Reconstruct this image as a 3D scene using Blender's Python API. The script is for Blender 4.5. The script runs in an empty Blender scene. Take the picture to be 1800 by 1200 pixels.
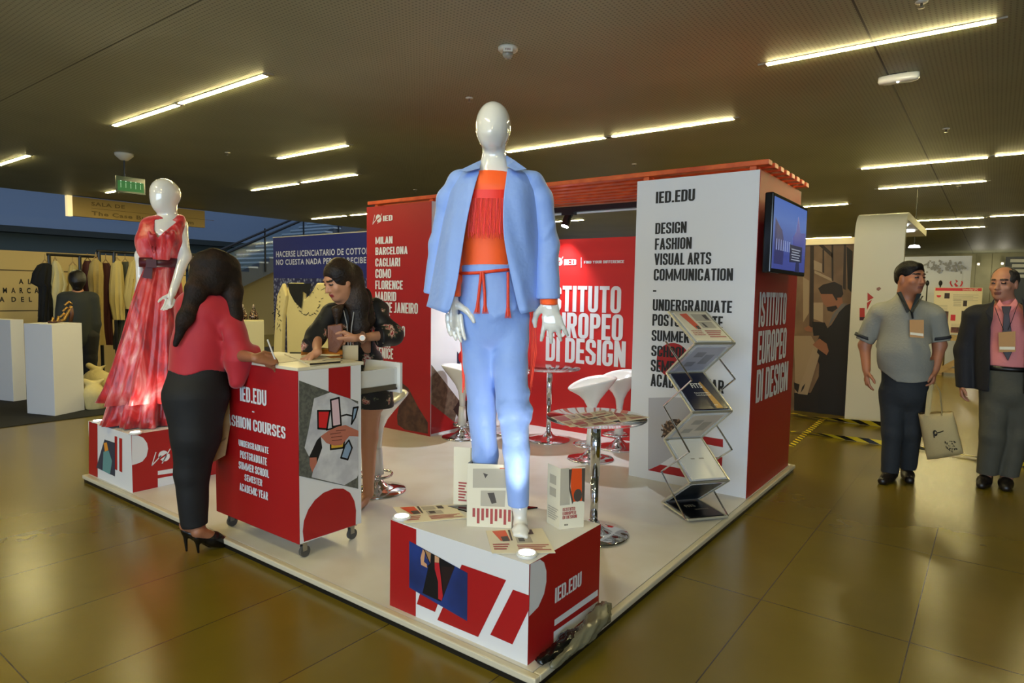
import bpy, bmesh, math, random
import numpy as np
from mathutils import Vector, Matrix
from mathutils.geometry import tessellate_polygon
random.seed(7); np.random.seed(7)
SC = bpy.context.scene; COL = SC.collection
PI = math.pi

# ---------------------------------------------------------------- camera, world, exposure
CAMLOC = np.array([1.26144, -1.86264, 1.46044]); FPX = 1132.7606
YAW, PIT, ROL = 2.212275, -0.076323, 0.015795
CP = math.cos(PIT)
_f = np.array([CP*math.cos(YAW), CP*math.sin(YAW), math.sin(PIT)])
_r = np.array([math.sin(YAW), -math.cos(YAW), 0.]); _u = np.cross(_r, _f)
CR = _r*math.cos(ROL) + _u*math.sin(ROL); CU = -_r*math.sin(ROL) + _u*math.cos(ROL); CF = _f
cam = bpy.data.cameras.new('camera'); camo = bpy.data.objects.new('camera', cam); COL.objects.link(camo)
camo.matrix_world = Matrix(((CR[0], CU[0], -CF[0], CAMLOC[0]), (CR[1], CU[1], -CF[1], CAMLOC[1]), (CR[2], CU[2], -CF[2], CAMLOC[2]), (0, 0, 0, 1)))
cam.sensor_width = 36; cam.sensor_fit = 'HORIZONTAL'; cam.lens = 36*FPX/1800; cam.clip_start = .02; cam.clip_end = 200
SC.camera = camo
SC.view_settings.view_transform = 'Standard'; SC.view_settings.look = 'None'
SC.view_settings.gamma = 1; SC.view_settings.use_curve_mapping = False
SC.view_settings.exposure = 0.0
SC.cycles.max_bounces = 8; SC.cycles.sample_clamp_indirect = 6

WORLD_COL = (.56, .72, 1.0); WORLD_STR = .7
STRIP_COL = (1.0, .84, .38); STRIP_STR = 165
w = bpy.data.worlds.new('daylight'); SC.world = w; w.use_nodes = True
bgn = w.node_tree.nodes['Background']; bgn.inputs[0].default_value = (*WORLD_COL, 1); bgn.inputs[1].default_value = WORLD_STR

def lamp(name, kind, loc, power, color, **kw):
    l = bpy.data.lights.new(name, kind); l.energy = power; l.color = color
    for k, v in kw.items():
        if k not in ('aim', 'parent'): setattr(l, k, v)
    o = bpy.data.objects.new(name, l); COL.objects.link(o); o.location = loc
    if 'aim' in kw:
        d = Vector(kw['aim']) - Vector(loc); o.rotation_euler = d.to_track_quat('-Z', 'Y').to_euler()
    return o
# daylight coming in through the glazed front of the hall, behind the photographer
lamp('window_daylight', 'AREA', (3.0, -8.0, 2.0), 560, (.60, .78, 1.0), shape='RECTANGLE', size=9, size_y=2.6, aim=(-1.5, 1.5, 1.0))

# ---------------------------------------------------------------- projection helpers
def ray(x, y): return CF + CR*(x-900)/FPX - CU*(y-600)/FPX
def on(x, y, p, n):
    d = ray(x, y); n = np.array(n, float); return CAMLOC + d*(((np.array(p, float)-CAMLOC) @ n)/(d @ n))
def az(x, y, z): return on(x, y, (0, 0, z), (0, 0, 1))
def ay(x, y, Y): return on(x, y, (0, Y, 0), (0, 1, 0))
def ax(x, y, X): return on(x, y, (X, 0, 0), (1, 0, 0))
class Fig:                                              # a standing frame: origin on the ground, R to the right, F to the front
    def __init__(s, g, yaw=None):
        s.g = np.array(g, float); n = CAMLOC - s.g; n[2] = 0; s.F = n/np.linalg.norm(n)
        s.R = np.array([-s.F[1], s.F[0], 0.]); s.Z = np.array([0, 0, 1.])
    def __call__(s, px, py, d=0.): return on(px, py, s.g + s.F*d, s.F)
    def at(s, u, d, z): return s.g*np.array([1, 1, 0]) + s.R*u + s.F*d + s.Z*z

# ---------------------------------------------------------------- materials
def lin(c):
    c = [x/255 for x in c]; return tuple((x/12.92 if x <= .04045 else ((x+.055)/1.055)**2.4) for x in c)
MATS = {}
def mat(name, rgb=(200, 200, 200), rough=.5, metal=0., emit=None, es=0., alpha=None, trans=0., noise=None, bump=None, spec=None, sheen=0., coat=0., ior=None):
    """rgb in 0..255; noise=(scale, rgb2, lo, hi, detail); bump=(scale, strength)"""
    if name in MATS: return MATS[name]
    m = bpy.data.materials.new(name); m.use_nodes = True; nt = m.node_tree; b = nt.nodes['Principled BSDF']
    b.inputs['Base Color'].default_value = (*lin(rgb), 1); b.inputs['Roughness'].default_value = rough; b.inputs['Metallic'].default_value = metal
    if emit: b.inputs['Emission Color'].default_value = (*emit, 1); b.inputs['Emission Strength'].default_value = es
    if trans: b.inputs['Transmission Weight'].default_value = trans
    if alpha is not None: b.inputs['Alpha'].default_value = alpha
    if spec is not None: b.inputs['Specular IOR Level'].default_value = spec
    if sheen: b.inputs['Sheen Weight'].default_value = sheen
    if coat: b.inputs['Coat Weight'].default_value = coat; b.inputs['Coat Roughness'].default_value = .05
    if ior: b.inputs['IOR'].default_value = ior
    tc = nt.nodes.new('ShaderNodeTexCoord')
    if noise:
        n = nt.nodes.new('ShaderNodeTexNoise'); n.inputs['Scale'].default_value = noise[0]; n.inputs['Detail'].default_value = noise[4] if len(noise) > 4 else 3
        r = nt.nodes.new('ShaderNodeValToRGB'); r.color_ramp.elements[0].position = noise[2]; r.color_ramp.elements[1].position = noise[3]
        r.color_ramp.elements[0].color = (*lin(rgb), 1); r.color_ramp.elements[1].color = (*lin(noise[1]), 1)
        nt.links.new(tc.outputs['Object'], n.inputs['Vector']); nt.links.new(n.outputs[0], r.inputs[0]); nt.links.new(r.outputs[0], b.inputs['Base Color'])
    if bump:
        n2 = nt.nodes.new('ShaderNodeTexNoise'); n2.inputs['Scale'].default_value = bump[0]; n2.inputs['Detail'].default_value = 3
        bp = nt.nodes.new('ShaderNodeBump'); bp.inputs['Strength'].default_value = bump[1]; bp.inputs['Distance'].default_value = .02
        nt.links.new(tc.outputs['Object'], n2.inputs['Vector']); nt.links.new(n2.outputs[0], bp.inputs['Height']); nt.links.new(bp.outputs[0], b.inputs['Normal'])
    MATS[name] = m; return m

RED = mat('red_print', (158, 14, 18), .45); WHITE = mat('white_print', (214, 214, 216), .45); BLACK = mat('black_print', (14, 14, 16), .5)
GLOSSW = mat('white_gloss', (222, 221, 216), .12, coat=.6); CHROME = mat('chrome', (215, 215, 215), .06, 1.0); STEEL = mat('brushed_steel', (170, 168, 160), .28, 1.0)
DARKP = mat('dark_plastic', (16, 16, 17), .35); BLKMETAL = mat('black_metal', (12, 12, 13), .4)
SKIN = mat('skin', (176, 122, 92), .5); SKINW = mat('skin_pale', (205, 150, 118), .5); HAIR = mat('dark_hair', (20, 15, 12), .42, bump=(90, .25))
PAPER = mat('paper', (222, 214, 190), .55); WOODO = mat('orange_wood', (214, 92, 38), .35, noise=(9, (184, 66, 26), .35, .65))
PALEWOOD = mat('pale_wood', (186, 156, 98), .5, noise=(7, (160, 128, 76), .35, .65))
GLASS = mat('clear_glass', (225, 240, 236), .02, trans=1.0, ior=1.45)

# ---------------------------------------------------------------- mesh builder
ORG = {}
def root_org(p): return ORG.get(p.name, np.zeros(3)) if p is not None else np.zeros(3)
class MB:
    def __init__(s): s.v = []; s.f = []; s.m = []; s.n = 0; s.mi = 0
    def add(s, vs, fs, mi=None):
        vs = [tuple(map(float, q)) for q in vs]; s.v += vs; k = s.n
        s.f += [tuple(i+k for i in f) for f in fs]; s.m += [s.mi if mi is None else mi]*len(fs); s.n += len(vs); return s
    def box(s, lo, hi, mi=None):
        x0, y0, z0 = lo; x1, y1, z1 = hi
        return s.add([(x0,y0,z0),(x1,y0,z0),(x1,y1,z0),(x0,y1,z0),(x0,y0,z1),(x1,y0,z1),(x1,y1,z1),(x0,y1,z1)],
                     [(0,3,2,1),(4,5,6,7),(0,1,5,4),(1,2,6,5),(2,3,7,6),(3,0,4,7)], mi)
    def obox(s, c, ax_, half, mi=None):                  # oriented box: centre, three axes, half sizes
        c = np.array(c, float); A = [np.array(a, float) for a in ax_]; A = [a/np.linalg.norm(a) for a in A]
        vs = [c + A[0]*half[0]*i + A[1]*half[1]*j + A[2]*half[2]*k for k in (-1, 1) for i, j in ((-1,-1),(1,-1),(1,1),(-1,1))]
        return s.add(vs, [(0,3,2,1),(4,5,6,7),(0,1,5,4),(1,2,6,5),(2,3,7,6),(3,0,4,7)], mi)
    def slab(s, quad, n, t, mi=None):                    # thick polygon: points, normal, thickness behind
        q = [np.array(p, float) for p in quad]; n = np.array(n, float); n = n/np.linalg.norm(n); k = len(q)
        vs = q + [p - n*t for p in q]
        tri = tessellate_polygon([[Vector(p) for p in q]])
        fs = [tuple(t_) for t_ in tri] + [tuple(i+k for i in t_[::-1]) for t_ in tri] + [(i, i+k, (i+1) % k + k, (i+1) % k) for i in range(k)]
        return s.add(vs, fs, mi)
    def poly(s, pts, mi=None):
        q = [Vector(tuple(map(float, p))) for p in pts]; tri = tessellate_polygon([q]); return s.add(q, [tuple(t) for t in tri], mi)
    def grid(s, rows, closed=False, mi=None, cap=False):
        nr, nc = len(rows), len(rows[0]); vs = [p for r in rows for p in r]; fs = []
        for i in range(nr-1):
            for j in range(nc if closed else nc-1):
                j2 = (j+1) % nc; fs.append((i*nc+j, i*nc+j2, (i+1)*nc+j2, (i+1)*nc+j))
        if cap and closed: fs += [tuple(range(nc))[::-1], tuple((nr-1)*nc+j for j in range(nc))]
        return s.add(vs, fs, mi)
    def tube(s, pts, r, n=10, mi=None, cap=True, flat=1., up=None):
        P = [np.array(p, float) for p in pts]; R = r if hasattr(r, '__len__') else [r]*len(P); rows = []; e1 = None
        for i, p in enumerate(P):
            t = P[min(i+1, len(P)-1)] - P[max(i-1, 0)]; t = t/(np.linalg.norm(t)+1e-9)
            if e1 is None: e1 = np.cross(t, (0, 0, 1.) if abs(t[2]) < .9 else (1., 0, 0)) if up is None else np.array(up, float)
            e1 = e1 - t*(e1 @ t); e1 = e1/(np.linalg.norm(e1)+1e-9); e2 = np.cross(t, e1)
            rows.append([p + (e1*math.cos(2*PI*k/n) + e2*flat*math.sin(2*PI*k/n))*R[i] for k in range(n)])
        return s.grid(rows, True, mi, cap)
    def lathe(s, prof, c=(0, 0, 0), n=40, mi=None, cap=True):
        rows = [[(c[0]+r*math.cos(2*PI*k/n), c[1]+r*math.sin(2*PI*k/n), c[2]+z) for k in range(n)] for r, z in prof]
        return s.grid(rows, True, mi, cap)
    def ball(s, c, r, n=14, mi=None, ax_=((1,0,0),(0,1,0),(0,0,1))):
        r = r if hasattr(r, '__len__') else (r, r, r); rows = []; c = np.array(c, float); A = [np.array(a, float) for a in ax_]
        for i in range(n//2+1):
            th = PI*i/(n//2); q = max(math.sin(th), 1e-3)
            rows.append([c + A[0]*r[0]*q*math.cos(2*PI*k/n) + A[1]*r[1]*q*math.sin(2*PI*k/n) + A[2]*r[2]*math.cos(th) for k in range(n)])
        return s.grid(rows[::-1], True, mi, True)
    def build(s, name, mats, parent=None, smooth=False, bevel=0., fix=True, label=None):
        if not isinstance(mats, (list, tuple)): mats = [mats]
        me = bpy.data.meshes.new(name); o_ = root_org(parent)
        me.from_pydata([tuple(np.array(v)-o_) for v in s.v], [], s.f)
        for m in mats: me.materials.append(m)
        me.polygons.foreach_set('material_index', s.m)
        if fix:
            bm = bmesh.new(); bm.from_mesh(me); bmesh.ops.recalc_face_normals(bm, faces=bm.faces); bm.to_mesh(me); bm.free()
        if smooth: me.shade_smooth()
        me.update(); ob = bpy.data.objects.new(name, me); COL.objects.link(ob)
        if parent is not None: ob.parent = parent; ORG[ob.name] = o_
        if bevel:
            b = ob.modifiers.new('bevel', 'BEVEL'); b.width = bevel; b.segments = 2; b.limit_method = 'ANGLE'
        if label: ob['label'] = label
        return ob
def autosmooth(o, ang=35):
    o.data.shade_smooth()
    a = o.data.attributes.get('sharp_edge') or o.data.attributes.new('sharp_edge', 'BOOLEAN', 'EDGE')
    bm = bmesh.new(); bm.from_mesh(o.data); bm.edges.ensure_lookup_table()
    sh = [len(e.link_faces) != 2 or e.calc_face_angle(0) > math.radians(ang) for e in bm.edges]; bm.free()
    a.data.foreach_set('value', sh); return o
def thing(name, label, cat, loc=(0, 0, 0), group=None, world=True, rz=0.):
    o = bpy.data.objects.new(name, None); COL.objects.link(o); o.location = tuple(map(float, loc)); o.rotation_euler = (0, 0, rz); o.empty_display_size = .1
    o['label'] = label; o['category'] = cat
    if group: o['group'] = group
    ORG[o.name] = np.array(loc, float) if world else np.zeros(3)
    return o
def tag(o, label, cat, group=None, kind=None):
    if kind: o['kind'] = kind
    if label: o['label'] = label
    if cat: o['category'] = cat
    if group: o['group'] = group
    return o
def struct(o): o['kind'] = 'structure'; return o
def dup(root, loc, rz=None, label=None, group=None):
    r = root.copy(); COL.objects.link(r); r.location = tuple(map(float, loc))
    if rz is not None: r.rotation_euler = (0, 0, rz)
    if label: r['label'] = label
    if group: r['group'] = group
    for ch in list(root.children):
        c = ch.copy(); COL.objects.link(c); c.parent = r
        for g in list(ch.children):
            d = g.copy(); COL.objects.link(d); d.parent = c
    return r

# ---------------------------------------------------------------- lettering and prints on flat panels
_TC = {}
def text_geo(s, bold=.035):
    if (s, bold) in _TC: return _TC[(s, bold)]
    cu = bpy.data.curves.new('t', 'FONT'); cu.body = s; cu.offset = bold; cu.space_character = 1.12; cu.resolution_u = 3; cu.size = 1
    o = bpy.data.objects.new('t', cu); COL.objects.link(o)
    dg = bpy.context.evaluated_depsgraph_get(); me = o.evaluated_get(dg).to_mesh()
    V = np.array([tuple(v.co)[:2] for v in me.vertices]); F = [tuple(p.vertices) for p in me.polygons]
    o.evaluated_get(dg).to_mesh_clear(); bpy.data.objects.remove(o); bpy.data.curves.remove(cu)
    lo, hi = V.min(0), V.max(0); V = (V-lo)/(hi-lo); _TC[(s, bold)] = (V, F); return V, F
def _glyphs():
    W, t, h, r = .47, .182, .142, .2; G = {}
    def R(a, b, c, d): return [(a, b), (c, b), (c, d), (a, d)]
    def D(x0, y0, x1, y1, k=t): return [(x0-k/2, y0), (x0+k/2, y0), (x1+k/2, y1), (x1-k/2, y1)]
    def Q(cx, cy, a0, ro=r, tt=t, hh=h):                 # quarter ring, a0 = start angle
        A = [a0+PI/2*k/7 for k in range(8)]; return [(cx+ro*math.cos(a), cy+ro*math.sin(a)) for a in A]+[(cx+(ro-tt)*math.cos(a), cy+(ro-hh)*math.sin(a)) for a in A[::-1]]
    TL, TR, BL, BR = Q(r, 1-r, PI/2), Q(W-r, 1-r, 0), Q(r, r, PI), Q(W-r, r, 3*PI/2)
    top, bot = R(r, 1-h, W-r, 1), R(r, 0, W-r, h); lv, rv = R(0, 0, t, 1), R(W-t, 0, W, 1)
    G['O'] = (W, [TL, TR, BL, BR, top, bot, R(0, r, t, 1-r), R(W-t, r, W, 1-r)]); G['Q'] = (W, G['O'][1]+[D(W*.62, .2, W*.95, -.06, .14)])
    G['C'] = (W, [TL, TR, BL, BR, top, bot, R(0, r, t, 1-r), R(W-t, .64, W, 1-r), R(W-t, r, W, .36)])
    G['G'] = (W, [TL, TR, BL, BR, top, bot, R(0, r, t, 1-r), R(W-t, .66, W, 1-r), R(W-t, r, W, .5), R(W*.52, .5-h, W, .5)])
    G['S'] = (W, [TL, TR, BL, BR, top, bot, R(W-t, .68, W, 1-r), R(0, .68, t, 1-r), [(0, .70), (t, .70), (t, .64), (W, .42), (W, .30), (W-t, .30), (W-t, .36), (0, .58)], R(W-t, r, W, .34), R(0, r, t, .32)])
    G['D'] = (W, [lv, TR, BR, R(t, 1-h, W-r, 1), R(t, 0, W-r, h), R(W-t, r, W, 1-r)]); G['U'] = (W, [BL, BR, bot, R(0, r, t, 1), R(W-t, r, W, 1)]); G['J'] = (W*.8, [Q(W*.8-r, r, 3*PI/2), R(0, 0, W*.8-r, h), R(W*.8-t, r, W*.8, 1)])
    bw = [TR, Q(W-r, .42+r, 3*PI/2), R(t, 1-h, W-r, 1), R(t, .42, W-r, .42+h), R(W-t, .42+r, W, 1-r)]
    G['P'] = (W, [lv]+bw); G['R'] = (W+.01, [lv]+bw+[D(W*.56, .46, W-.07, 0)])
    q = .17; G['B'] = (W, [lv, Q(W-q, 1-q, 0, q), Q(W-q, .46+q, 3*PI/2, q), Q(W-q, .54-q, 0, q), Q(W-q, q, 3*PI/2, q), R(t, 1-h, W-q, 1), R(t, .54-h, W-q, .46+h), R(t, 0, W-q, h), R(W-t, .46+q, W, 1-q), R(W-t, q, W, .54-q)])
    e = W*.84; G['E'] = (e, [lv, R(t, 1-h, e, 1), R(t, 0, e, h), R(t, .5-h/2, e*.93, .5+h/2)]); G['F'] = (e, [lv, R(t, 1-h, e, 1), R(t, .46-h/2, e*.93, .46+h/2)]); G['L'] = (e, [lv, R(t, 0, e, h)]); G['I'] = (t, [lv]); G['H'] = (W, [lv, rv, R(t, .5-h/2, W-t, .5+h/2)])
    w = W*.95; G['T'] = (w, [R(0, 1-h, w, 1), R(w/2-t/2, 0, w/2+t/2, 1-h)]); G['N'] = (W+.03, [lv, R(W+.03-t, 0, W+.03, 1), D(t*.55, 1, W+.03-t*.55, 0)])
    m = .68; G['M'] = (m, [R(0, 0, t*.92, 1), R(m-t*.92, 0, m, 1), D(t*.5, 1, m/2, .12, .13), D(m-t*.5, 1, m/2, .12, .13)]); a = .52
    G['A'] = (a, [D(t/2, 0, a/2, 1), D(a-t/2, 0, a/2, 1), R(a*.28, .2, a*.72, .2+h*.9)]); G['V'] = (a, [D(t/2, 1, a/2, 0), D(a-t/2, 1, a/2, 0)]); G['Y'] = (a, [D(t/2, 1, a/2, .42), D(a-t/2, 1, a/2, .42), R(a/2-t/2, 0, a/2+t/2, .44)])
    G['K'] = (W+.02, [lv, D(t*.9, .38, W-.06, 1), D(t*1.5, .55, W-.05, 0)]); G['X'] = (a, [D(t/2, 0, a-t/2, 1), D(t/2, 1, a-t/2, 0)]); G['Z'] = (e, [R(0, 1-h, e, 1), R(0, 0, e, h), D(t/2, h, e-t/2, 1-h)]); z = .72
    G['W'] = (z, [D(t/2, 1, z*.27, 0, .14), D(z/2, 1, z*.27, 0, .13), D(z/2, 1, z*.73, 0, .13), D(z-t/2, 1, z*.73, 0, .14)]); G['.'] = (t, [R(0, 0, t, h*1.1)]); G['-'] = (.26, [R(0, .36, .26, .36+h)]); return G
GLY = _glyphs()
def cond_geo(st, track=.056):
    x = 0; V = []; F = []; ZO = []
    for c in st:
        if c == ' ': x += .2; continue
        w, ps = GLY[c]
        for j, p in enumerate(ps):
            k = len(V); V += [(x+a, b) for a, b in p]; ZO += [.00016*((j*2+len(ZO) % 2) % 7)]*len(p); n = len(p)
            F += [tuple(k+i for i in t_) for t_ in tessellate_polygon([[Vector((a, b, 0)) for a, b in p]])]
        x += w+track
    V = np.array(V); lo, hi = V.min(0), V.max(0); lo[1], hi[1] = min(lo[1], 0), max(hi[1], 1) if st != '-' else hi[1]
    if st == '-': lo[1] = V[:, 1].min()
    return np.column_stack([(V-lo)/(hi-lo), ZO]), F
def letters(pl, par, m, lines, off=.003, bold=.06, uv=False):
    for s, bl, tr in lines:
        a, c = (np.array(bl), np.array(tr)) if uv else (pl.uv(pl.w(*bl)), pl.uv(pl.w(*tr))); V, F = cond_geo(s)
        MB().add([pl.pt(*(a+(c-a)*q[:2]), off+q[2]) for q in V], F).build('lettering', m, par, fix=False)
def shapes(pl, par, m, name, polys, off=.001, uv=False):
    for q in polys: b = MB(); pl.poly(b, q, off, 0, uv); b.build(name, m, par)
class Plane:                                             # a real flat face: point, normal, in-plane axes
    def __init__(s, p, n, U=None):
        s.p = np.array(p, float); s.n = np.array(n, float); s.n /= np.linalg.norm(s.n)
        s.V = np.array([0, 0, 1.]); s.U = np.cross(s.V, s.n) if U is None else np.array(U, float)
        if U is not None: s.U /= np.linalg.norm(s.U); s.V = np.cross(s.n, s.U)
    def w(s, px, py, off=0.): return on(px, py, s.p, s.n) + s.n*off
    def uv(s, q): q = np.array(q)-s.p; return np.array([q @ s.U, q @ s.V])
    zmin = zmax = None
    def clamp(s, q):
        q = np.array(q)
        if s.zmin is not None: q[2] = min(max(q[2], s.zmin), s.zmax)
        return q
    def pt(s, u, v, off=0.): return s.p + s.U*u + s.V*v + s.n*off
    def text(s, mb, st, bl, tr, off=.002, bold=.03, mi=None, uv=False):
        a, b = (bl, tr) if uv else (s.uv(s.w(*bl)), s.uv(s.w(*tr)))
        V, F = text_geo(st, bold); a = np.array(a); b = np.array(b)
        return mb.add([s.pt(*(a+(b-a)*q), off) for q in V], F, mi)
    def poly(s, mb, pts, off=.001, mi=None, uv=False):
        q = [s.pt(*p, off) for p in pts] if uv else [s.w(*p, off) for p in pts]; return mb.poly([s.clamp(p) for p in q], mi)
    def disc(s, mb, c, rx, rz, off=.001, mi=None, n=40, a0=0., a1=2*PI, rot=0.):
        ct = s.uv(s.w(*c)); ca, sa = math.cos(rot), math.sin(rot); P = []
        for k in range(n):
            a = a0+(a1-a0)*k/(n if abs(a1-a0-2*PI) < 1e-6 else n-1); x, y = rx*math.cos(a), rz*math.sin(a); P.append((ct[0]+x*ca-y*sa, ct[1]+x*sa+y*ca))
        return s.poly(mb, P, off, mi, True)
    def line(s, mb, pts, wd, off=.001, mi=None, uv=False):
        Q = [np.array(p, float) if uv else s.uv(s.w(*p)) for p in pts]
        for a, b in zip(Q, Q[1:]):
            t = (b-a)/(np.linalg.norm(b-a)+1e-9); nn = np.array([-t[1], t[0]])*wd/2
            s.poly(mb, [a-nn-t*wd*.3, b-nn+t*wd*.3, b+nn+t*wd*.3, a+nn-t*wd*.3], off, mi, True)
        return mb
    def logo(s, mb, a, b, off=.002, mi=None, bg=None):   # slanted stroke, leaf shaped disc with a slash
        a, b = s.uv(s.w(*a)), s.uv(s.w(*b)); W, H = b-a
        c = a + np.array([W*.66, H*.56]); r1, r2 = W*.30, H*.40
        for sg in (1, -1):
            P = []
            for k in range(17):
                t = PI*k/16 + (0 if sg > 0 else PI); x, y = r1*.98*math.cos(t), r2*math.sin(t)
                P.append(c + np.array([x*.78 - y*.45*r1/r2 , y*.85 + x*.42*r2/r1]) + np.array([-.035*W, .05*H])*sg)
            s.poly(mb, P, off, mi, True)
        s.line(mb, [a+np.array([W*.02, 0]), a+np.array([W*.24, H*.95])], W*.05, off, mi, True)
        s.line(mb, [a+np.array([W*.02, 0]), a+np.array([W*.5, H*.62])], W*.06, off, mi, True)
        s.line(mb, [a+np.array([W*.55, H*.02]), a+np.array([W*.98, H*1.02])], W*.05, off, mi, True)
        return mb
# ---------------------------------------------------------------- the hall
HC = 3.3; T = .055
def N(nt, kind, **kw):
    n = nt.nodes.new(kind)
    for k, v in kw.items(): setattr(n, k, v)
    return n
def floor_mat():
    m = mat('stone_tile', (120, 100, 62), .2); nt = m.node_tree; b = nt.nodes['Principled BSDF']
    tc = N(nt, 'ShaderNodeTexCoord'); mp = N(nt, 'ShaderNodeMapping'); mp.inputs['Location'].default_value = (-.44, -.09, 0)
    br = N(nt, 'ShaderNodeTexBrick', offset=0.); br.inputs['Scale'].default_value = 1; br.inputs['Brick Width'].default_value = .613; br.inputs['Row Height'].default_value = 1.19
    br.inputs['Mortar Size'].default_value = .0028; br.inputs['Mortar Smooth'].default_value = .1; br.inputs['Bias'].default_value = 0
    br.inputs['Color1'].default_value = (*lin((112, 96, 28)), 1); br.inputs['Color2'].default_value = (*lin((104, 89, 24)), 1); br.inputs['Mortar'].default_value = (*lin((66, 54, 30)), 1)
    n = N(nt, 'ShaderNodeTexNoise'); n.inputs['Scale'].default_value = 2.5; n.inputs['Detail'].default_value = 3; n.inputs['Roughness'].default_value = .6
    mx = N(nt, 'ShaderNodeMixRGB', blend_type='MULTIPLY'); mx.inputs[0].default_value = .28
    r = N(nt, 'ShaderNodeValToRGB'); r.color_ramp.elements[0].position = .3; r.color_ramp.elements[1].position = .75; r.color_ramp.elements[0].color = (.55, .55, .55, 1); r.color_ramp.elements[1].color = (1.1, 1.1, 1.1, 1)
    r2 = N(nt, 'ShaderNodeMapRange'); r2.inputs['To Min'].default_value = .24; r2.inputs['To Max'].default_value = .27
    L = nt.links.new; L(tc.outputs['Object'], mp.inputs[0]); L(mp.outputs[0], br.inputs['Vector']); L(tc.outputs['Object'], n.inputs['Vector']); L(n.outputs[0], r.inputs[0])
    L(br.outputs[0], mx.inputs[1]); L(r.outputs[0], mx.inputs[2]); L(mx.outputs[0], b.inputs['Base Color']); b.inputs['Roughness'].default_value = .25
    return m
def ceil_mat():
    m = mat('perforated_ceiling', (150, 134, 104), .5); nt = m.node_tree; b = nt.nodes['Principled BSDF']; L = nt.links.new
    tc = N(nt, 'ShaderNodeTexCoord'); sx = N(nt, 'ShaderNodeSeparateXYZ'); L(tc.outputs['Object'], sx.inputs[0])
    def mth(op, a, b_=None):
        q = N(nt, 'ShaderNodeMath', operation=op)
        for i, v in enumerate((a, b_)):
            if v is None: continue
            if isinstance(v, (int, float)): q.inputs[i].default_value = v
            else: L(v, q.inputs[i])
        return q.outputs[0]
    def cell(o, s): return mth('SUBTRACT', mth('FRACT', mth('MULTIPLY', o, 1/s)), .5)
    d = mth('SQRT', mth('ADD', mth('POWER', cell(sx.outputs[0], .032), 2), mth('POWER', cell(sx.outputs[1], .032), 2)))
    hole = mth('LESS_THAN', d, .22)
    xs_, ys_ = az(1570, 150, HC)[0], az(175, 90, HC)[1]
    sxx = mth('LESS_THAN', mth('ABSOLUTE', mth('SUBTRACT', sx.outputs[0], xs_)), .007)
    syy = mth('LESS_THAN', mth('ABSOLUTE', mth('SUBTRACT', sx.outputs[1], ys_)), .006)
    n = N(nt, 'ShaderNodeTexNoise'); n.inputs['Scale'].default_value = .9; L(tc.outputs['Object'], n.inputs['Vector'])
    r = N(nt, 'ShaderNodeValToRGB'); r.color_ramp.elements[0].color = (*lin((136, 138, 116)), 1); r.color_ramp.elements[1].color = (*lin((166, 168, 142)), 1); L(n.outputs[0], r.inputs[0])
    mx = N(nt, 'ShaderNodeMixRGB'); L(mth('MAXIMUM', mth('MAXIMUM', sxx, mth('MULTIPLY', syy, .8)), mth('MULTIPLY', hole, .5)), mx.inputs[0]); L(r.outputs[0], mx.inputs[1]); mx.inputs[2].default_value = (.006, .006, .005, 1)
    L(mx.outputs[0], b.inputs['Base Color']); return m
struct(MB().box((-24, -11, -.1), (11, 31, 0)).build('floor', floor_mat()))
struct(MB().box((-14.1, -11, HC), (11, 31, HC+.25)).build('ceiling', ceil_mat()))
ATR = mat('atrium_wall_daylit', (124, 140, 160), .7)  # the blue cast of the daylight is put into the wall colour
xw = -20.
zb = [ax(0, q, xw)[2] for q in (397, 408)]
struct(MB().box((xw-.2, -12, 0), (xw, 31, 8)).build('wall_left', ATR))
struct(MB().box((xw, -12, zb[1]), (xw+.5, 31, zb[0])).build('trim_1', mat('dark_beam', (30, 40, 38), .6)))
struct(MB().box((xw+.05, -12, 0), (xw+.1, 31, zb[1])).build('trim_2', mat('atrium_lower_wall', (70, 84, 84), .7)))
def slat_wall(name, lo, hi):
    m = mat('ribbed_green_wall', (156, 150, 112), .6, noise=(1.2, (132, 128, 92), .35, .65)); b = MB().box(lo, hi); x = lo[0]
    while x < hi[0]: b.box((x, lo[1]-.04, 0), (x+.5, lo[1], HC)); x += .52
    return struct(b.build(name, m))
slat_wall('wall_back', (-14, 30, 0), (11, 30.2, HC))
struct(MB().box((10.8, -11, 0), (11, 30, HC)).build('bounce_wall_right', mat('plain_wall', (120, 112, 92), .7)))  # unseen wall, added to bounce light back into the hall
struct(MB().box((-13.2, -6, .0), (-6.76, 12, .008)).build('floor_black_carpet', mat('black_carpet', (13, 13, 13), .95, bump=(300, .4))))

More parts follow.
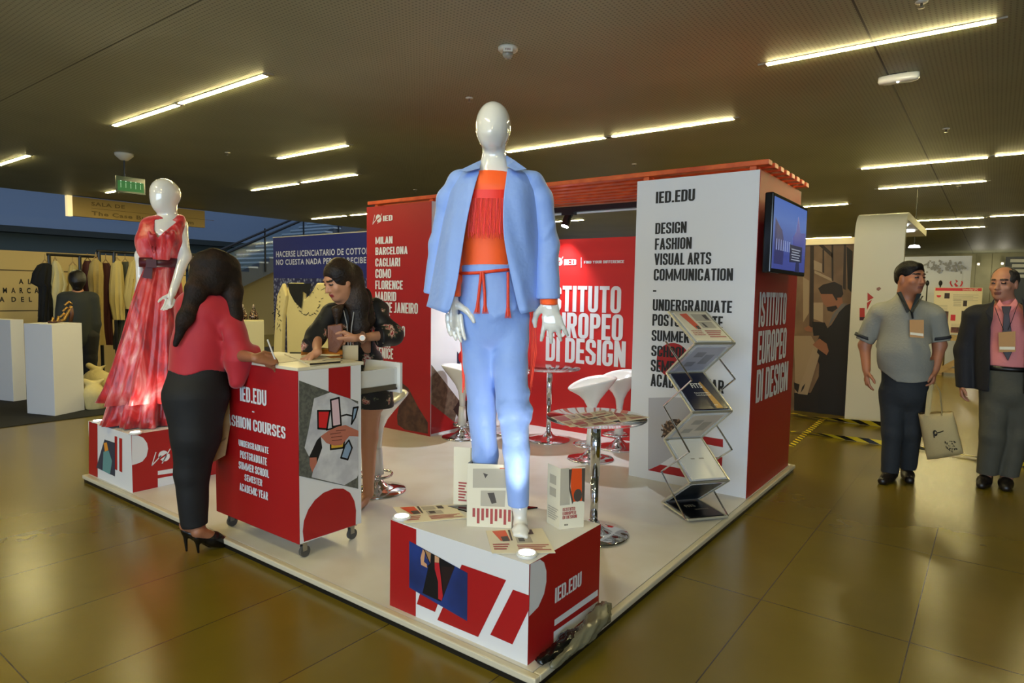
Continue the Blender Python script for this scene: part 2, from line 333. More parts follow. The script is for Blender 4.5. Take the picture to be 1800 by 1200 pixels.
# ---------------------------------------------------------------- ceiling lights
STRIP = mat('led_strip', (255, 240, 200), .4, emit=STRIP_COL, es=STRIP_STR); FRAME = mat('lamp_frame', (150, 142, 120), .4)
def ceil_light(x0, x1, y, label, group=None):
    t = thing('ceiling_light', label, 'ceiling light', ((x0+x1)/2, y, HC), group)
    MB().box((x0+.012, y-.019, HC-.010), (x1-.012, y+.019, HC-.002)).build('diffuser', STRIP, t)
    b = MB()
    for lo, hi in (((x0-.05, y-.034, HC-.012), (x0+.012, y+.034, HC)), ((x1-.012, y-.034, HC-.012), (x1+.05, y+.034, HC)), ((x0, y-.034, HC-.004), (x1, y-.025, HC)), ((x0, y+.025, HC-.004), (x1, y+.034, HC))): b.box(lo, hi)
    b.build('frame', FRAME, t); return t
LL = 1.47
for a, b, lab in [((1345, 112), (1755, 35), 'long thin ceiling light nearest the camera at upper right'),
    (None, (1066, 241), 'ceiling light strip running behind the white mannequin head'), ((1074, 239), (1293, 208), 'ceiling light strip continuing to the right of the mannequin head'),
    ((1513, 296), (1738, 276), 'ceiling light strip above and right of the wall screen'), ((1748, 273), None, 'ceiling light strip cut off by the right picture edge, in line with a longer one'),
    ((1543, 331), (1735, 318), 'single ceiling light strip just below the pair at right'), ((200, 220), (316, 183), 'near half of the bright ceiling light pair at upper left, its left strip'),
    ((316, 181), (470, 131), 'right strip of the bright ceiling light pair at upper left'), ((490, 278), (612, 254), 'single ceiling light strip between the two mannequins'),
    ((443, 334), (526, 322), 'left strip of the light pair above the blue banner'), ((530, 320), (630, 306), 'right strip of the light pair above the blue banner'),
    ((547, 384), (612, 379), 'small far ceiling light strip left of the red city panel'), ((617, 378), None, 'far ceiling light strip half hidden behind the red city panel'),
    (None, (52, 272), 'ceiling light strip cut off by the left picture edge'), (None, (1492, 358), 'ceiling light strip emerging from behind the wall screen'),
    ((1605, 388), (1730, 382), 'far ceiling light strip right of the curved white canopy'), ((1740, 380), None, 'far ceiling light strip at the right picture edge behind the man in navy'),
    ((1618, 403), (1732, 398), 'farthest ceiling light strip at right, touching the canopy tip'), ((183, 338), (240, 330), 'small ceiling light strip crossing in front of the exit sign'),
    (None, (1063, 366), 'ceiling light strip seen below the slatted roof beside the spotlight'), (None, (1027, 386), 'short far light strip seen behind the black spotlight'),
    ((1395, 420), (1497, 416), 'far ceiling light strip above the photo mural')]:
    A = az(*a, HC) if a else None; B = az(*b, HC) if b else None
    if A is None: A = B - np.array([LL, 0, 0])
    if B is None: B = A + np.array([LL, 0, 0])
    ceil_light(A[0], B[0], (A[1]+B[1])/2, lab)
for x in (-4.6, -1.2, 2.2):  # extra strips added out of view for illumination and reflections
    for y in (-1.6, -4.4): ceil_light(x, x+1.47, y, 'added ceiling light strip behind the photographer', 'added ceiling lights behind the photographer')

for px, py in ((800, 374), (880, 370), (812, 391), (880, 388), (830, 405), (890, 403)):  # unseen strips added to brighten the far ceiling
    A = az(px, py, HC); ceil_light(A[0], A[0]+LL, A[1], 'added far ceiling light strip hidden behind the blue suited mannequin', 'added far lights behind the mannequin')
for px, py in ((1150, 372), (1260, 366), (1170, 391), (1270, 387), (1200, 405), (1290, 402)):  # more added strips, out of sight, lighting the far zone
    A = az(px, py, HC); ceil_light(A[0], A[0]+LL, A[1], 'added far ceiling light strip hidden behind the white lettered tower', 'added far lights behind the white tower')
for q, lab, grp in ((ay(1720, 464, 29.6), 'added small white wall light high on the green wall, above the flame panel', None), (ay(1762, 463, 29.6), 'added small white wall light high on the green wall, above the man in navy', None)) + tuple((np.array([x, 29.6, 2.95]), 'added small wall light on the green back wall hidden behind the booths', 'added hidden back wall lights') for x in (-9., -6., -3.)):  # added wall wash lamps that brighten the far wall and ceiling
    t = thing('wall_wash_light', lab, 'added wall light', q, grp); MB().ball(q, (.035, .04, .035)).build('globe', mat('wall_wash_glow', (255, 255, 255), .4, emit=(1, .95, .8), es=8), t, True); MB().box(q+np.array([-.05, .03, -.06]), q+np.array([.05, .38, .06])).build('bracket', FRAME, t)
    lamp('wall_wash_lamp', 'POINT', q+np.array([0, -.7, -.5]), 14, (1, .93, .72), shadow_soft_size=.1)
# ceiling fittings
OFFW = mat('offwhite_plastic', (206, 200, 182), .4)
p = az(893, 84, HC)
t = thing('fire_alarm_beacon', 'round white fire beacon on the ceiling above the blue suited mannequin', 'fire alarm', p)
MB().lathe([(.001, 0), (.075, 0), (.075, -.018), (.06, -.03), (.001, -.03)], p, 32).build('base', OFFW, t, True)
MB().lathe([(.001, -.03), (.04, -.03), (.042, -.055), (.03, -.075), (.001, -.082)], p, 24).build('lens', mat('beacon_lens', (190, 190, 180), .08, trans=.6), t, True)
F = Fig((p[0], p[1], 0)); q = p + F.F*.066 - np.array([0, 0, .034])
lp = MB().obox(q, (F.R, F.F, F.Z), (.034, .003, .017)).build('label_plate', OFFW, t)
b = MB(); Plane(q+F.F*.0035, F.F, F.R).text(b, 'FIRE', (-.02, -.007), (.02, .007), 0, uv=True); b.build('lettering', mat('plate_ink', (120, 60, 60), .5), lp)
p = az(1580, 130, HC)
t = thing('emergency_lamp', 'white oval emergency lamp on the ceiling at upper right', 'emergency lamp', p)
b = MB(); b.grid([[p + np.array([0, 0, -z]) + np.array([.15*r*math.copysign(abs(math.cos(a))**.6, math.cos(a)), .055*r*math.copysign(abs(math.sin(a))**.8, math.sin(a)), 0]) for a in np.linspace(0, 2*PI, 40, False)] for z, r in ((.012, 1), (.05, 1), (.065, .92), (.07, .7), (.07, .01))], True, cap=True)
b.build('housing', GLOSSW, t, True); MB().box(p+np.array([-.06, -.04, -.02]), p+np.array([.06, .04, 0])).build('bracket', DARKP, t)
MB().ball(p+np.array([.0, -.03, -.068]), .012).build('indicator', mat('indicator_led', (240, 250, 255), .2, emit=(.8, .9, 1), es=3), t, True)
spr = None
for px, py, lab in ((825, 172, 'ceiling sprinkler just left of the blue suited mannequin head'), (1115, 288, 'ceiling sprinkler above the tall white panel'), (1663, 226, 'ceiling sprinkler below the emergency lamp at right'), (400, 268, 'small ceiling sprinkler above the red dress, between the light strips'),
                    (1620, 3, 'sprinkler at the upper right edge of the picture'), (1685, 327, 'small sprinkler beside the single light strip at right'), (1413, 404, 'faint far sprinkler above the photo mural'), (730, 333, 'small sprinkler above the red city panel')):
    p = az(px, py, HC)
    if spr is None:
        spr = thing('ceiling_sprinkler', lab, 'sprinkler', p)
        MB().lathe([(.001, 0), (.036, 0), (.034, -.006), (.012, -.01), (.001, -.01)], p, 24).build('flange', OFFW, spr, True)
        MB().lathe([(.009, -.01), (.008, -.03), (.018, -.036), (.018, -.039), (.001, -.04)], p, 16).build('head', STEEL, spr, True)
    else: dup(spr, p, None, lab)
p = az(218, 270, HC)
t = thing('exit_sign', 'green glowing exit sign hung on a rod from a round ceiling plate', 'exit sign', p)
MB().lathe([(.001, 0), (.12, 0), (.115, -.03), (.05, -.09), (.001, -.095)], p, 30).build('ceiling_plate', OFFW, t, True)
q0 = ax(203, 308, p[0]); q1 = ax(255, 343, p[0])
MB().tube([p, (p[0], p[1], q0[2])], .012).build('rod', BLKMETAL, t)
sg = MB().box((p[0]-.012, q0[1], q1[2]), (p[0]+.012, q1[1], q0[2])).build('sign_plate', mat('sign_glass', (70, 90, 74), .15), t)
b = MB(); h = q0[2]-q1[2]; wd = q1[1]-q0[1]
b.box((p[0]+.0125, q0[1]+.05*wd, q1[2]+.1*h), (p[0]+.014, q1[1]-.05*wd, q0[2]-.28*h)); b.build('green_panel', mat('exit_green', (16, 110, 54), .4, emit=(.02, .45, .14), es=.10), sg)
b = MB()
for k in range(5):
    y = q0[1] + wd*(.14+.17*k); b.box((p[0]+.0142, y, q0[2]-.33*h), (p[0]+.016, y+.035*wd, q0[2]-.27*h)); b.box((p[0]+.0142, y+.01*wd, q1[2]+.3*h), (p[0]+.015, y+.02*wd, q0[2]-.4*h))
b.build('light_dots', mat('exit_white', (200, 240, 210), .4, emit=(.6, 1, .75), es=.5), sg)
y0, y1 = ax(127, 360, -14.)[1], ax(360, 380, -14.)[1]; zq = ax(127, 379, -14.)[2]
t = thing('hanging_direction_sign', 'wide beige lit sign board under the ceiling edge, behind the red dress mannequin', 'sign', (-14.05, y0, zq))
MB().box((-14.1, y0, zq), (-14.0, y1, HC-.02)).build('board', mat('sign_beige', (170, 140, 74), .5), t)
MB().box((-14.11, y0-.09, zq-.01), (-13.99, y0, HC-.01)).build('lit_edge', mat('sign_edge', (250, 225, 150), .5, emit=(1, .8, .4), es=.8), t)
b = MB(); P_ = Plane((-14.0, 0, 0), (1, 0, 0)); zz = HC-.02-zq
P_.text(b, 'SALA DE', (y0+.35, zq+zz*.62), (y0+1.0, zq+zz*.82), .003, uv=True); b.build('lettering', mat('sign_ink', (112, 90, 44), .6), t); b = MB(); P_.text(b, 'The Case Business Room', (y0+.35, zq+zz*.12), (y0+2.5, zq+zz*.34), .003, uv=True); b.build('lettering', mat('sign_ink'), t); b = MB()
b.box((-14.0, y0+.35, zq+zz*.47), (-13.996, y0+3., zq+zz*.49)); b.build('rule_line', mat('sign_ink'), t)
# staircase in the atrium
X0 = -16.5
t = thing('staircase', 'grey concrete staircase with glass balustrade rising behind the blue banner', 'staircase', ax(425, 503, X0))
a0, a1 = ax(400, 517, X0), ax(640, 400, X0); sl = (a1[2]-a0[2])/(a1[1]-a0[1]); L_ = 7.5
CONC = mat('concrete', (92, 98, 104), .7)
b = MB(); n_ = 22; dy = L_/n_; dz = dy*sl
prof = [(a0[1], a0[2])]
for i in range(n_): prof += [(a0[1]+dy*i, a0[2]+.35+dz*(i+1)), (a0[1]+dy*(i+1), a0[2]+.35+dz*(i+1))]
prof += [(a0[1]+L_, a0[2]+L_*sl)]
b.slab([(X0, y, z) for y, z in prof], (1, 0, 0), 2.4); b.build('flight', CONC, t)
b = MB()
for i in range(2, n_, 1): b.box((X0-2.38, a0[1]+dy*i-.03, a0[2]+.35+dz*(i+1)-.045), (X0+.02, a0[1]+dy*(i+1)-.06, a0[2]+.35+dz*(i+1)+.004))
b.build('treads', mat('pale_tread', (200, 210, 216), .5), t)
for i in range(3, n_, 4):
    y = a0[1]+dy*(i+.5); z = a0[2]+.35+dz*(i+1); MB().tube([(X0+.04, y, z-.3), (X0+.04, y, z+1.0)], .025, 8).build('baluster_post', BLKMETAL, t)
ya, yb = a0[1]-3.5, a0[1]+L_
for off in (1.0, .84): MB().tube([(X0+.04, ya, a0[2]+.35+off-3.5*sl), (X0+.04, yb, a0[2]+.35+off+L_*sl)], .035, 8).build('handrail', BLKMETAL, t)
MB().slab([(X0+.03, a0[1], a0[2]+.5), (X0+.03, yb, a0[2]+.5+L_*sl), (X0+.03, yb, a0[2]+1.25+L_*sl), (X0+.03, a0[1], a0[2]+1.25)], (1, 0, 0), .015).build('balustrade_glass', mat('smoked_glass', (120, 150, 170), .05, alpha=.25), t)
struct(MB().slab([(X0-.6, a0[1]-4, 0), (X0-.6, a0[1]+L_, 0), (X0-.6, a0[1]+L_, a0[2]-.1+L_*sl), (X0-.6, a0[1]-4, a0[2]-.1-4*sl if a0[2]-.1-4*sl > 0 else .2)], (1, 0, 0), .2).build('wall_under_stairs', mat('beige_plaster', (150, 138, 100), .7)))
# ---------------------------------------------------------------- the stand: platform, panels, roof
S9 = .9; PX0 = -4.106; PY1 = 3.83
t = thing('exhibition_platform', 'low white floor platform of the red stand with pale edging', 'platform', (-2, 2, 0))
MB().box((PX0+.01, .01, 0), (-.01, PY1-.02, .026)).build('plinth_base', DARKP, t)
MB().box((PX0+.035, .035, .026), (-.035, PY1, T)).build('deck', mat('white_vinyl', (206, 203, 196), .3, noise=(3, (196, 190, 178), .4, .7)), t)
ET = mat('pale_edging', (196, 188, 164), .35)
MB().box((PX0, 0, .026), (0, .034, T)).build('edge_trim', ET, t, bevel=.006); MB().box((-.034, .034, .026), (0, PY1, T)).build('edge_trim', ET, t, bevel=.006); MB().box((PX0, .034, .026), (PX0+.034, PY1, T)).build('edge_trim', ET, t, bevel=.006)

WZ = T+2.25; RX0, RX1, RY0, RY1 = -.945, -.0446, 2.636, 3.764
# white and red tower
t = thing('display_tower', 'tall stand tower with white lettered front and red side carrying a screen', 'display tower', ((RX0+RX1)/2, (RY0+RY1)/2, T))
MB().box((RX0, RY0+.004, T), (RX1-.004, RY1, WZ)).build('core', WHITE, t)
fp = MB().box((RX0, RY0, T), (RX1-.003, RY0+.004, WZ)).build('front_panel', WHITE, t)
sp = MB().box((RX1-.004, RY0, T), (RX1, RY1, WZ)).build('red_side_panel', RED, t)
P_ = Plane((0, RY0, 0), (0, -1, 0)); letters(P_, fp, BLACK, (('IED.EDU', (1152.9, 357.7), (1222.3, 331.4)), ('DESIGN', (1151.8, 411.5), (1207.6, 388.9)), ('FASHION', (1151.2, 439), (1216.6, 416.4)), ('VISUAL ARTS', (1150, 465.7), (1250.9, 443)),
    ('COMMUNICATION', (1149.2, 492.9), (1289.2, 471.3)), ('-', (1148, 512.7), (1154, 509.9)), ('UNDERGRADUATE', (1147.5, 545.6), (1287.5, 528.6)), ('POSTGRADUATE', (1146.8, 572), (1271.3, 556)),
    ('SUMMER', (1145.5, 598.7), (1212.7, 583)), ('SCHOOL', (1145, 625.3), (1207, 610.5)), ('SEMESTER', (1144, 652), (1226, 638)), ('ACADEMIC YEAR', (1143.6, 678), (1273.5, 668.5))), .003, .04)
b = MB(); P_.disc(b, (1183, 633), .128, .128); b.build('red_disc', RED, fp)
shapes(P_, fp, RED, 'red_stripe', (((1218, 776), (1233, 766), (1271, 772), (1271, 786)), ((1246, 804), (1270, 803), (1269, 819), (1252, 818)), ((1139, 826), (1161, 816), (1269, 838), (1268, 850), (1205, 839))))
b = MB(); P_.poly(b, ((1140, 699), (1183, 698), (1225, 700), (1222, 776), (1160, 816), (1139, 826)), .0007); b.build('grey_photo', mat('print_grey', (170, 168, 172), .5), fp)
b = MB(); c = P_.uv(P_.w(1188, 761))
for k in range(90):
    a = k*2.399; r = .105*math.sqrt(k/90); q = c + np.array([r*math.cos(a), r*math.sin(a)*1.05]); P_.line(b, [q, q+np.array([.02*math.cos(a*3), .02*math.sin(a*3)])], .012, .0016, k % 2, True)
P_.disc(b, (1188, 761), .1, .105, .0012, 0); b.build('printed_fuzzy_ball', [mat('print_brown', (70, 52, 40), .6), mat('print_tan', (140, 112, 88), .6)], fp)
P_ = Plane((RX1, 0, 0), (1, 0, 0)); letters(P_, sp, WHITE, (('ISTITUTO', (1332.3, 574.9), (1382.8, 514.7)), ('EUROPEO', (1330, 641.9), (1382.8, 575.4)), ('DI DESIGN', (1327.3, 708.7), (1385.4, 633.9))))
# red city tower
LX0, LX1, LY0 = -3.96, -3.044, 2.6
t = thing('display_tower', 'tall red stand tower listing city names with white printed inner side', 'display tower', ((LX0+LX1)/2, (LY0+RY1)/2, T))
MB().box((LX0, LY0+.004, T), (LX1-.004, RY1, WZ)).build('core', WHITE, t)
fp = MB().box((LX0, LY0, T), (LX1, LY0+.004, WZ)).build('red_front_panel', RED, t)
sp = MB().box((LX1-.004, LY0+.004, T), (LX1, RY1, WZ)).build('white_side_panel', WHITE, t)
P_ = Plane((0, LY0, 0), (0, -1, 0)); P_.zmin, P_.zmax = T+.001, WZ; letters(P_, fp, WHITE, (('IED', (673.6, 388.7), (690.4, 377.7)), ('MILAN', (660.3, 429), (690.4, 414.9)), ('BARCELONA', (660.3, 448), (717, 432.5)), ('CAGLIARI', (660.3, 468.5), (703.7, 452.9)), ('COMO', (660.3, 488.5), (687.7, 472.4)),
    ('FLORENCE', (660, 508), (708.4, 493)), ('MADRID', (660, 528), (697, 513)), ('RIO DE JANEIRO', (660, 548), (735, 532.7)), ('ROME', (660, 568), (685.7, 552.5)), ('SAO PAULO', (660, 588.5), (712.3, 573)),
    ('TURIN', (660, 608.5), (686.5, 592.5)), ('VENICE', (660, 628), (691.6, 612.5))), .003, .05)
b = MB(); P_.logo(b, (655, 394), (671.5, 376)); b.build('logo', WHITE, fp)
b = MB(); P_.poly(b, ((686, 655), (718, 682), (735, 715), (752, 742), (752, 762), (712, 755), (699, 746), (698, 730), (704, 700)), .001); b.build('printed_photo', mat('print_darkbrown', (62, 34, 26), .5, noise=(14, (96, 64, 46), .4, .7)), fp)
P_ = Plane((LX1, 0, 0), (1, 0, 0)); zq = lambda y, z: (y, z)
b = MB(); b.mi = 0; P_.poly(b, [(3.02, 1.05), (3.2, 1.05), (3.2, 1.42), (3.02, 1.42)], .001, 0, True)
P_.poly(b, [(LY0+.01, T+.7), (3.02, T+.3), (2.93, T+.02), (LY0+.01, T+.3)], .001, 1, True); P_.poly(b, [(LY0+.01, T+.32), (3.05, T+.02), (LY0+.01, T+.02)], .0012, 2, True)
P_.poly(b, [(2.93, T+.22), (3.1, T+.38), (3.22, T+.1), (3.1, T+.02)], .0014, 3, True)
for cu, cv, r in ((3.15, .62, .1), (3.07, .8, .07), (3.3, .5, .1), (3.12, .4, .06), (3.4, .75, .12)): P_.poly(b, [(cu+r*math.cos(a), cv+r*math.sin(a)) for a in np.linspace(0, 2*PI, 28, False)], .0015, 2, True)
P_.poly(b, [(2.98, .68), (2.98, .86), (3.06, .78)], .0013, 4, True); P_.poly(b, [(3.2, 1.05), (3.27, 1.05), (3.35, 1.42), (3.25, 1.5)], .001, 5, True)
b.build('printed_graphics', [mat('print_teal', (38, 122, 148), .5), mat('print_woodgrain', (112, 92, 74), .6, noise=(20, (84, 66, 52), .4, .6)), RED, mat('print_darkbrown2', (40, 28, 24), .5), mat('print_navy', (30, 36, 62), .5), mat('print_beige', (166, 146, 124), .5)], sp)
# red back wall
BY, BZ = 3.768, T+1.945; BY0 = 3.70
t = thing('back_panel', 'spotlit red back wall of the stand with large institute lettering', 'partition panel', (-2, BY0, T))
P0 = MB().box((LX1, BY0, T), (RX0, BY0+.06, BZ)).build('board', mat('red_print_spotlit', (196, 22, 20), .45), t)  # brighter than the other red prints: spotlight glow put into the colour
P_ = Plane((0, BY0, 0), (0, -1, 0))
letters(P_, P0, WHITE, (('IED', (992, 465.8), (1013.3, 455.3)), ('ISTITUTO', (962, 546), (1092.7, 503)), ('EUROPEO', (961, 590.7), (1095.9, 552.8)), ('DI DESIGN', (959.3, 633.3), (1100.7, 600))))
letters(P_, P0, WHITE, (('FIND YOUR DIFFERENCE', (1026.7, 463.2), (1097.5, 457)),), .003, .02)
b = MB(); P_.line(b, [(1022, 470), (1022, 452.5)], .008, .004); b.build('divider_line', WHITE, P0); b = MB(); P_.logo(b, (968, 469), (990, 452)); b.build('logo', WHITE, P0)
# slatted roof
for k in range(8):
    y = RY0+.0+k*.152
    o = MB().box((LX0-.03, y, WZ+.03), (RX1+.05, y+.085, WZ+.065)).build('roof_slat', WOODO, bevel=.004)
    tag(o, ['front', 'second', 'third', 'fourth', 'fifth', 'sixth', 'seventh', 'rearmost'][k] + ' orange timber slat of the stand roof, counted from the front', 'roof slat', 'timber slats of the stand roof')
for x, l in ((LX0+.06, 'outer timber bearer on top of the red city tower'), (LX1-.08, 'inner timber bearer on top of the red city tower'), (RX0+.04, 'inner timber bearer on top of the white lettered tower'), (RX1-.08, 'outer timber bearer on top of the white lettered tower')): tag(MB().box((x, RY0+.02, WZ), (x+.045, RY1-.02, WZ+.03)).build('roof_bearer', WOODO), l, 'roof bearer')
b = MB().box((LX1, 3.60, WZ-.05), (RX0, 3.66, WZ)); 
tag(b.build('lighting_rail', BLKMETAL), 'black lighting rail under the slatted roof between the two towers', 'lighting rail')
b = MB().box((LX1, 3.655, WZ-.066), (RX0, 3.675, WZ-.05)); tag(b.build('cable_duct', GLOSSW), 'thin white duct under the black lighting rail', 'cable duct')
q = ay(997, 386, 3.62)
t = thing('spotlight', 'black cylinder spotlight glowing white, hung from the rail of the stand', 'spotlight', q)
dr = np.array([-.12, -.35, -.93]); dr /= np.linalg.norm(dr); zt = WZ-.05
MB().box((q[0]-.05, 3.59, zt-.03), (q[0]+.09, 3.65, zt)).build('track_adapter', BLKMETAL, t)
MB().tube([(q[0]+.055, 3.62, zt-.02), (q[0]+.055, 3.62, q[2]+.03)], .008).build('arm', BLKMETAL, t)
MB().tube([q-dr*.075, q+dr*.07, q+dr*.072], [.04, .044, .036], 20).build('barrel', DARKP, t, False)
MB().tube([q+dr*.06, q+dr*.074], [.036, .036], 20).build('lens', mat('spot_lens', (255, 255, 255), .3, emit=(.86, .92, 1), es=30), t)
lamp('spotlight_beam', 'SPOT', q+dr*.09, 170, (.86, .92, 1.0), aim=q+dr, spot_size=2.0, spot_blend=.8, shadow_soft_size=.035)
# wall screen
scx = .07; F0 = (1, 0, 0)
c0, c1 = ax(1362, 337, scx), ax(1420, 366, scx); c3 = ax(1352, 483, scx); y0, y1 = (c0[1]+c3[1])/2, c1[1]; z1, z0 = (c0[2]+c1[2])/2, (c3[2]+ax(1418, 483, scx)[2])/2
t = thing('wall_screen', 'black framed wall screen on red tower side showing blue city view', 'screen', (scx, (y0+y1)/2, z0))
MB().box((scx-.055, y0, z0), (scx, y1, z1)).build('housing', mat('gloss_black', (8, 8, 9), .1), t, bevel=.008)
MB().box((RX1, (y0+y1)/2-.12, (z0+z1)/2-.12), (scx-.05, (y0+y1)/2+.12, (z0+z1)/2+.12)).build('wall_bracket', BLKMETAL, t)
m = mat('screen_picture', (10, 10, 14), .04, emit=(.16, .25, .85), es=.42)
nt = m.node_tree; bb = nt.nodes['Principled BSDF']; tc = N(nt, 'ShaderNodeTexCoord'); sx = N(nt, 'ShaderNodeSeparateXYZ'); rp = N(nt, 'ShaderNodeValToRGB')
mr = N(nt, 'ShaderNodeMapRange'); mr.inputs['From Min'].default_value = 0; mr.inputs['From Max'].default_value = z1-z0
nt.links.new(tc.outputs['Object'], sx.inputs[0]); nt.links.new(sx.outputs[2], mr.inputs[0]); nt.links.new(mr.outputs[0], rp.inputs[0]); nt.links.new(rp.outputs[0], bb.inputs['Emission Color'])
e = rp.color_ramp.elements; e[0].color = (.10, .13, .55, 1); e[1].color = (.17, .33, 1., 1); e.new(.25).color = (.12, .16, .6, 1); e.new(.45).color = (.22, .30, .75, 1); e.new(.7).color = (.26, .42, 1, 1)
sc_ = MB().box((scx, y0+.025, z0+.03), (scx+.002, y1-.025, z1-.025)).build('display', m, t)
P_ = Plane((scx+.002, 0, 0), (1, 0, 0)); W_, H_ = y1-y0, z1-z0; b = MB(); U = lambda u, v: (y0+W_*u, z0+H_*v)
P_.poly(b, [U(*q) for q in ((.06, .12), (.30, .12), (.32, .40), (.25, .56), (.16, .62), (.06, .7))], .001, 0, True); P_.poly(b, [U(*q) for q in ((.56, .35), (.95, .3), (.95, .62), (.78, .6), (.70, .83), (.65, .6), (.56, .52))], .001, 1, True)
for k in range(7): P_.poly(b, [U(*q) for q in ((.1+.06*k, .3), (.13+.06*k, .3), (.125+.06*k, .44), (.105+.06*k, .44))], .0013, 2, True)
P_.poly(b, [U(*q) for q in ((.48, .17), (.86, .19), (.86, .41), (.48, .41))], .0016, 3, True)
for k in range(5): P_.poly(b, [U(*q) for q in ((.53+.02*(k % 2), .36-.035*k), (.8-.03*(k % 2), .36-.035*k), (.8-.03*(k % 2), .345-.035*k), (.53+.02*(k % 2), .345-.035*k))], .002, 4, True)
P_.poly(b, [U(*q) for q in ((.66, .05), (.8, .05), (.78, .19), (.68, .19))], .0014, 5, True)
b.build('picture_shapes', [mat('scr_a', (20, 22, 60), .3, emit=(.03, .04, .2), es=.5), mat('scr_b', (20, 22, 60), .3, emit=(.07, .09, .42), es=.6), mat('scr_c', (20, 22, 60), .3, emit=(.4, .5, .9), es=.5), mat('scr_d', (12, 14, 30), .3, emit=(.02, .03, .1), es=.5), mat('scr_e', (120, 130, 160), .3, emit=(.5, .55, .7), es=.4), mat('scr_f', (12, 14, 30), .3, emit=(.02, .03, .14), es=.5)], sc_)
# ---------------------------------------------------------------- plinths and counter
def rect_plinth(lab, x0, x1, y0, y1, z0, z1):
    t = thing('display_plinth', lab, 'plinth', ((x0+x1)/2, (y0+y1)/2, z0))
    MB().box((x0, y0, z0), (x1, y1, z1)).build('body', WHITE, t); return t
LAMPGLOW = mat('puck_glow', (255, 250, 240), .3, emit=(1, .93, .80), es=26)
def puck(p, aim, power, lab, spot=1.6):
    t = thing('uplight_puck', lab, 'uplight', p); q = np.array(p)
    MB().lathe([(.001, 0), (.04, 0), (.042, .008), (.038, .014), (.033, .014), (.031, .009), (.001, .009)], q, 28).build('ring', GLOSSW, t, True)
    MB().lathe([(.001, .0095), (.03, .0095), (.028, .013), (.001, .015)], q, 24).build('lens', LAMPGLOW, t, True)
    lamp('uplight_beam', 'SPOT', q+np.array([0, 0, .022]), power, (1, .93, .80), aim=aim, spot_size=spot, spot_blend=.8, shadow_soft_size=.025)
MX0, MX1, MY0, MY1, MZ = -.8190, -.0734, .0539, .599, T+.3935
t = rect_plinth('red and white printed box plinth carrying the blue suited mannequin', MX0, MX1, MY0, MY1, T, MZ)
P_ = Plane((0, MY0, 0), (0, -1, 0)); P_.zmin, P_.zmax = T+.001, MZ; b = MB()
P_.poly(b, ((687, 912.5), (732, 930), (731, 1086), (685.5, 1069.5))); b.build('red_corner_band', RED, t)
shapes(P_, t, RED, 'red_stripe', (((812, 991.7), (890, 1019), (840.8, 1119), (769, 1089)), ((741, 1035), (774, 1050), (765, 1075), (733, 1061)), ((902, 1035.8), (930.5, 1046), (930, 1071), (901, 1132), (862, 1115))), .0012)
k6 = lambda *q: [(660+x/6, 880+y/6) for x, y in q]
b = MB(); P_.poly(b, ((719.8, 950), (822.4, 1006.4), (821.7, 1091), (719.8, 1032)), .002, 0)
P_.poly(b, k6((590, 548), (680, 596), (840, 690), (720, 1010), (690, 1060), (500, 970), (560, 700), (545, 690), (585, 655)), .0024, 1); P_.poly(b, k6((700, 690), (838, 700), (722, 1000)), .0026, 5)
P_.poly(b, k6((505, 505), (480, 600), (486, 672), (550, 704), (546, 665), (516, 640), (528, 540)), .0028, 2); P_.poly(b, k6((520, 512), (590, 550), (582, 655), (545, 600)), .0028, 3); P_.poly(b, k6((512, 508), (524, 512), (585, 660), (570, 650)), .003, 1)
P_.poly(b, k6((630, 572), (676, 597), (676, 650), (630, 646)), .003, 2); P_.poly(b, k6((628, 648), (676, 650), (692, 780), (716, 1000), (704, 1050), (668, 1030), (666, 850), (632, 720)), .0032, 4)
b.build('printed_photo', [mat('photo_blue', (34, 58, 128), .4, noise=(4, (24, 38, 84), .35, .65)), mat('photo_black', (12, 14, 20), .4), mat('photo_skin', (196, 146, 108), .5), mat('photo_skin2', (160, 120, 80), .5), mat('photo_red', (176, 30, 40), .4), mat('photo_dark', (34, 20, 22), .4)], t)
P_ = Plane((MX1, 0, 0), (1, 0, 0)); P_.zmin, P_.zmax = T+.001, MZ; b = MB(); yl, zl = MY0, T; h = MZ-T; wd = MY1-MY0
b.mi = 0; P_.poly(b, [(MY0, T), (MY1, T), (MY1, MZ), (MY0, MZ)], .0006, 0, True)
P_.poly(b, ((932, 991), (949, 983), (956, 988), (960, 1003), (960, 1022), (956, 1043), (946, 1066), (929.5, 1083)), .0012, 1)
for q in (((974.3, 1089), (1050.5, 1035.5), (1050.5, 1046), (974, 1100)), ((972.8, 1110), (1050.5, 1056), (1050.5, 1067), (972.5, 1140))): P_.poly(b, q, .0012, 1)
b.build('red_print', [RED, WHITE], t)
letters(P_, t, WHITE, (('IED.EDU', (974.3, 1060), (1021.5, 1003)),))
DX0, DX1, DY0, DY1, DZ = -4.083, -3.373, .046, .76, T+.401
t = rect_plinth('red and white printed box plinth under the red dress mannequin', DX0, DX1, DY0, DY1, T, DZ)
k6 = lambda *q: [(120+x/6, 700+y/6) for x, y in q]
P_ = Plane((0, DY0, 0), (0, -1, 0)); P_.zmin, P_.zmax = T+.001, DZ; shapes(P_, t, RED, 'red_stripe', (k6((219, 238), (309, 270), (312, 838), (219, 797)), k6((490, 397), (517, 402), (517, 757), (490, 745)), k6((538, 415), (570, 425), (570, 780), (540, 765))))
b = MB(); P_.poly(b, k6((385, 432), (495, 468), (495, 822), (298, 728)), .002, 0); P_.poly(b, k6((375, 560), (430, 550), (465, 660), (445, 800), (365, 760)), .0024, 1); P_.poly(b, k6((378, 470), (410, 462), (427, 545), (390, 560)), .0026, 2)
b.build('printed_photo', [mat('photo_slate', (44, 52, 72), .4), mat('photo_teal', (92, 140, 142), .4), mat('photo_orange', (214, 140, 42), .5)], t)
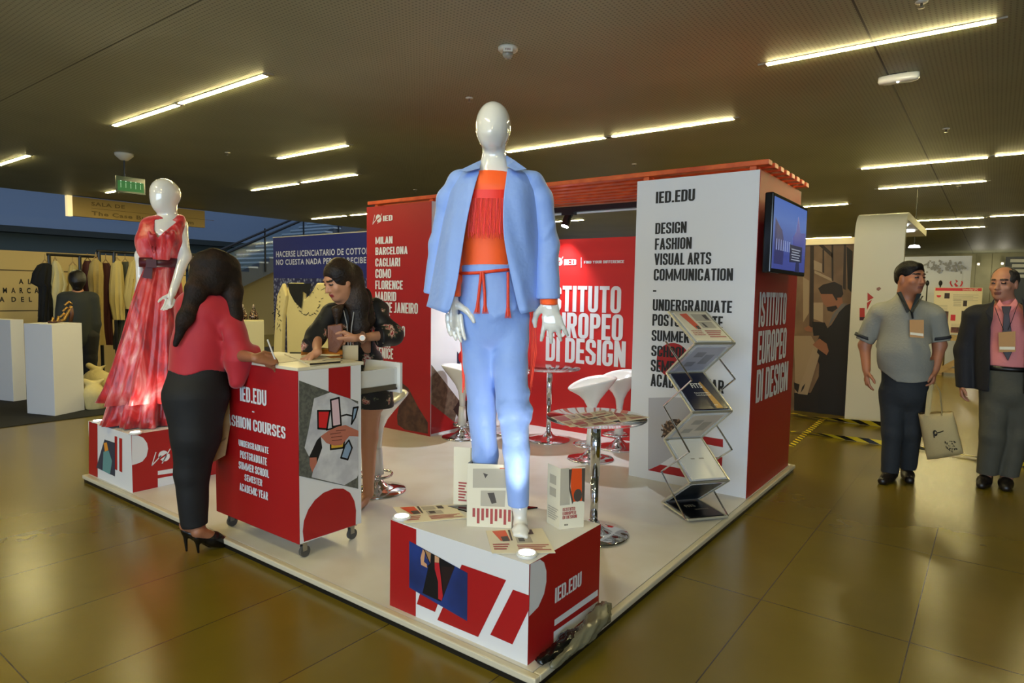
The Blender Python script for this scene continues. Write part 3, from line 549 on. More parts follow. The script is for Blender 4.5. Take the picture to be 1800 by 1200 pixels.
P_ = Plane((DX1, 0, 0), (1, 0, 0)); P_.zmin, P_.zmax = T+.001, DZ; b = MB(); P_.poly(b, [(DY0, T), (DY1, T), (DY1, DZ), (DY0, DZ)], .0006, 0, True)
P_.poly(b, k6((668, 388), (735, 390), (790, 415), (830, 470), (842, 530), (825, 610), (780, 665), (720, 690), (672, 702)), .0012, 1)
P_.poly(b, k6((944, 765), (1110, 738), (1140, 733), (1140, 780), (944, 808)), .0012, 1); P_.poly(b, k6((944, 843), (1140, 806), (1140, 906), (944, 945)), .0012, 1); b.build('red_print', [RED, WHITE], t)
b = MB(); P_.logo(b, (266, 818), (299.5, 789), .002); b.build('logo', WHITE, t); letters(P_, t, WHITE, (('IED', (303.5, 808), (335, 786)),))

KX1, KY0 = -1.540, .0816; KX0, KY1, KZ0, KZ1 = KX1-.809, KY0+.4075, T+.09, T+1.007
t = thing('reception_counter', 'red and white rolling counter with an open drawer, between the two women', 'counter', ((KX0+KX1)/2, (KY0+KY1)/2, T))
MB().box((KX0, KY0+.004, KZ0), (KX1-.004, KY1, KZ1-.018)).build('body', WHITE, t)
MB().box((KX0, KY0, KZ1-.018), (KX1, KY1+.02, KZ1)).build('countertop', mat('white_laminate', (214, 206, 182), .35), t, bevel=.003)
fp = MB().box((KX0, KY0, KZ0), (KX1, KY0+.004, KZ1-.018)).build('red_front_panel', RED, t)
sp = MB().box((KX1-.004, KY0+.004, KZ0), (KX1, KY1, KZ1-.018)).build('printed_side_panel', WHITE, t)
P_ = Plane((0, KY0, 0), (0, -1, 0))
for s, bl, tr in (('IED.EDU', (423, 704), (469, 686)), ('-', (444, 722), (448, 725)), ('FASHION COURSES', (394, 744), (502.7, 750)), ('UNDERGRADUATE', (420.7, 782.7), (473, 786)), ('POSTGRADUATE', (423, 804), (470, 804.5)), ('SUMMER SCHOOL', (420.7, 822.7), (473.7, 826)), ('SEMESTER', (431, 844), (462, 842.5)), ('ACADEMIC YEAR', (422, 861), (472, 865))):
    letters(P_, fp, WHITE, ((s, bl, tr),), .003, .05 if s in ('IED.EDU', 'FASHION COURSES') else .028)
k3 = lambda *q: [(360+x/3, 600+y/3) for x, y in q]
P_ = Plane((KX1, 0, 0), (1, 0, 0)); P_.zmin, P_.zmax = KZ0, KZ1-.018; shapes(P_, sp, RED, 'red_stripe', (k3((652, 122), (768, 115), (768, 303), (652, 268)),)); b = MB(); P_.poly(b, k3((522, 1056), (516, 1000), (522, 945), (545, 885), (580, 835), (625, 797), (680, 775), (730, 775), (765, 797), (788, 840), (797, 890), (795, 968)), .0012); b.build('red_disc', RED, sp)
b = MB(); P_.poly(b, k3((496, 205), (655, 264), (808, 315), (808, 776), (496, 708)), .0014, 0)
P_.poly(b, k3((575, 300), (660, 268), (760, 300), (808, 330), (808, 700), (790, 745), (735, 757), (562, 715), (585, 620), (548, 605), (525, 560), (545, 470)), .0018, 1)
P_.poly(b, k3((548, 610), (590, 520), (610, 500), (618, 560), (590, 640)), .002, 2); P_.poly(b, k3((552, 612), (588, 610), (590, 640), (565, 690), (552, 650)), .0022, 3)
for q, c in ((((594, 365), (658, 365), (642, 462), (596, 458)), 4), (((662, 308), (706, 296), (717, 440), (672, 450)), 5), (((782, 350), (806, 345), (792, 400), (772, 435)), 6), (((662, 530), (735, 525), (728, 560), (662, 568)), 7), (((738, 545), (758, 520), (775, 560), (752, 622), (716, 612)), 6)):
    P_.poly(b, k3(*q), .0024, c); P_.line(b, k3(*(q+q[:1])), .010, .0028, 2)
P_.line(b, k3((720, 392), (745, 385), (775, 392)), .009, .0028, 2); P_.line(b, k3((640, 465), (690, 455)), .009, .0028, 2)
P_.poly(b, k3((608, 500), (650, 470), (700, 448), (740, 440), (808, 470), (808, 500), (760, 498), (720, 545), (680, 548), (640, 535)), .0032, 3)
for q in (((660, 488), (715, 480)), ((665, 505), (722, 498)), ((668, 522), (720, 517)), ((690, 470), (740, 466))): P_.line(b, k3(*q), .004, .0036, 8)
P_.poly(b, k3((735, 757), (806, 715), (806, 776)), .0022, 0); b.build('printed_photo', [mat('photo_grey', (98, 98, 90), .5, noise=(60, (76, 78, 72), .4, .6)), mat('photo_white', (204, 204, 206), .5, noise=(8, (178, 178, 184), .4, .6)), BLACK, mat('photo_hand', (176, 104, 84), .5), mat('photo_red2', (206, 30, 34), .5), mat('photo_pink', (214, 182, 190), .5), mat('photo_ltblue', (128, 152, 178), .5), mat('photo_yellow', (206, 160, 48), .5), mat('photo_hand_dark', (112, 58, 46), .5)], sp)
# drawer pulled out at the back
dr = MB(); dx0, dx1, dy0, dy1 = KX0+.05, KX1-.03, KY1+.005, KY1+.30; dz0, dz1 = KZ1-.19, KZ1-.06
dr.box((dx0, dy0, dz0), (dx1, dy1, dz0+.012)); dr.box((dx1-.014, dy0, dz0), (dx1, dy1, dz1)); dr.box((dx0, dy0, dz0), (dx0+.014, dy1, dz1)); d = dr.build('drawer', GLOSSW, t)
MB().box((dx0-.04, dy1, dz0-.02), (dx1+.025, dy1+.018, dz1+.03)).build('drawer_front', GLOSSW, d); MB().box((dx1, dy0, dz0+.005), (dx1+.012, dy1-.02, dz0+.035)).build('slide_rail', STEEL, d)
for x in (KX0+.07, KX1-.035):
    for y in (KY0+.05, KY1-.045):
        c = MB(); c.box((x-.02, y-.025, KZ0-.012), (x+.02, y+.025, KZ0)); c.box((x-.014, y-.012, KZ0-.055), (x-.011, y+.014, KZ0-.01)); c.box((x+.011, y-.012, KZ0-.055), (x+.014, y+.014, KZ0-.01)); co = c.build('caster', STEEL, t)
        MB().tube([(x-.009, y+.006, T+.03), (x+.009, y+.006, T+.03)], .03, 20).build('wheel', mat('caster_rubber', (74, 72, 68), .5), co)
# things on the countertop
def leaflet(lab, quad, z, mats, n=1, group=None, shapes=(), cat='brochure', name='brochure', th=.0022):
    """flat printed sheet: quad of pixels on the plane z; shapes = (material index, polygon in 0..1 coordinates)"""
    q = [az(x, y, z) for x, y in quad]; b = MB(); b.slab(q, (0, 0, 1), th*n, 0)
    def bl(u, v): return (1-v)*((1-u)*q[0]+u*q[1]) + v*((1-u)*q[3]+u*q[2])
    for mi, pl in shapes: b.poly([bl(*p)+np.array([0, 0, .0004+.0002*mi]) for p in pl], mi)
    return tag(b.build(name, mats), lab, cat, group)
CARR = mat('print_orange_car', (214, 78, 28), .4); INK = mat('print_red_ink', (164, 70, 66), .5); GREYP = mat('print_pale_grey', (176, 168, 150), .5); OBJ = mat('print_dark_object', (72, 64, 56), .5)
def txt_lines(u0, u1, v0, v1, n, mi, vert=False):
    r = []
    for k in range(n):
        a, c = v0+(v1-v0)*k/n, v0+(v1-v0)*(k+.55)/n; l = 1-.25*((k*7) % 3)/2
        r.append((mi, [(u0, a), (u0+(u1-u0)*l, a), (u0+(u1-u0)*l, c), (u0, c)] if not vert else [(a, u0), (c, u0), (c, u0+(u1-u0)*l), (a, u0+(u1-u0)*l)]))
    return r
for lab, quad, hh in (('white form the woman in red is writing on', ((470, 626), (520, 622), (545, 630), (492, 637)), .004), ('open folder lying in the middle of the counter', ((500, 622), (545, 618), (585, 630), (536, 636)), .009), ('leaflet at the front right of the counter top', ((525, 632), (575, 628), (600, 634), (545, 642)), .006), ('leaflet lying near the drawer end of the counter', ((572, 634), (600, 631), (606, 636), (580, 640)), .003)):
    leaflet(lab, quad, KZ1+hh, [PAPER, OBJ], 1, None, ((1, [(.55, .45), (.98, .3), (.99, .5), (.6, .62)]),), 'paper', 'paper_sheet', hh*.9)
p = az(510, 620, KZ1+.012); tag(MB().tube([p, az(556, 621, KZ1+.012)], .006, 10).build('pen', mat('dark_green_pen', (58, 56, 30), .4)), 'dark pen lying across the papers on the counter', 'pen')
p = az(585, 641, KZ1+.01); tag(MB().tube([az(545, 640, KZ1+.01), az(598, 636, KZ1+.01)], .0045, 10).build('pen', BLKMETAL), 'black pen at the front edge of the counter near the drawer', 'pen')
q = az(566, 628, KZ1)
t = thing('leather_purse', 'tan leather purse lying on the counter under the hand of the standing woman', 'purse', q); A = Fig(q)
b = MB(); rows = []
for i in range(9):
    a = i/8; z = .055*math.sin(PI*min(max(a, .06), .94))**.6; rows.append([q + A.R*(u*.115) + A.F*(.05-.10*a)+ np.array([0, 0, z*(1-.25*u*u)+.004]) for u in np.linspace(-1, 1, 9)])
b.grid(rows); b.slab([q+A.R*x+A.F*y+np.array([0, 0, .006]) for x, y in ((-.115, .05), (.115, .05), (.115, -.05), (-.115, -.05))], (0, 0, 1), .005); b.build('body', mat('tan_leather', (176, 104, 36), .35, bump=(40, .15)), t, True)
MB().tube([q + A.R*u*.115 + A.F*.02 + np.array([0, 0, .052*(1-.25*u*u)]) for u in np.linspace(-1, 1, 9)], .003).build('zip', mat('brass', (190, 150, 70), .3, 1.0), t)

# ---------------------------------------------------------------- stools and tables
def stool_parts(t):
    b = MB(); rows = []
    for r, z, k in ((.028, .30, 0), (.031, .38, 0), (.042, .45, 0), (.072, .51, .1), (.12, .565, .3), (.172, .615, .7), (.205, .65, 1), (.212, .662, 1), (.205, .667, 1), (.185, .645, .9), (.14, .612, .5), (.08, .594, .1), (.001, .588, 0)):
        rows.append([(r*math.cos(a), r*(.98+.0*k)*math.sin(a), z + k*(.05*math.sin(a) + .012*math.cos(2*a))) for a in np.linspace(0, 2*PI, 40, False)])
    b.grid(rows, True, cap=True); b.build('seat', GLOSSW, t, True)
    MB().lathe([(.001, .12), (.044, .12), (.038, .2), (.031, .3), (.0275, .305), (.001, .305)], n=28).build('seat_column', GLOSSW, t, True)
    MB().lathe([(.001, .02), (.026, .02), (.026, .14), (.001, .14)], n=20).build('gas_lift', CHROME, t, True)
    MB().lathe([(.001, 0), (.198, 0), (.2, .006), (.19, .014), (.12, .026), (.07, .042), (.042, .066), (.032, .085), (.001, .085)], n=48).build('base', CHROME, t, True)
    b = MB(); b.tube([(.115*math.cos(a), .115*math.sin(a)-.03, .125) for a in np.linspace(0, 2*PI, 37)], .009, 10); b.tube([(-.0, .0, .125), (0, .085, .125)], .008); b.tube([(-.02, 0, .125), (-.06, -.13, .125)], .008); b.tube([(.02, 0, .125), (.06, -.13, .125)], .008)
    b.build('foot_ring', CHROME, t, True)
st = None
for px, py, rz, lab in ((664, 862, .3, 'white bar stool behind the open counter drawer'), (812, 768, 2.2, 'white bar stool left of the mannequin leg, in front of the patterned panel'), (1038, 806, -.9, 'white bar stool just behind the near glass table'), (1087, 786, -.7, 'white bar stool half hidden by the tall white tower'), (893, 758, 2.2, 'white bar stool mostly hidden behind the blue trousers')):
    g = az(px, py, T)
    if st is None: st = thing('bar_stool', lab, 'stool', g, 'white bar stools on the stand', False, rz); stool_parts(st)
    else: dup(st, g, rz, lab)
def table(g, lab):
    t = thing('bistro_table', lab, 'table', g, None, False)
    b = MB().lathe([(.001, .683), (.283, .683), (.29, .688), (.29, .694), (.283, .699), (.001, .699)], n=64); b.build('glass_top', mat('table_glass', (226, 240, 236), .03, trans=1.0, ior=1.3), t, True)
    MB().lathe([(.001, .668), (.09, .668), (.09, .682), (.001, .682)], n=30).build('top_plate', CHROME, t, True)
    MB().lathe([(.001, .35), (.029, .35), (.029, .67), (.001, .67)], n=28).build('upper_column', CHROME, t, True)
    MB().lathe([(.001, .03), (.0235, .03), (.0235, .36), (.001, .36)], n=28).build('lower_column', CHROME, t, True)
    MB().lathe([(.001, 0), (.205, 0), (.208, .006), (.2, .014), (.12, .026), (.065, .04), (.04, .06), (.03, .08), (.001, .08)], n=48).build('base', CHROME, t, True); return t
g1 = az(1043, 938, T); table(g1, 'round glass bistro table spread with leaflets, behind the front plinth'); g2 = az(964, 773, T); table(g2, 'empty round glass bistro table by the red back wall')
cov = ((2, [(.03, .05), (.35, .05), (.35, .5), (.03, .5)]), (1, [(.1, .1), (.3, .08), (.33, .4), (.18, .45)]), (3, [(.4, .06), (.65, .06), (.65, .45), (.4, .45)]), (4, [(.48, .15), (.58, .2), (.55, .35)]), (3, [(.7, .06), (.96, .06), (.96, .45), (.7, .45)])) + tuple(txt_lines(.05, .3, .6, .9, 3, 2)) + tuple(txt_lines(.4, .95, .6, .9, 4, 2))
LM = [PAPER, CARR, INK, GREYP, OBJ]; tz = T+.7
for i, (lab, q) in enumerate((('leaflet at the left edge of the near glass table', ((968, 733), (1030, 724), (1052, 742), (1003, 750))), ('leaflet at the front of the near glass table', ((1003, 744), (1060, 732), (1085, 744), (1022, 751))), ('topmost leaflet with orange car on the near glass table', ((1040, 727), (1075, 722), (1098, 736), (1062, 742))), ('leaflet at the right edge of the near glass table', ((1076, 724), (1118, 729), (1142, 733), (1092, 742))), ('leaflet at the back of the near glass table', ((1020, 728), (1062, 720), (1075, 727), (1035, 735))))):
    leaflet(lab, q, tz+.003+.0026*(i % 5), LM, 1, None, cov)

# ---------------------------------------------------------------- zigzag brochure rack
gf, gb = az(1210, 918, T), az(1168, 887, T); Wv = az(1278, 912, T)-gf; Wv /= np.linalg.norm(Wv); wd = .275
Dv = np.array([Wv[1], -Wv[0], 0]); Ff, Fb = Fig((gf[0], gf[1], 0)), Fig((gb[0], gb[1], 0))
def zf(y): return Ff(1205, y)[2]
def zbk(y): return Fb(1175, y)[2]
dep = abs((gb-gf) @ Dv); B0 = gf.copy(); B0[2] = 0
def rp(u, d, z): return B0 + Wv*u - Dv*d + np.array([0, 0, z])       # d: 0 front .. dep back
Z = {'a': (dep, zbk(548)), 'b': (0, zf(603)), 'c': (dep, zbk(655)), 'd': (0, zf(724)), 'e': (dep, zbk(772)), 'f': (0, zf(848)), 'g': (dep, T+.02), 'h': (0, T+.016)}
t = thing('brochure_rack', 'zigzag folding brochure rack standing before the white tower', 'brochure rack', rp(wd/2, dep/2, T))
RF = mat('rack_frame', (196, 190, 168), .3, .4); ACR = mat('acrylic_sheet', (225, 232, 236), .08, alpha=.45)
def tray(k1, k2, nm):
    (d1, z1), (d2, z2) = Z[k1], Z[k2]; b = MB(); P = lambda u, a: rp(u, d1+(d2-d1)*a, z1+(z2-z1)*a)
    for u in (0, wd): b.tube([P(u, 0), P(u, 1)], .008, 6)
    for a in (0, 1): b.tube([P(0, a), P(wd, a)], .008, 6)
    fr = b.build(nm, RF, t); q = [P(.008, .03), P(wd-.008, .03), P(wd-.008, .97), P(.008, .97)]
    n = np.cross(q[1]-q[0], q[3]-q[0]); n /= np.linalg.norm(n); n = n if n[2] > 0 else -n
    MB().slab(q, n, .003).build('acrylic_panel', ACR, fr); return P, n
trays = {}
for a, b_, nm in (('a', 'b', 'tray'), ('b', 'c', 'link_panel'), ('c', 'd', 'tray'), ('d', 'e', 'link_panel'), ('e', 'f', 'tray'), ('f', 'g', 'link_panel'), ('g', 'h', 'base_tray')): trays[a+b_] = tray(a, b_, nm)
for u in (-.012, wd+.012):
    b = MB(); pts = [rp(u, dep, zbk(600)), rp(u, 0, zf(667)), rp(u, dep, zbk(713)), rp(u, 0, zf(793)), rp(u, dep, zbk(828)), rp(u, .01, T+.015)]
    for p, q in zip(pts, pts[1:]): b.tube([p, q], .0055, 8)
    b.build('scissor_rods', CHROME, t)
def rack_brochure(key, lab, mats, shapes, texts=(), nn=4, a0=.06, a1=.97):
    P, n = trays[key]; o = n*(.004+.0022*nn); b = MB(); q = [P(u, a)+o for u, a in ((.02, a0), (wd-.02, a0), (wd-.02, a1), (.02, a1))]
    b.slab(q, n, .0022*nn, 0)
    def bl(u, v): return (1-v)*((1-u)*q[0]+u*q[1]) + v*((1-u)*q[3]+u*q[2])
    for mi, pl in shapes: b.poly([bl(*p)+n*(.0006+.0003*mi) for p in pl], mi)
    pl_ = Plane(q[3]+n*.0012, n, q[2]-q[3]); Wd, Hd = np.linalg.norm(q[2]-q[3]), np.linalg.norm(q[0]-q[3])
    for s, bl_, tr, mi in texts: pl_.text(b, s, (bl_[0]*Wd, bl_[1]*Hd), (tr[0]*Wd, tr[1]*Hd), .001, mi=mi, uv=True)
    return tag(b.build('brochure', mats), lab, 'brochure')
NAVY = mat('brochure_navy', (24, 24, 44), .3); GOLD = mat('brochure_gold', (190, 140, 60), .4); PW = mat('brochure_white', (226, 222, 210), .35)
rack_brochure('ab', 'white brochure with orange car on the top tray of the zigzag rack', LM, ((1, [(.12, .08), (.36, .05), (.42, .58), (.26, .6)]), (4, [(.3, .5), (.4, .5), (.4, .62), (.3, .62)]), (3, [(.46, .08), (.94, .08), (.94, .33), (.46, .33)]), (4, [(.78, .12), (.92, .1), (.9, .3), (.8, .28)]), (3, [(.48, .36), (.9, .36), (.9, .58), (.48, .58)]), (4, [(.56, .4), (.62, .4), (.66, .56), (.58, .54)])) + tuple(txt_lines(.46, .95, .66, .92, 4, 2)),
              (('ISTITUTO', (.06, .30), (.36, .345), 2), ('EUROPEO', (.06, .235), (.36, .28), 2), ('DI DESIGN', (.06, .17), (.38, .215), 2)))
fits = ((1, [(.62, .3), (.7, .25), (.86, .98), (.66, .98)]),); ft = (('FITS', (.34, .56), (.66, .70), 2), ('Future Internship', (.3, .40), (.72, .445), 2), ('Textile Design Summit', (.3, .34), (.74, .385), 2), ('FITS', (.64, .08), (.74, .11), 2))
rack_brochure('cd', 'dark blue brochure with gold streak in the middle tray of the zigzag rack', [NAVY, GOLD, PW], fits, ft)
rack_brochure('ef', 'plain white brochure stack on the lower tray of the zigzag rack', [PW, GREYP], ((1, [(.3, .5), (.42, .5), (.42, .53), (.3, .53)]), (1, [(.55, .5), (.7, .5), (.7, .53), (.55, .53)])), (), 6)
rack_brochure('gh', 'black brochure lying on the floor tray of the zigzag rack', [mat('brochure_black', (14, 14, 18), .3), mat('brochure_black_streak', (40, 34, 26), .4), GREYP], (), (('FITS', (.3, .55), (.6, .68), 2), ('Future Internship', (.45, .36), (.85, .42), 2)), 3)
# prints shown through the link panels
for key, lab, c in (('bc', 'pale printed sheet in the upper link panel of the zigzag rack', (186, 186, 196)), ('de', 'beige printed sheet in the middle link panel of the zigzag rack', (196, 184, 166)), ('fg', 'dark printed sheet in the lowest link panel of the zigzag rack', (44, 48, 50))):
    P, n = trays[key]; q = [P(u, a)-n*.004 for u, a in ((.03, .1), (wd-.03, .1), (wd-.03, .9), (.03, .9))]; b = MB().slab(q, n, .002, 0)
    m_ = lambda u, v: (1-v)*((1-u)*q[0]+u*q[1]) + v*((1-u)*q[3]+u*q[2])
    for pl in (((.2, .2), (.5, .2), (.5, .4), (.2, .4)), ((.55, .3), (.85, .3), (.85, .7), (.55, .7)), ((.15, .6), (.45, .6), (.45, .8), (.15, .8))): b.poly([m_(*p)-n*.0026 for p in pl], 1)
    tag(b.build('brochure', [mat('sheet_'+key, c, .4), mat('sheet2_'+key, tuple(int(x*.8) for x in c), .4)]), lab, 'brochure')

# ---------------------------------------------------------------- brochures and lamps on the front plinth
def standing_card(lab, spine_b, spine_t, leaves, shapes, texts=()):
    """folded card standing on the plinth: spine pixel bottom/top; leaves = list of far bottom pixels"""
    s = az(*spine_b, MZ); F_ = Fig(s); h = F_(*spine_t)[2]-MZ; t = thing('folded_brochure', lab, 'brochure', s)
    for i, e in enumerate(leaves):
        q = az(*e, MZ); d = q-s; d[2] = 0; L = np.linalg.norm(d); d /= L; n = np.array([d[1], -d[0], 0]); n = n if n @ F_.F > 0 else -n
        O = s if np.cross(np.array([0, 0, 1.]), n) @ d > 0 else q
        pl = Plane(O, n); b = MB(); b.slab([pl.pt(0, .001), pl.pt(L, .001), pl.pt(L, h), pl.pt(0, h)], n, .0015, 0)
        for mi, p in shapes[i]: pl.poly(b, [(u*L, (1-v)*h) for u, v in p], .0006+.0002*mi, mi, True)
        for st_, a, c, mi in (texts[i] if i < len(texts) else ()):
            V_, F_2 = cond_geo(st_); a_, c_ = np.array([a[0]*L, a[1]*h]), np.array([c[0]*L, c[1]*h]); b.add([pl.pt(*(a_+(c_-a_)*q_[:2]), .0014+q_[2]) for q_ in V_], F_2, mi)
        b.build('leaf', LM, t)
    return t
ved = tuple((2, [(.12+.1*k, .70), (.18+.1*k, .70), (.18+.1*k, .84+.1*((k*5) % 3)/2), (.12+.1*k, .84+.1*((k*5) % 3)/2)]) for k in range(9))
standing_card('folded brochure standing in front of the mannequin leg at the middle of the plinth', (821, 925), (821, 814), [(899, 929), (838, 905)],
    [((3, [(.12, .08), (.86, .06), (.86, .36), (.12, .38)]), (4, [(.35, .14), (.46, .16), (.4, .22)]), (1, [(.72, .05), (.86, .05), (.84, .3), (.7, .26)]), (3, [(.3, .42), (.86, .4), (.84, .66), (.3, .66)]), (4, [(.45, .45), (.6, .44), (.66, .6), (.55, .62)])) + ved, ()])
standing_card('folded brochure standing behind the other one at the left of the plinth', (826, 889), (826, 787), [(797, 886), (848, 884)], [tuple(txt_lines(.3, .8, .6, .95, 7, 2)), ()])
standing_card('folded brochure with orange car standing at the right of the plinth', (983, 931), (983, 823.5), [(1026, 926), (961, 918)],
    [((3, [(.0, .0), (.35, .0), (.4, .6), (.0, .6)]), (4, [(.33, .02), (.46, .02), (.4, .3), (.55, .56), (.5, .6), (.36, .35)]), (1, [(.44, .01), (.86, .02), (.88, .3), (.9, .56), (.52, .56), (.42, .3)]), (4, [(.86, .02), (1, .02), (1, .58), (.9, .56)])) + tuple((4, [(.72+.17*math.cos(a), .46+.105*math.sin(a)) for a in np.linspace(0, 2*PI, 20, False)]) for _ in (0,)) ,
     ((3, [(.2, .15), (.7, .15), (.7, .3), (.2, .3)]), (3, [(.2, .36), (.7, .36), (.7, .5), (.2, .5)])) + tuple(txt_lines(.1, .9, .68, .9, 6, 3))],
    [(('ISTITUTO', (.12, .30), (.62, .355), 2), ('EUROPEO', (.12, .235), (.66, .29), 2), ('DI DESIGN', (.12, .17), (.7, .225), 2), ('IED', (.2, .06), (.34, .085), 4))])
for i, (lab, q) in enumerate((('open brochure lying flat at the left end of the front plinth', ((691, 891), (795.7, 886.5), (820, 909.6), (713, 919.5))), ('open brochure with orange car lying by the mannequin foot', ((854, 932), (953, 928), (976.5, 971), (865, 972))))):
    sh = ((1, [(.10, .05), (.34, .03), (.36, .48), (.2, .5)]), (4, [(.22, .32), (.34, .3), (.35, .52), (.23, .53)]), (4, [(.38, .03), (.42, .03), (.4, .5), (.37, .5)]), (3, [(.44, .06), (.66, .05), (.66, .3), (.44, .32)]), (4, [(.7, .05), (.8, .05), (.8, .25), (.7, .25)]), (3, [(.46, .36), (.72, .35), (.72, .6), (.46, .62)]), (4, [(.5, .4), (.6, .4), (.6, .55), (.5, .55)])) + tuple(txt_lines(.05, .32, .62, .9, 3, 2)) + tuple(txt_lines(.44, .96, .68, .93, 4, 2))
    leaflet(lab, q, MZ+.004, LM, 1, None, sh)
FM = Fig(az(915, 930, MZ)); 
puck(az(926, 976, MZ), FM(903, 770, .03), 16, 'glowing puck lamp at the front corner of the near plinth', .8)
puck(az(706, 911, MZ), FM(850, 600), 3, 'glowing puck lamp under the leaflet at the left end of the near plinth')
puck(az(172, 741.5, DZ), (-3.6, .25, 1.3), 6, 'glowing puck lamp at the left corner of the red dress plinth')
puck(az(238, 762, DZ), (-3.42, .3, 1.1), 12, 'glowing puck lamp at the near corner of the red dress plinth')
# crumpled plastic roll beside the near plinth
t = thing('plastic_bundle', 'crumpled dark and grey plastic wrap lying along the right side of the near plinth', 'plastic wrap', az(1000, 1130, T))
def crumple(name, pts, rad, m, seed, amp, flat=.6):
    rng = np.random.RandomState(seed); P = [np.array(p) for p in pts]; rows = []; n = 26
    Q = []; R_ = []
    for i in range(40):
        a = i/39*(len(P)-1); k = min(int(a), len(P)-2); f = a-k; Q.append(P[k]*(1-f)+P[k+1]*f); R_.append(rad[k]*(1-f)+rad[k+1]*f)
    ph = rng.rand(8)*6.28
    for i, (q, r) in enumerate(zip(Q, R_)):
        tn = Q[min(i+1, 39)]-Q[max(i-1, 0)]; tn /= np.linalg.norm(tn); e = np.cross(tn, (0, 0, 1)); rows.append([])
        for k in range(n):
            a = 2*PI*k/n; rr = r*(1+amp*(math.sin(3*a+ph[0]+i*.4)+math.sin(5*a+ph[1]-i*.7)+.7*math.sin(9*a+i*1.1+ph[2])))*(.35 if i in (0, 39) else 1)
            p = q + e*rr*math.cos(a) + np.array([0, 0, flat*rr*math.sin(a)]); p[2] = max(p[2], T+.002); rows[-1].append(p)
    return MB().grid(rows, True, cap=True).build(name, m, t, True)
up = lambda x, y, h: az(x, y, T)+np.array([0, 0, h])
crumple('dark_roll', [up(945, 1172, .02), up(972, 1158, .025), up(1000, 1135, .035), up(1022, 1118, .03)], [.02, .026, .034, .022], mat('black_wrap', (12, 13, 12), .18), 1, .1)
crumple('grey_wrap', [up(968, 1178, .012), up(1003, 1150, .02), up(1032, 1125, .036), up(1054, 1100, .042), up(1064, 1080, .04)], [.014, .02, .036, .042, .03], mat('grey_wrap', (108, 106, 86), .25, alpha=.9), 2, .1, .9)
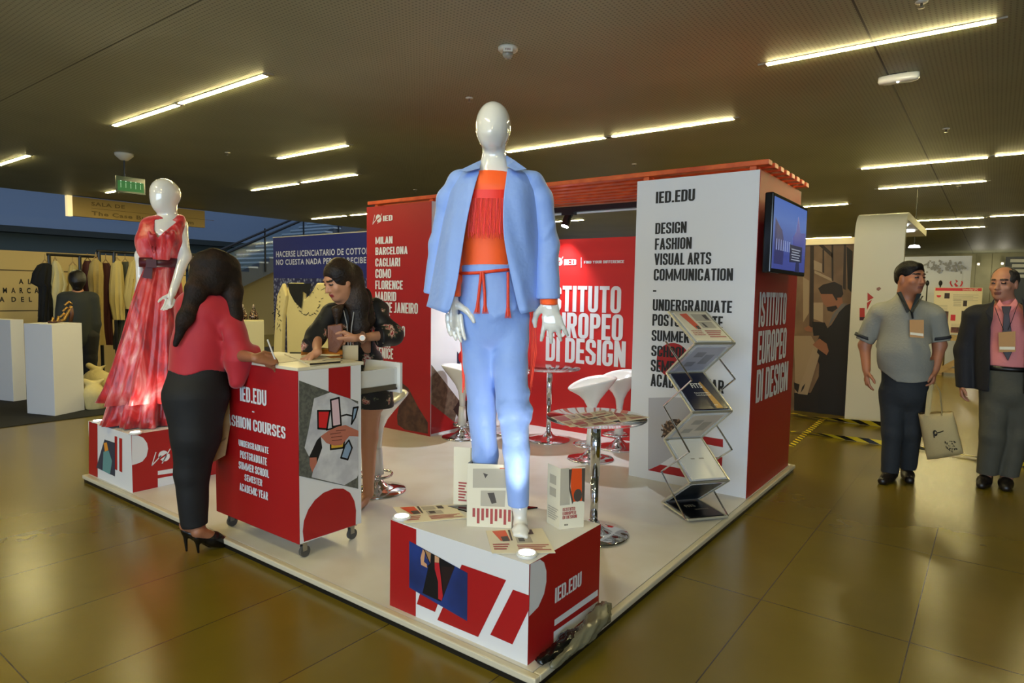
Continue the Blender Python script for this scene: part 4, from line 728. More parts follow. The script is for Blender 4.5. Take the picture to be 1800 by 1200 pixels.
# ---------------------------------------------------------------- implicit surfaces for bodies and clothes
class SDF:
    def __init__(s, pts, pad=.2, h=.005):
        P = np.array(pts, float); s.lo = P.min(0)-pad; s.h = h; s.n = np.ceil((P.max(0)+pad-s.lo)/h).astype(int)+1
        s.d = np.full(s.n, 1., np.float32); s.A = [(s.lo[i]+h*np.arange(s.n[i])).astype(np.float32) for i in range(3)]
    def reg(s, lo, hi):
        a = np.clip(np.floor((np.array(lo)-s.lo)/s.h).astype(int), 0, s.n-1); b = np.clip(np.ceil((np.array(hi)-s.lo)/s.h).astype(int)+1, 1, s.n)
        if (b <= a).any(): return None
        sl = tuple(slice(i, j) for i, j in zip(a, b)); X, Y, Z = np.meshgrid(*[s.A[i][sl[i]] for i in range(3)], indexing='ij'); return sl, X, Y, Z
    def comb(s, sl, f, k, sub):
        o = s.d[sl]
        if sub:
            f = -f; h = np.clip(.5-.5*(o-f)/k, 0, 1); s.d[sl] = o*(1-h)+f*h+k*h*(1-h)
        else:
            h = np.clip(.5+.5*(o-f)/k, 0, 1); s.d[sl] = o*(1-h)+f*h-k*h*(1-h)
    def rc(s, a, b, ra, rb, k=.02, flat=None, sub=False):
        a, b = np.array(a, float), np.array(b, float); m = max(ra, rb)+k+.02; r = s.reg(np.minimum(a, b)-m, np.maximum(a, b)+m)
        if r is None: return s
        sl, X, Y, Z = r; px, py, pz = X-a[0], Y-a[1], Z-a[2]; ba = b-a
        if flat is not None:
            n, f = np.array(flat[0], float), flat[1]; q = (px*n[0]+py*n[1]+pz*n[2])*(1/f-1); px, py, pz = px+n[0]*q, py+n[1]*q, pz+n[2]*q; ba = ba + n*(n @ ba)*(1/f-1)
        t = np.clip((px*ba[0]+py*ba[1]+pz*ba[2])/(ba @ ba+1e-9), 0, 1)
        d = np.sqrt((px-ba[0]*t)**2+(py-ba[1]*t)**2+(pz-ba[2]*t)**2)-(ra+(rb-ra)*t)
        s.comb(sl, d.astype(np.float32), k, sub); return s
    def chain(s, pts, rs, k=.02, flat=None):
        for i in range(len(pts)-1): s.rc(pts[i], pts[i+1], rs[i], rs[i+1], k, flat)
        return s
    def el(s, c, r, axes=None, k=.015, sub=False):
        c = np.array(c, float); r = r if hasattr(r, '__len__') else (r, r, r); m = max(r)+k+.02; g = s.reg(c-m, c+m)
        if g is None: return s
        sl, X, Y, Z = g; A = np.eye(3) if axes is None else np.array(axes, float); p = (X-c[0], Y-c[1], Z-c[2])
        q = [p[0]*a[0]+p[1]*a[1]+p[2]*a[2] for a in A]
        k0 = np.sqrt(sum((q[i]/r[i])**2 for i in range(3))); k1 = np.sqrt(sum((q[i]/r[i]**2)**2 for i in range(3)))+1e-6
        s.comb(sl, (k0*(k0-1)/k1).astype(np.float32), k, sub); return s
    def cut(s, p, n, lo=None, hi=None):                  # keep the side away from n
        g = s.reg(s.lo if lo is None else lo, s.lo+s.h*s.n if hi is None else hi)
        if g is None: return s
        sl, X, Y, Z = g; f = (X-p[0])*n[0]+(Y-p[1])*n[1]+(Z-p[2])*n[2]; s.d[sl] = np.maximum(s.d[sl], f.astype(np.float32)); return s
    def carve(s, fig, poly, d0, d1):                     # remove a prism: polygon of pixels seen from the front, depth range toward the viewer
        Q = [fig(x, y, d1) for x, y in poly]; Q2 = [fig(x, y, d0) for x, y in poly]; al = np.array(Q+Q2); g = s.reg(al.min(0)-.03, al.max(0)+.03)
        if g is None: return s
        sl, X, Y, Z = g; R_, F_ = fig.R, fig.F; o = fig.g
        U = (X-o[0])*R_[0]+(Y-o[1])*R_[1]; D = (X-o[0])*F_[0]+(Y-o[1])*F_[1]
        pv = [((q-o) @ R_, q[2]) for q in Q]; dd = np.full(U.shape, 1e9); sg = np.ones(U.shape)
        for i in range(len(pv)):
            (ax_, az_), (bx_, bz_) = pv[i], pv[i-1]; ex, ez = bx_-ax_, bz_-az_; wx, wz = U-ax_, Z-az_
            t = np.clip((wx*ex+wz*ez)/(ex*ex+ez*ez+1e-12), 0, 1); dd = np.minimum(dd, (wx-ex*t)**2+(wz-ez*t)**2)
            c1, c2, c3 = Z >= az_, Z < bz_, ex*wz > ez*wx; fl = (c1 & c2 & c3) | (~c1 & ~c2 & ~c3); sg = np.where(fl, -sg, sg)
        f = np.maximum(np.maximum(sg*np.sqrt(dd), D-d1), d0-D); s.d[sl] = np.maximum(s.d[sl], (-f).astype(np.float32)); return s
    def wrinkle(s, amp, fr, seed=0):
        X, Y, Z = np.meshgrid(*s.A, indexing='ij'); rng = np.random.RandomState(seed); d = np.zeros(s.d.shape, np.float32)
        for i in range(6):
            v = rng.randn(3); v /= np.linalg.norm(v); f = fr*(.6+rng.rand()); d += (np.sin((X*v[0]+Y*v[1]+Z*v[2])*f+rng.rand()*6+1.2*np.sin(Z*f*.4+i))).astype(np.float32)
        s.d += d*(amp/6); return s
    def mesh(s, smooth=1):
        d = s.d; d = np.pad(d, 1, constant_values=1.); ins = d < 0
        cnt = sum(ins[i:ins.shape[0]-1+i, j:ins.shape[1]-1+j, k:ins.shape[2]-1+k].astype(np.int8) for i in (0, 1) for j in (0, 1) for k in (0, 1))
        act = (cnt > 0) & (cnt < 8); I = np.argwhere(act); ids = np.full(act.shape, -1, np.int64); ids[act] = np.arange(len(I))
        acc = np.zeros((len(I), 3)); num = np.zeros(len(I)); cor = [(i, j, k) for i in (0, 1) for j in (0, 1) for k in (0, 1)]
        val = {c: d[I[:, 0]+c[0], I[:, 1]+c[1], I[:, 2]+c[2]] for c in cor}
        for a in cor:
            for ax_ in range(3):
                if a[ax_]: continue
                b = list(a); b[ax_] = 1; b = tuple(b); va, vb = val[a], val[b]; x = (va < 0) != (vb < 0); t = np.where(x, va/(va-vb+1e-12), 0)
                p = np.tile(np.array(a, float), (len(I), 1)); p[:, ax_] = t; acc[x] += p[x]; num[x] += 1
        V = I+acc/num[:, None]; F = []
        for ax_ in range(3):
            b1, b2 = (ax_+1) % 3, (ax_+2) % 3; sh = [slice(None)]*3; sa, sb = sh.copy(), sh.copy(); sa[ax_] = slice(0, -1); sb[ax_] = slice(1, None)
            x = ins[tuple(sa)] != ins[tuple(sb)]; E_ = np.argwhere(x); fl = ins[tuple(sa)][x]
            o1, o2 = np.zeros(3, int), np.zeros(3, int); o1[b1] = 1; o2[b2] = 1
            ok = (E_[:, b1] > 0) & (E_[:, b2] > 0) & (E_[:, b1] < act.shape[b1]) & (E_[:, b2] < act.shape[b2]) & (E_[:, ax_] < act.shape[ax_]); E_ = E_[ok]; fl = fl[ok]
            q = [ids[tuple((E_-o).T)] for o in (0*o1, o1, o1+o2, o2)]; q = np.stack(q, 1); q[~fl] = q[~fl][:, ::-1]; F.append(q)
        F = np.concatenate(F); F = F[(F >= 0).all(1)]
        for _ in range(smooth):
            S_ = np.zeros_like(V); c = np.zeros(len(V))
            for a in range(4): np.add.at(S_, F[:, a], V[F[:, (a+1) % 4]]); np.add.at(S_, F[:, a], V[F[:, (a+3) % 4]]); np.add.at(c, F[:, a], 2)
            V = V*.5+.5*S_/c[:, None]
        return s.lo+(V-1)*s.h, F
    def build(s, name, mats, parent, smooth=1, paint=None, label=None):
        V, F = s.mesh(smooth); mats = mats if isinstance(mats, (list, tuple)) else [mats]; me = bpy.data.meshes.new(name); o_ = root_org(parent)
        # one body only: keep pieces that matter
        me.vertices.add(len(V)); me.vertices.foreach_set('co', (V-o_).astype(np.float32).ravel()); me.loops.add(len(F)*4); me.loops.foreach_set('vertex_index', F.astype(np.int32).ravel())
        me.polygons.add(len(F)); me.polygons.foreach_set('loop_start', np.arange(0, len(F)*4, 4, dtype=np.int32))
        for m in mats: me.materials.append(m)
        if paint is not None: me.polygons.foreach_set('material_index', paint(V[F].mean(1)).astype(np.int32))
        me.update(calc_edges=True); me.validate(); me.shade_smooth(); ob = bpy.data.objects.new(name, me); COL.objects.link(ob)
        if parent is not None: ob.parent = parent; ORG[ob.name] = o_
        if label: ob['label'] = label
        return ob
def unit(v): v = np.array(v, float); return v/np.linalg.norm(v)
def hand(S, w, d, s, n, L=.18, spread=.12, curl=.25, rw=.023, k=.008, thumb=1.):
    """wrist, finger direction, thumb side, palm side; five separate fingers bent towards the palm"""
    d, s, n = unit(d), unit(s), unit(n); w = np.array(w, float); kk = L/.18; pc = w+d*.085*kk
    S.rc(w, w+d*.03*kk, rw, .026*kk, .015, (n, .75)); S.rc(w+d*.03*kk, pc, .03*kk, .036*kk, .02, (n, .42))
    for i, (o, l) in enumerate(((.030, .072), (.010, .08), (-.010, .074), (-.029, .058))):
        p = w+d*.082*kk+s*o*kk; a = spread*(o/.03); dd = unit(d+s*a); c = curl*(1+.12*i); l *= kk
        p1 = p+unit(dd+n*c*.4)*l*.45; p2 = p1+unit(dd+n*c*1.3)*l*.32; p3 = p2+unit(dd+n*c*2.3)*l*.26
        S.chain([p-d*.02, p, p1, p2, p3], [.0095*kk, .0098*kk, .0088*kk, .008*kk, .0068*kk], k*.5)
    b = w+d*.022*kk+s*.022*kk; t1 = b+unit(d*.62+s*.72*thumb+n*.35)*.042*kk; t2 = t1+unit(d*.85+s*.35*thumb+n*.4)*.032*kk; t3 = t2+unit(d+n*.3+s*.1)*.022*kk
    S.chain([b, t1, t2, t3], [.0155*kk, .0115*kk, .0098*kk, .0078*kk], k); return S
def head(S, c, f, up, z=1., face=True, jaw=1.):
    """face at half height; returns frame for hair and painting"""
    f = unit(f); up = unit(np.array(up)-f*(f @ np.array(up))); sd = np.cross(f, up); c = np.array(c, float); A = (sd, f, up)
    S.el(c+up*.022*z-f*.012*z, (.076*z, .097*z, .094*z), A, .02); S.el(c+f*.026*z-up*.046*z, (.058*z*jaw, .066*z, .078*z), A, .03); S.el(c+f*.064*z-up*.096*z, (.026*z*jaw, .022*z, .02*z), A, .025)
    if face:
        S.el(c+f*.083*z+up*.026*z, (.05*z, .012*z, .010*z), A, .012)
        for q in (-1, 1):
            S.el(c+f*.102*z+sd*q*.032*z+up*.004*z, (.019*z, .016*z, .011*z), A, .008, True); S.el(c+f*.079*z+sd*q*.032*z+up*.002*z, .0125*z, None, .003)
            S.el(c+f*.06*z+sd*q*.042*z-up*.03*z, (.022*z, .02*z, .02*z), A, .02); S.el(c+sd*q*.076*z-f*.008*z-up*.012*z, (.009*z, .019*z, .032*z), A, .006)
        S.rc(c+f*.089*z+up*.006*z, c+f*.106*z-up*.034*z, .0085*z, .0125*z, .012); 
        for q in (-1, 1): S.el(c+f*.094*z+sd*q*.011*z-up*.037*z, .0085*z, None, .008)
        S.el(c+f*.091*z-up*.062*z, (.023*z, .009*z, .0055*z), A, .004); S.el(c+f*.088*z-up*.073*z, (.02*z, .009*z, .006*z), A, .004)
    return (c, f, up, sd, z)
def face_paint(H, stubble=False):
    c, f, up, sd, z = H
    def p(V):
        q = V-c; a, b, u = q @ sd/z, q @ f/z, q @ up/z; m = np.zeros(len(V), int)
        e = (np.abs(np.abs(a)-.032) < .014) & (np.abs(u-.002) < .0055) & (b > .076); m[e] = 1
        m[(np.abs(np.abs(a)-.034) < .022) & (np.abs(u-.027-.06*(.034-np.abs(a))*0) < .0055) & (b > .06)] = 1
        m[(np.abs(a) < .022) & (np.abs(u+.068) < .0105) & (b > .083)] = 2
        if stubble: m[(m == 0) & (u < -.045) & (u > -.115) & (b > .01) & (np.abs(a) < .062)] = 3
        return m
    return p
DARKFACE = mat('face_dark', (38, 24, 20), .4); LIPS = mat('lips', (156, 84, 76), .45); STUB = mat('stubble', (134, 96, 76), .6)
MANN = mat('mannequin_gloss', (224, 222, 214), .08, coat=1.)

# ---------------------------------------------------------------- mannequin in the blue suit
t = thing('dressed_mannequin', 'white faceless mannequin in open pale blue suit and orange fringed top on the near plinth', 'mannequin', FM.g)
P = FM; R_, F_, Zv = FM.R, FM.F, np.array([0, 0, 1.])
S = SDF([P(735, 175), P(1010, 945), P(868, 600, .25), P(868, 600, -.25)], .05, .0045)
c = P(867, 222, .03); f = unit(F_-R_*.12-Zv*.03); A = (np.cross(f, Zv), f, Zv)
S.el(c+Zv*.015-f*.008, (.068, .088, .082), A, .02); S.el(c-Zv*.035+f*.02, (.054, .066, .066), A, .05); S.rc(c-Zv*.02+f*.07, c-Zv*.04+f*.078, .006, .009, .03)
S.rc(P(868, 250), P(869, 292), .046, .05, .02); S.rc(P(869, 292), P(869, 312, -.02), .05, .085, .03, (F_, .7))
S.rc(P(818, 326), P(922, 326), .034, .034, .03); S.rc(P(868, 340), P(862, 460), .12, .10, .04, (F_, .6)); S.rc(P(862, 460), P(868, 540), .10, .115, .04, (F_, .7))
wl, wr = P(796, 526, .05), P(965, 528, .06)
S.chain([P(818, 328), P(800, 430, -.02), wl], [.034, .03, .022], .02); S.chain([P(924, 328), P(962, 430, -.03), wr], [.034, .03, .022], .02)
hand(S, wl, P(801, 600, .06)-wl, R_*.9+F_*.4, F_*.2+R_*.6, .19, .04, .12); hand(S, wr, P(978, 600, .07)-wr, -R_, -F_, .195, .36, .2)
S.chain([P(845, 560), P(848, 715, -.06), P(858, 885, -.13)], [.06, .045, .03], .03); S.chain([P(895, 560), P(898, 710, .02), P(913, 890, .0)], [.06, .045, .03], .03)
ft = az(915, 931, MZ); S.rc(P(913, 885), ft+Zv*.028+F_*.0, .03, .028, .02); S.rc(ft+Zv*.022-F_*.03, ft+Zv*.02+F_*.055, .028, .027, .02); S.rc(ft+Zv*.014+F_*.05, ft+Zv*.012+F_*.085, .02, .014, .015, (R_, 1.9))
for i in range(5): S.rc(ft+Zv*.012+F_*(.075)+R_*(.022-.011*i), ft+Zv*.009+F_*(.103-.005*i)+R_*(.025-.0125*i), .009 if i else .011, .007 if i else .009, .005)
ft2 = np.array([*P(860, 890, -.14)[:2], MZ]); S.rc(ft2+Zv*.03, ft2+Zv*.02+F_*.05, .03, .024, .02, None)
S.cut(np.array([0, 0, MZ+.001]), (0, 0, -1)); S.build('body', MANN, t, 2)
MB().box(-np.array([0, 0, 0.])+0, (0, 0, 0)) if 0 else None
bq = [az(*q, MZ) for q in ((787, 891), (880, 886), (945, 893), (850, 908))]
MB().slab([q+Zv*.006 for q in bq], (0, 0, 1), .0055).build('base_plate', mat('gloss_black_base', (10, 10, 10), .08), t)
# orange top with band and fringe
OR = mat('orange_fabric', (255, 92, 14), .55, sheen=.3); OR2 = mat('orange_red_band', (240, 40, 10), .5)
S = SDF([P(770, 280), P(990, 545), P(868, 400, .2), P(868, 400, -.2)], .05, .005)
S.rc(P(866, 300), P(866, 330), .07, .12, .03, (F_, .72)); S.rc(P(866, 335), P(860, 400), .128, .118, .04, (F_, .72)); S.rc(P(860, 400), P(858, 485), .118, .108, .04, (F_, .76))
S.chain([P(820, 328), P(801, 430, -.02), P(797, 520, .05)], [.04, .036, .032], .02); S.chain([P(924, 328), P(962, 430, -.03), P(965, 538, .06)], [.04, .036, .036], .02)
S.cut(P(866, 296, .09), unit(Zv-F_*.15)); S.cut(P(797, 521, .05), (0, 0, -1), P(780, 540, 0)-.08, P(800, 500, 0)+.09); S.cut(P(964, 536, .06), (0, 0, -1), P(964, 530, 0)-.12, P(964, 520, 0)+.12)
S.wrinkle(.003, 40, 3); top = S.build('orange_top', OR, t, 1)
def front_arc(y, xs, d0, bulge, cx=858, hw=48): return [P(x, y, d0-bulge*((x-cx)/hw)**2) for x in xs]
xs = np.linspace(822, 893, 18)
b = MB(); b.grid([front_arc(y, xs, .102, .035) for y in (333, 340, 348)]); o = b.build('chest_band', OR2, top); md = o.modifiers.new('solid', 'SOLIDIFY'); md.thickness = .003
b = MB()
for i, x in enumerate(np.linspace(823, 890, 46)):
    y1 = 414+6*math.sin(i*2.3); pts = [P(x+.8*math.sin(i+k*.9), 348+(y1-348)*k/5, .108-.035*((x-858)/48)**2+.003*math.sin(i*1.7)) for k in range(6)]; b.tube(pts, .0014, 5)
o = b.build('chest_fringe', [OR2], top); o['kind'] = 'stuff'
# trousers
BLUE = mat('pale_blue_cotton', (136, 168, 232), .55, bump=(11, .5), sheen=.2)
S = SDF([P(790, 455), P(950, 900), P(868, 600, .2), P(868, 600, -.2)], .04, .005)
S.rc(P(858, 474), P(866, 535), .116, .134, .04, (F_, .82)); S.rc(P(866, 535), P(868, 560), .134, .13, .03, (F_, .74))
S.chain([P(838, 560, 0), P(843, 640, -.03), P(847, 720, -.06), P(852, 800, -.09), P(858, 895, -.13)], [.074, .066, .060, .055, .052], .02); S.chain([P(899, 560, 0), P(898, 640, .01), P(900, 715, .02), P(908, 790, .01), P(911, 895, 0)], [.076, .071, .065, .056, .046], .02); S.rc(P(868, 575, 0), P(870, 640, -.02), .05, .03, .03)
S.rc(P(880, 735, .055), P(926, 690, .03), .012, .006, .03); S.rc(P(892, 712, .06), P(928, 735, .03), .010, .008, .03); S.rc(P(872, 555, .1), P(905, 540, .085), .008, .005, .03); S.rc(P(915, 760, .05), P(930, 720, .03), .01, .012, .03)
S.rc(P(866, 690, .08), P(866, 580, .12), .006, .01, .03, None, True); S.cut(P(858, 466, 0), (0, 0, 1)); S.cut(P(912, 893, .03), (0, 0, -1)); S.wrinkle(.006, 26, 5); tr = S.build('trousers', BLUE, t, 1)
CORD = mat('red_orange_cord', (222, 62, 24), .5)
b = MB(); b.tube([P(806, 480, .03), P(825, 480, .085), P(846, 479, .1), P(870, 476, .1), P(890, 474, .085), P(902, 474, .05)], .0065, 8)
for x0, x1, x2, y in ((846, 842, 838, 548), (849, 852, 853, 548), (893, 893, 893, 556)):
    b.tube([P(x0, 478, .108), P(x1, 515, .112), P(x2, y, .108)], [.006, .006, .007], 8)
    for k in range(5): b.tube([P(x1, 525, .112), P(x2-5+2.5*k, y+3, .11)], .0018, 5)
b.build('cord_belt', CORD, t)
b = MB()
for i in range(12):
    x = 934+i*.8; b.tube([P(x, 548, -.01), P(x+3*math.sin(i), 620, -.02+.003*i), P(932+.9*(i % 5), 660+5*(i % 7), -.02+.003*i)], .0017, 5)
for i in range(12):
    x = 809+i*.6; b.tube([P(x-3, 545, -.03), P(x+2, 620, -.03), P(813+.8*(i % 5), 665+5*(i % 6), -.035+.002*i)], .0017, 5)
o = b.build('long_fringe', mat('fringe_orange', (250, 62, 10), .5), t); o['kind'] = 'stuff'
# open jacket: sheet rows from the left front edge round the back to the right front edge
rows = []
for y, el_, ol, or_, er, df, dl in ((296, 845, 826, 908, 892, .05, .03), (304, 842, 806, 934, 891, .08, .02), (318, 837, 792, 950, 889, .10, 0), (345, 830, 786, 954, 885, .118, 0), (380, 822, 780, 954, 884, .125, .0), (420, 815, 772, 954, 885, .125, .01), (470, 808, 763, 954, 895, .12, .01), (520, 800, 754, 955, 906, .12, .01), (552, 788, 749, 952, 914, .12, .01)):
    r = []; hw = (or_-ol)/2
    last = y == 552
    for a in np.linspace(0, 1, 10): 
        x = el_+(ol-el_)*a; r.append(P(x, y-(14*a if last else 0), df-(df+.01-dl)*a**2.2+.006*math.sin(a*9+y*.02)*min(1, (y-296)/80)))
    for a in np.linspace(0, PI, 14)[1:-1]: x = (ol+or_)/2-hw*math.cos(a); r.append(P(x, y-(14 if last else 0), -.125*math.sin(a)**.8-.01))
    for a in np.linspace(0, 1, 10): x = or_+(er-or_)*a; r.append(P(x, y-(8*(1-a) if last else 0), -.01+(df+.01)*(1-(1-a)**2.2)+.007*math.sin(a*10+y*.025)*min(1, (y-296)/80)))
    rows.append(r)
b = MB(); b.grid(rows); jk = b.build('jacket', BLUE, t, True); md = jk.modifiers.new('subsurf', 'SUBSURF'); md.levels = md.render_levels = 2; md = jk.modifiers.new('solid', 'SOLIDIFY'); md.thickness = .004; md.offset = 0
S = SDF([P(735, 290), P(1000, 550), P(868, 400, .15), P(868, 400, -.2)], .04, .005)
S.chain([P(934, 324, -.0), P(948, 350, -.015), P(960, 430, -.02), P(964, 535, .055)], [.047, .051, .052, .049], .025, (F_, .95)); S.rc(P(900, 306, -.01), P(934, 322, -.01), .03, .048, .03)
S.rc(P(960, 470, .04), P(975, 440, .02), .006, .006, .02); S.rc(P(955, 420, .03), P(972, 395, .01), .006, .006, .02); S.cut(P(965, 525, .055), unit(-Zv+R_*.05)); S.wrinkle(.004, 30, 8); S.build('sleeve', BLUE, jk, 1)
S = SDF([P(735, 290), P(850, 550), P(800, 400, .1), P(800, 400, -.2)], .04, .005)
S.chain([P(808, 322, -.01), P(790, 350, -.03), P(772, 430, -.05), P(758, 530, -.05)], [.048, .047, .042, .038], .025, (F_, .8)); S.rc(P(838, 306, -.01), P(810, 322, -.01), .03, .048, .03); S.cut(P(752, 516, -.04), unit(-Zv-R_*.25)); S.wrinkle(.004, 30, 9); S.build('sleeve', BLUE, jk, 1)
b = MB(); d0 = .105
b.slab([P(889, 272, -.0), P(905, 282, .06), P(926, 297, .09), P(906, 300, .115), P(891, 292, .1)], P(900, 290, .2)-P(900, 290, .1), .006); b.slab([P(846, 281, .0), P(843, 296, .1), P(822, 301, .11), P(806, 300, .09), P(835, 286, .05)], F_, .006)
b.grid([[P(846, 281, .0), P(850, 276, -.06), P(868, 272, -.09), P(884, 270, -.06), P(889, 272, 0)], [P(838, 296, .0), P(846, 290, -.08), P(868, 288, -.12), P(890, 288, -.08), P(900, 290, 0)]])
b.build('collar', BLUE, jk, False)

# ---------------------------------------------------------------- mannequin in the red dress
FD = Fig((-3.66, .38, DZ)); P = FD; R_, F_ = FD.R, FD.F
t = thing('dressed_mannequin', 'white faceless mannequin in a long red and pink marbled belted gown on the left plinth', 'mannequin', FD.g)
S = SDF([P(225, 305), P(340, 560), P(290, 400, .3), P(290, 400, -.3), P(290, 745)], .06, .005)
c = P(290, 345); f = unit(-R_*.8+F_*.6-Zv*.06); A = (np.cross(f, Zv), f, Zv); zz = 1.2
S.el(c+Zv*.02*zz-f*.005, (.076*zz, .09*zz, .086*zz), A, .02); S.el(c-Zv*.045*zz+f*.022*zz, (.056*zz, .06*zz, .066*zz), A, .05)
S.rc(P(296, 368), P(299, 392), .058, .06, .03); S.rc(P(299, 392), P(293, 405), .06, .10, .04, (F_, .7)); S.rc(P(262, 398), P(316, 396, .02), .045, .047, .04)
S.rc(P(288, 415), P(284, 458), .14, .105, .05, (F_, .75)); S.rc(P(284, 458), P(282, 500), .1, .10, .05, (F_, .8))
w1 = P(303, 515, .16); S.chain([P(316, 398, .02), P(325, 450, .06), w1], [.05, .040, .026], .03); hand(S, w1, P(297, 536, .2)-w1, -R_, F_*.2-R_, .16, .03, .2)
w2 = P(246, 490, -.10); S.chain([P(262, 400, -.02), P(248, 450, -.1), w2], [.048, .038, .026], .03); hand(S, w2, P(238, 520, -.10)-w2, F_, R_, .19, .08, .2)
S.chain([P(275, 500), P(270, 620), P(268, 735)], [.09, .06, .04], .03); S.cut(np.array([0, 0, DZ+.001]), (0, 0, -1)); S.build('body', MANN, t, 2)
def marble():
    m = mat('marbled_red_silk', (168, 24, 34), .35, sheen=.3); nt = m.node_tree; b = nt.nodes['Principled BSDF']; tc = N(nt, 'ShaderNodeTexCoord'); mp = N(nt, 'ShaderNodeMapping'); mp.inputs['Scale'].default_value = (1, 1, .35)
    n = N(nt, 'ShaderNodeTexNoise'); n.inputs['Scale'].default_value = 7; n.inputs['Detail'].default_value = 5; n.inputs['Distortion'].default_value = 1.4; r = N(nt, 'ShaderNodeValToRGB'); e = r.color_ramp.elements
    e[0].position = .34; e[0].color = (*lin((122, 14, 28)), 1); e[1].position = .72; e[1].color = (*lin((232, 168, 160)), 1)
    for q, c_ in ((.45, (176, 22, 30)), (.53, (200, 44, 44)), (.61, (206, 96, 98))): e.new(q).color = (*lin(c_), 1)
    L = nt.links.new; L(tc.outputs['Object'], mp.inputs[0]); L(mp.outputs[0], n.inputs['Vector']); L(n.outputs[0], r.inputs[0]); L(r.outputs[0], b.inputs['Base Color'])
    n2 = N(nt, 'ShaderNodeTexNoise'); n2.inputs['Scale'].default_value = 22; n2.inputs['Detail'].default_value = 4; bp = N(nt, 'ShaderNodeBump'); bp.inputs['Strength'].default_value = .35; bp.inputs['Distance'].default_value = .02
    L(mp.outputs[0], n2.inputs['Vector']); L(n2.outputs[0], bp.inputs['Height']); L(bp.outputs[0], b.inputs['Normal']); return m
MRB = marble()
S = SDF([P(235, 370), P(335, 480), P(290, 420, .3), P(290, 420, -.3)], .06, .006)
S.rc(P(286, 425), P(284, 462), .165, .128, .05, (F_, .8)); S.rc(P(263, 398), P(313, 397, .02), .068, .062, .04); S.rc(P(290, 408), P(286, 425), .12, .15, .04, (F_, .7)); S.rc(P(318, 384, .03), P(300, 420, .10), .03, .05, .03); S.rc(P(258, 420, .02), P(256, 440, .03), .06, .05, .05)
for i in range(7): S.rc(P(262+7*i, 408+(i % 2)*6, .14), P(270+4.5*i, 456, .11), .012, .006, .015)
S.carve(P, ((272, 376), (290, 374), (312, 380), (277, 413), (270, 396)), .0, .5); S.wrinkle(.006, 30, 4); S.build('bodice', MRB, t, 1)
def skirt_rows(spec, nple, amp, seed, n=120, d=None):
    rows = []; rng = np.random.RandomState(seed); ph = rng.rand(4)*6.28
    for i, (y, x0, x1, am) in enumerate(spec):
        c = P((x0+x1)/2, y); hw = np.linalg.norm(P(x1, y)-P(x0, y))/2; r = []
        for k in range(n):
            a = 2*PI*k/n; w_ = 1+am*(math.sin(nple*a+ph[0]+.15*i)+.6*math.sin((nple*2+1)*a+ph[1]-.3*i)+.35*math.sin(5*a+ph[2]+.5*i)); q = c+(R_*math.cos(a)+F_*.82*math.sin(a))*hw*w_
            q[2] = max(q[2]+.012*am*6*math.sin(3*a+ph[3]+i), DZ+.006); r.append(q)
        rows.append(r)
    return rows
b = MB(); b.grid(skirt_rows([(462, 255, 312, 0), (475, 252, 314, .02), (500, 243, 318, .05), (540, 231, 322, .07), (590, 219, 328, .08), (640, 206, 334, .09), (680, 194, 338, .1), (703, 186, 341, .12)], 9, .1, 1), True); o = b.build('skirt', MRB, t, True); md = o.modifiers.new('solid', 'SOLIDIFY'); md.thickness = .004
b = MB(); b.grid(skirt_rows([(600, 232, 318, .03), (660, 212, 328, .06), (700, 200, 334, .08), (725, 192, 338, .1), (741, 186, 341, .12)], 11, .1, 2), True); o = b.build('underskirt', MRB, t, True); md = o.modifiers.new('solid', 'SOLIDIFY'); md.thickness = .004
b = MB(); rows = []
for y in (454, 462, 470): c = P(283, y); rows.append([c+R_*.136*math.cos(a)+F_*.112*math.sin(a) for a in np.linspace(0, 2*PI, 40, False)])
b.grid(rows, True); o = b.build('belt', mat('maroon_belt', (70, 16, 26), .35), t, True); md = o.modifiers.new('solid', 'SOLIDIFY'); md.thickness = .006; md.offset = 1
b = MB(); c = P(266, 463, .125); b.obox(c, (R_, F_, Zv), (.032, .02, .03)); b.slab([c+R_*.01, c-R_*.03, c-R_*.06-Zv*.10, c-Zv*.11], F_, .008); b.build('belt_knot', mat('maroon_belt'), o)
# ---------------------------------------------------------------- people
def shoe(S, heel, toe, w=.042, h=.07): 
    u = unit(toe-heel); s = np.cross(u, (0, 0, 1)); S.rc(heel+u*.03+np.array([0, 0, .04]), heel+u*.14+np.array([0, 0, .04]), .036, w, .02); S.rc(heel+u*.12+np.array([0, 0, .032]), toe-u*.04+np.array([0, 0, .026]), w, .034, .02); S.rc(heel+u*.04+np.array([0, 0, .05]), heel+u*.05+np.array([0, 0, h+.02]), .036, .04, .02)
# -- woman in red, seen from behind at the counter
g = az(352, 966, 0); FW = Fig(g); P = FW; R_, F_ = FW.R, FW.F
t = thing('person', 'woman with long dark hair in red blouse and black trousers writing at the counter', 'person', g)
fd = unit(R_*.9-F_*.25)                                             # the way she faces
hnd = az(470, 630, KZ1+.035)
S = SDF([P(280, 420), P(500, 965), P(350, 600, .3), P(350, 600, -.35), hnd], .05, .005)
hc = P(382, 478, -.04); H = head(S, hc, unit(fd-F_*.45-Zv*.35), Zv+fd*.3, 1.0)
S.rc(hc-Zv*.06, P(366, 528), .05, .06, .03); S.rc(P(335, 535, .03), P(398, 532, -.06), .05, .05, .05); S.rc(P(358, 550), P(350, 640), .11, .11, .05, (F_, .8)); S.rc(P(350, 640), P(345, 690), .12, .13, .05)
wr = hnd-fd*.06+Zv*.005; el_ = P(420, 624, .09); S.chain([P(398, 535, -.04), el_, wr], [.046, .036, .022], .03); hand(S, wr, fd*.9+Zv*-.25, -F_*.3+Zv*.8, -Zv*.8-F_*.5, .17, .04, .9)
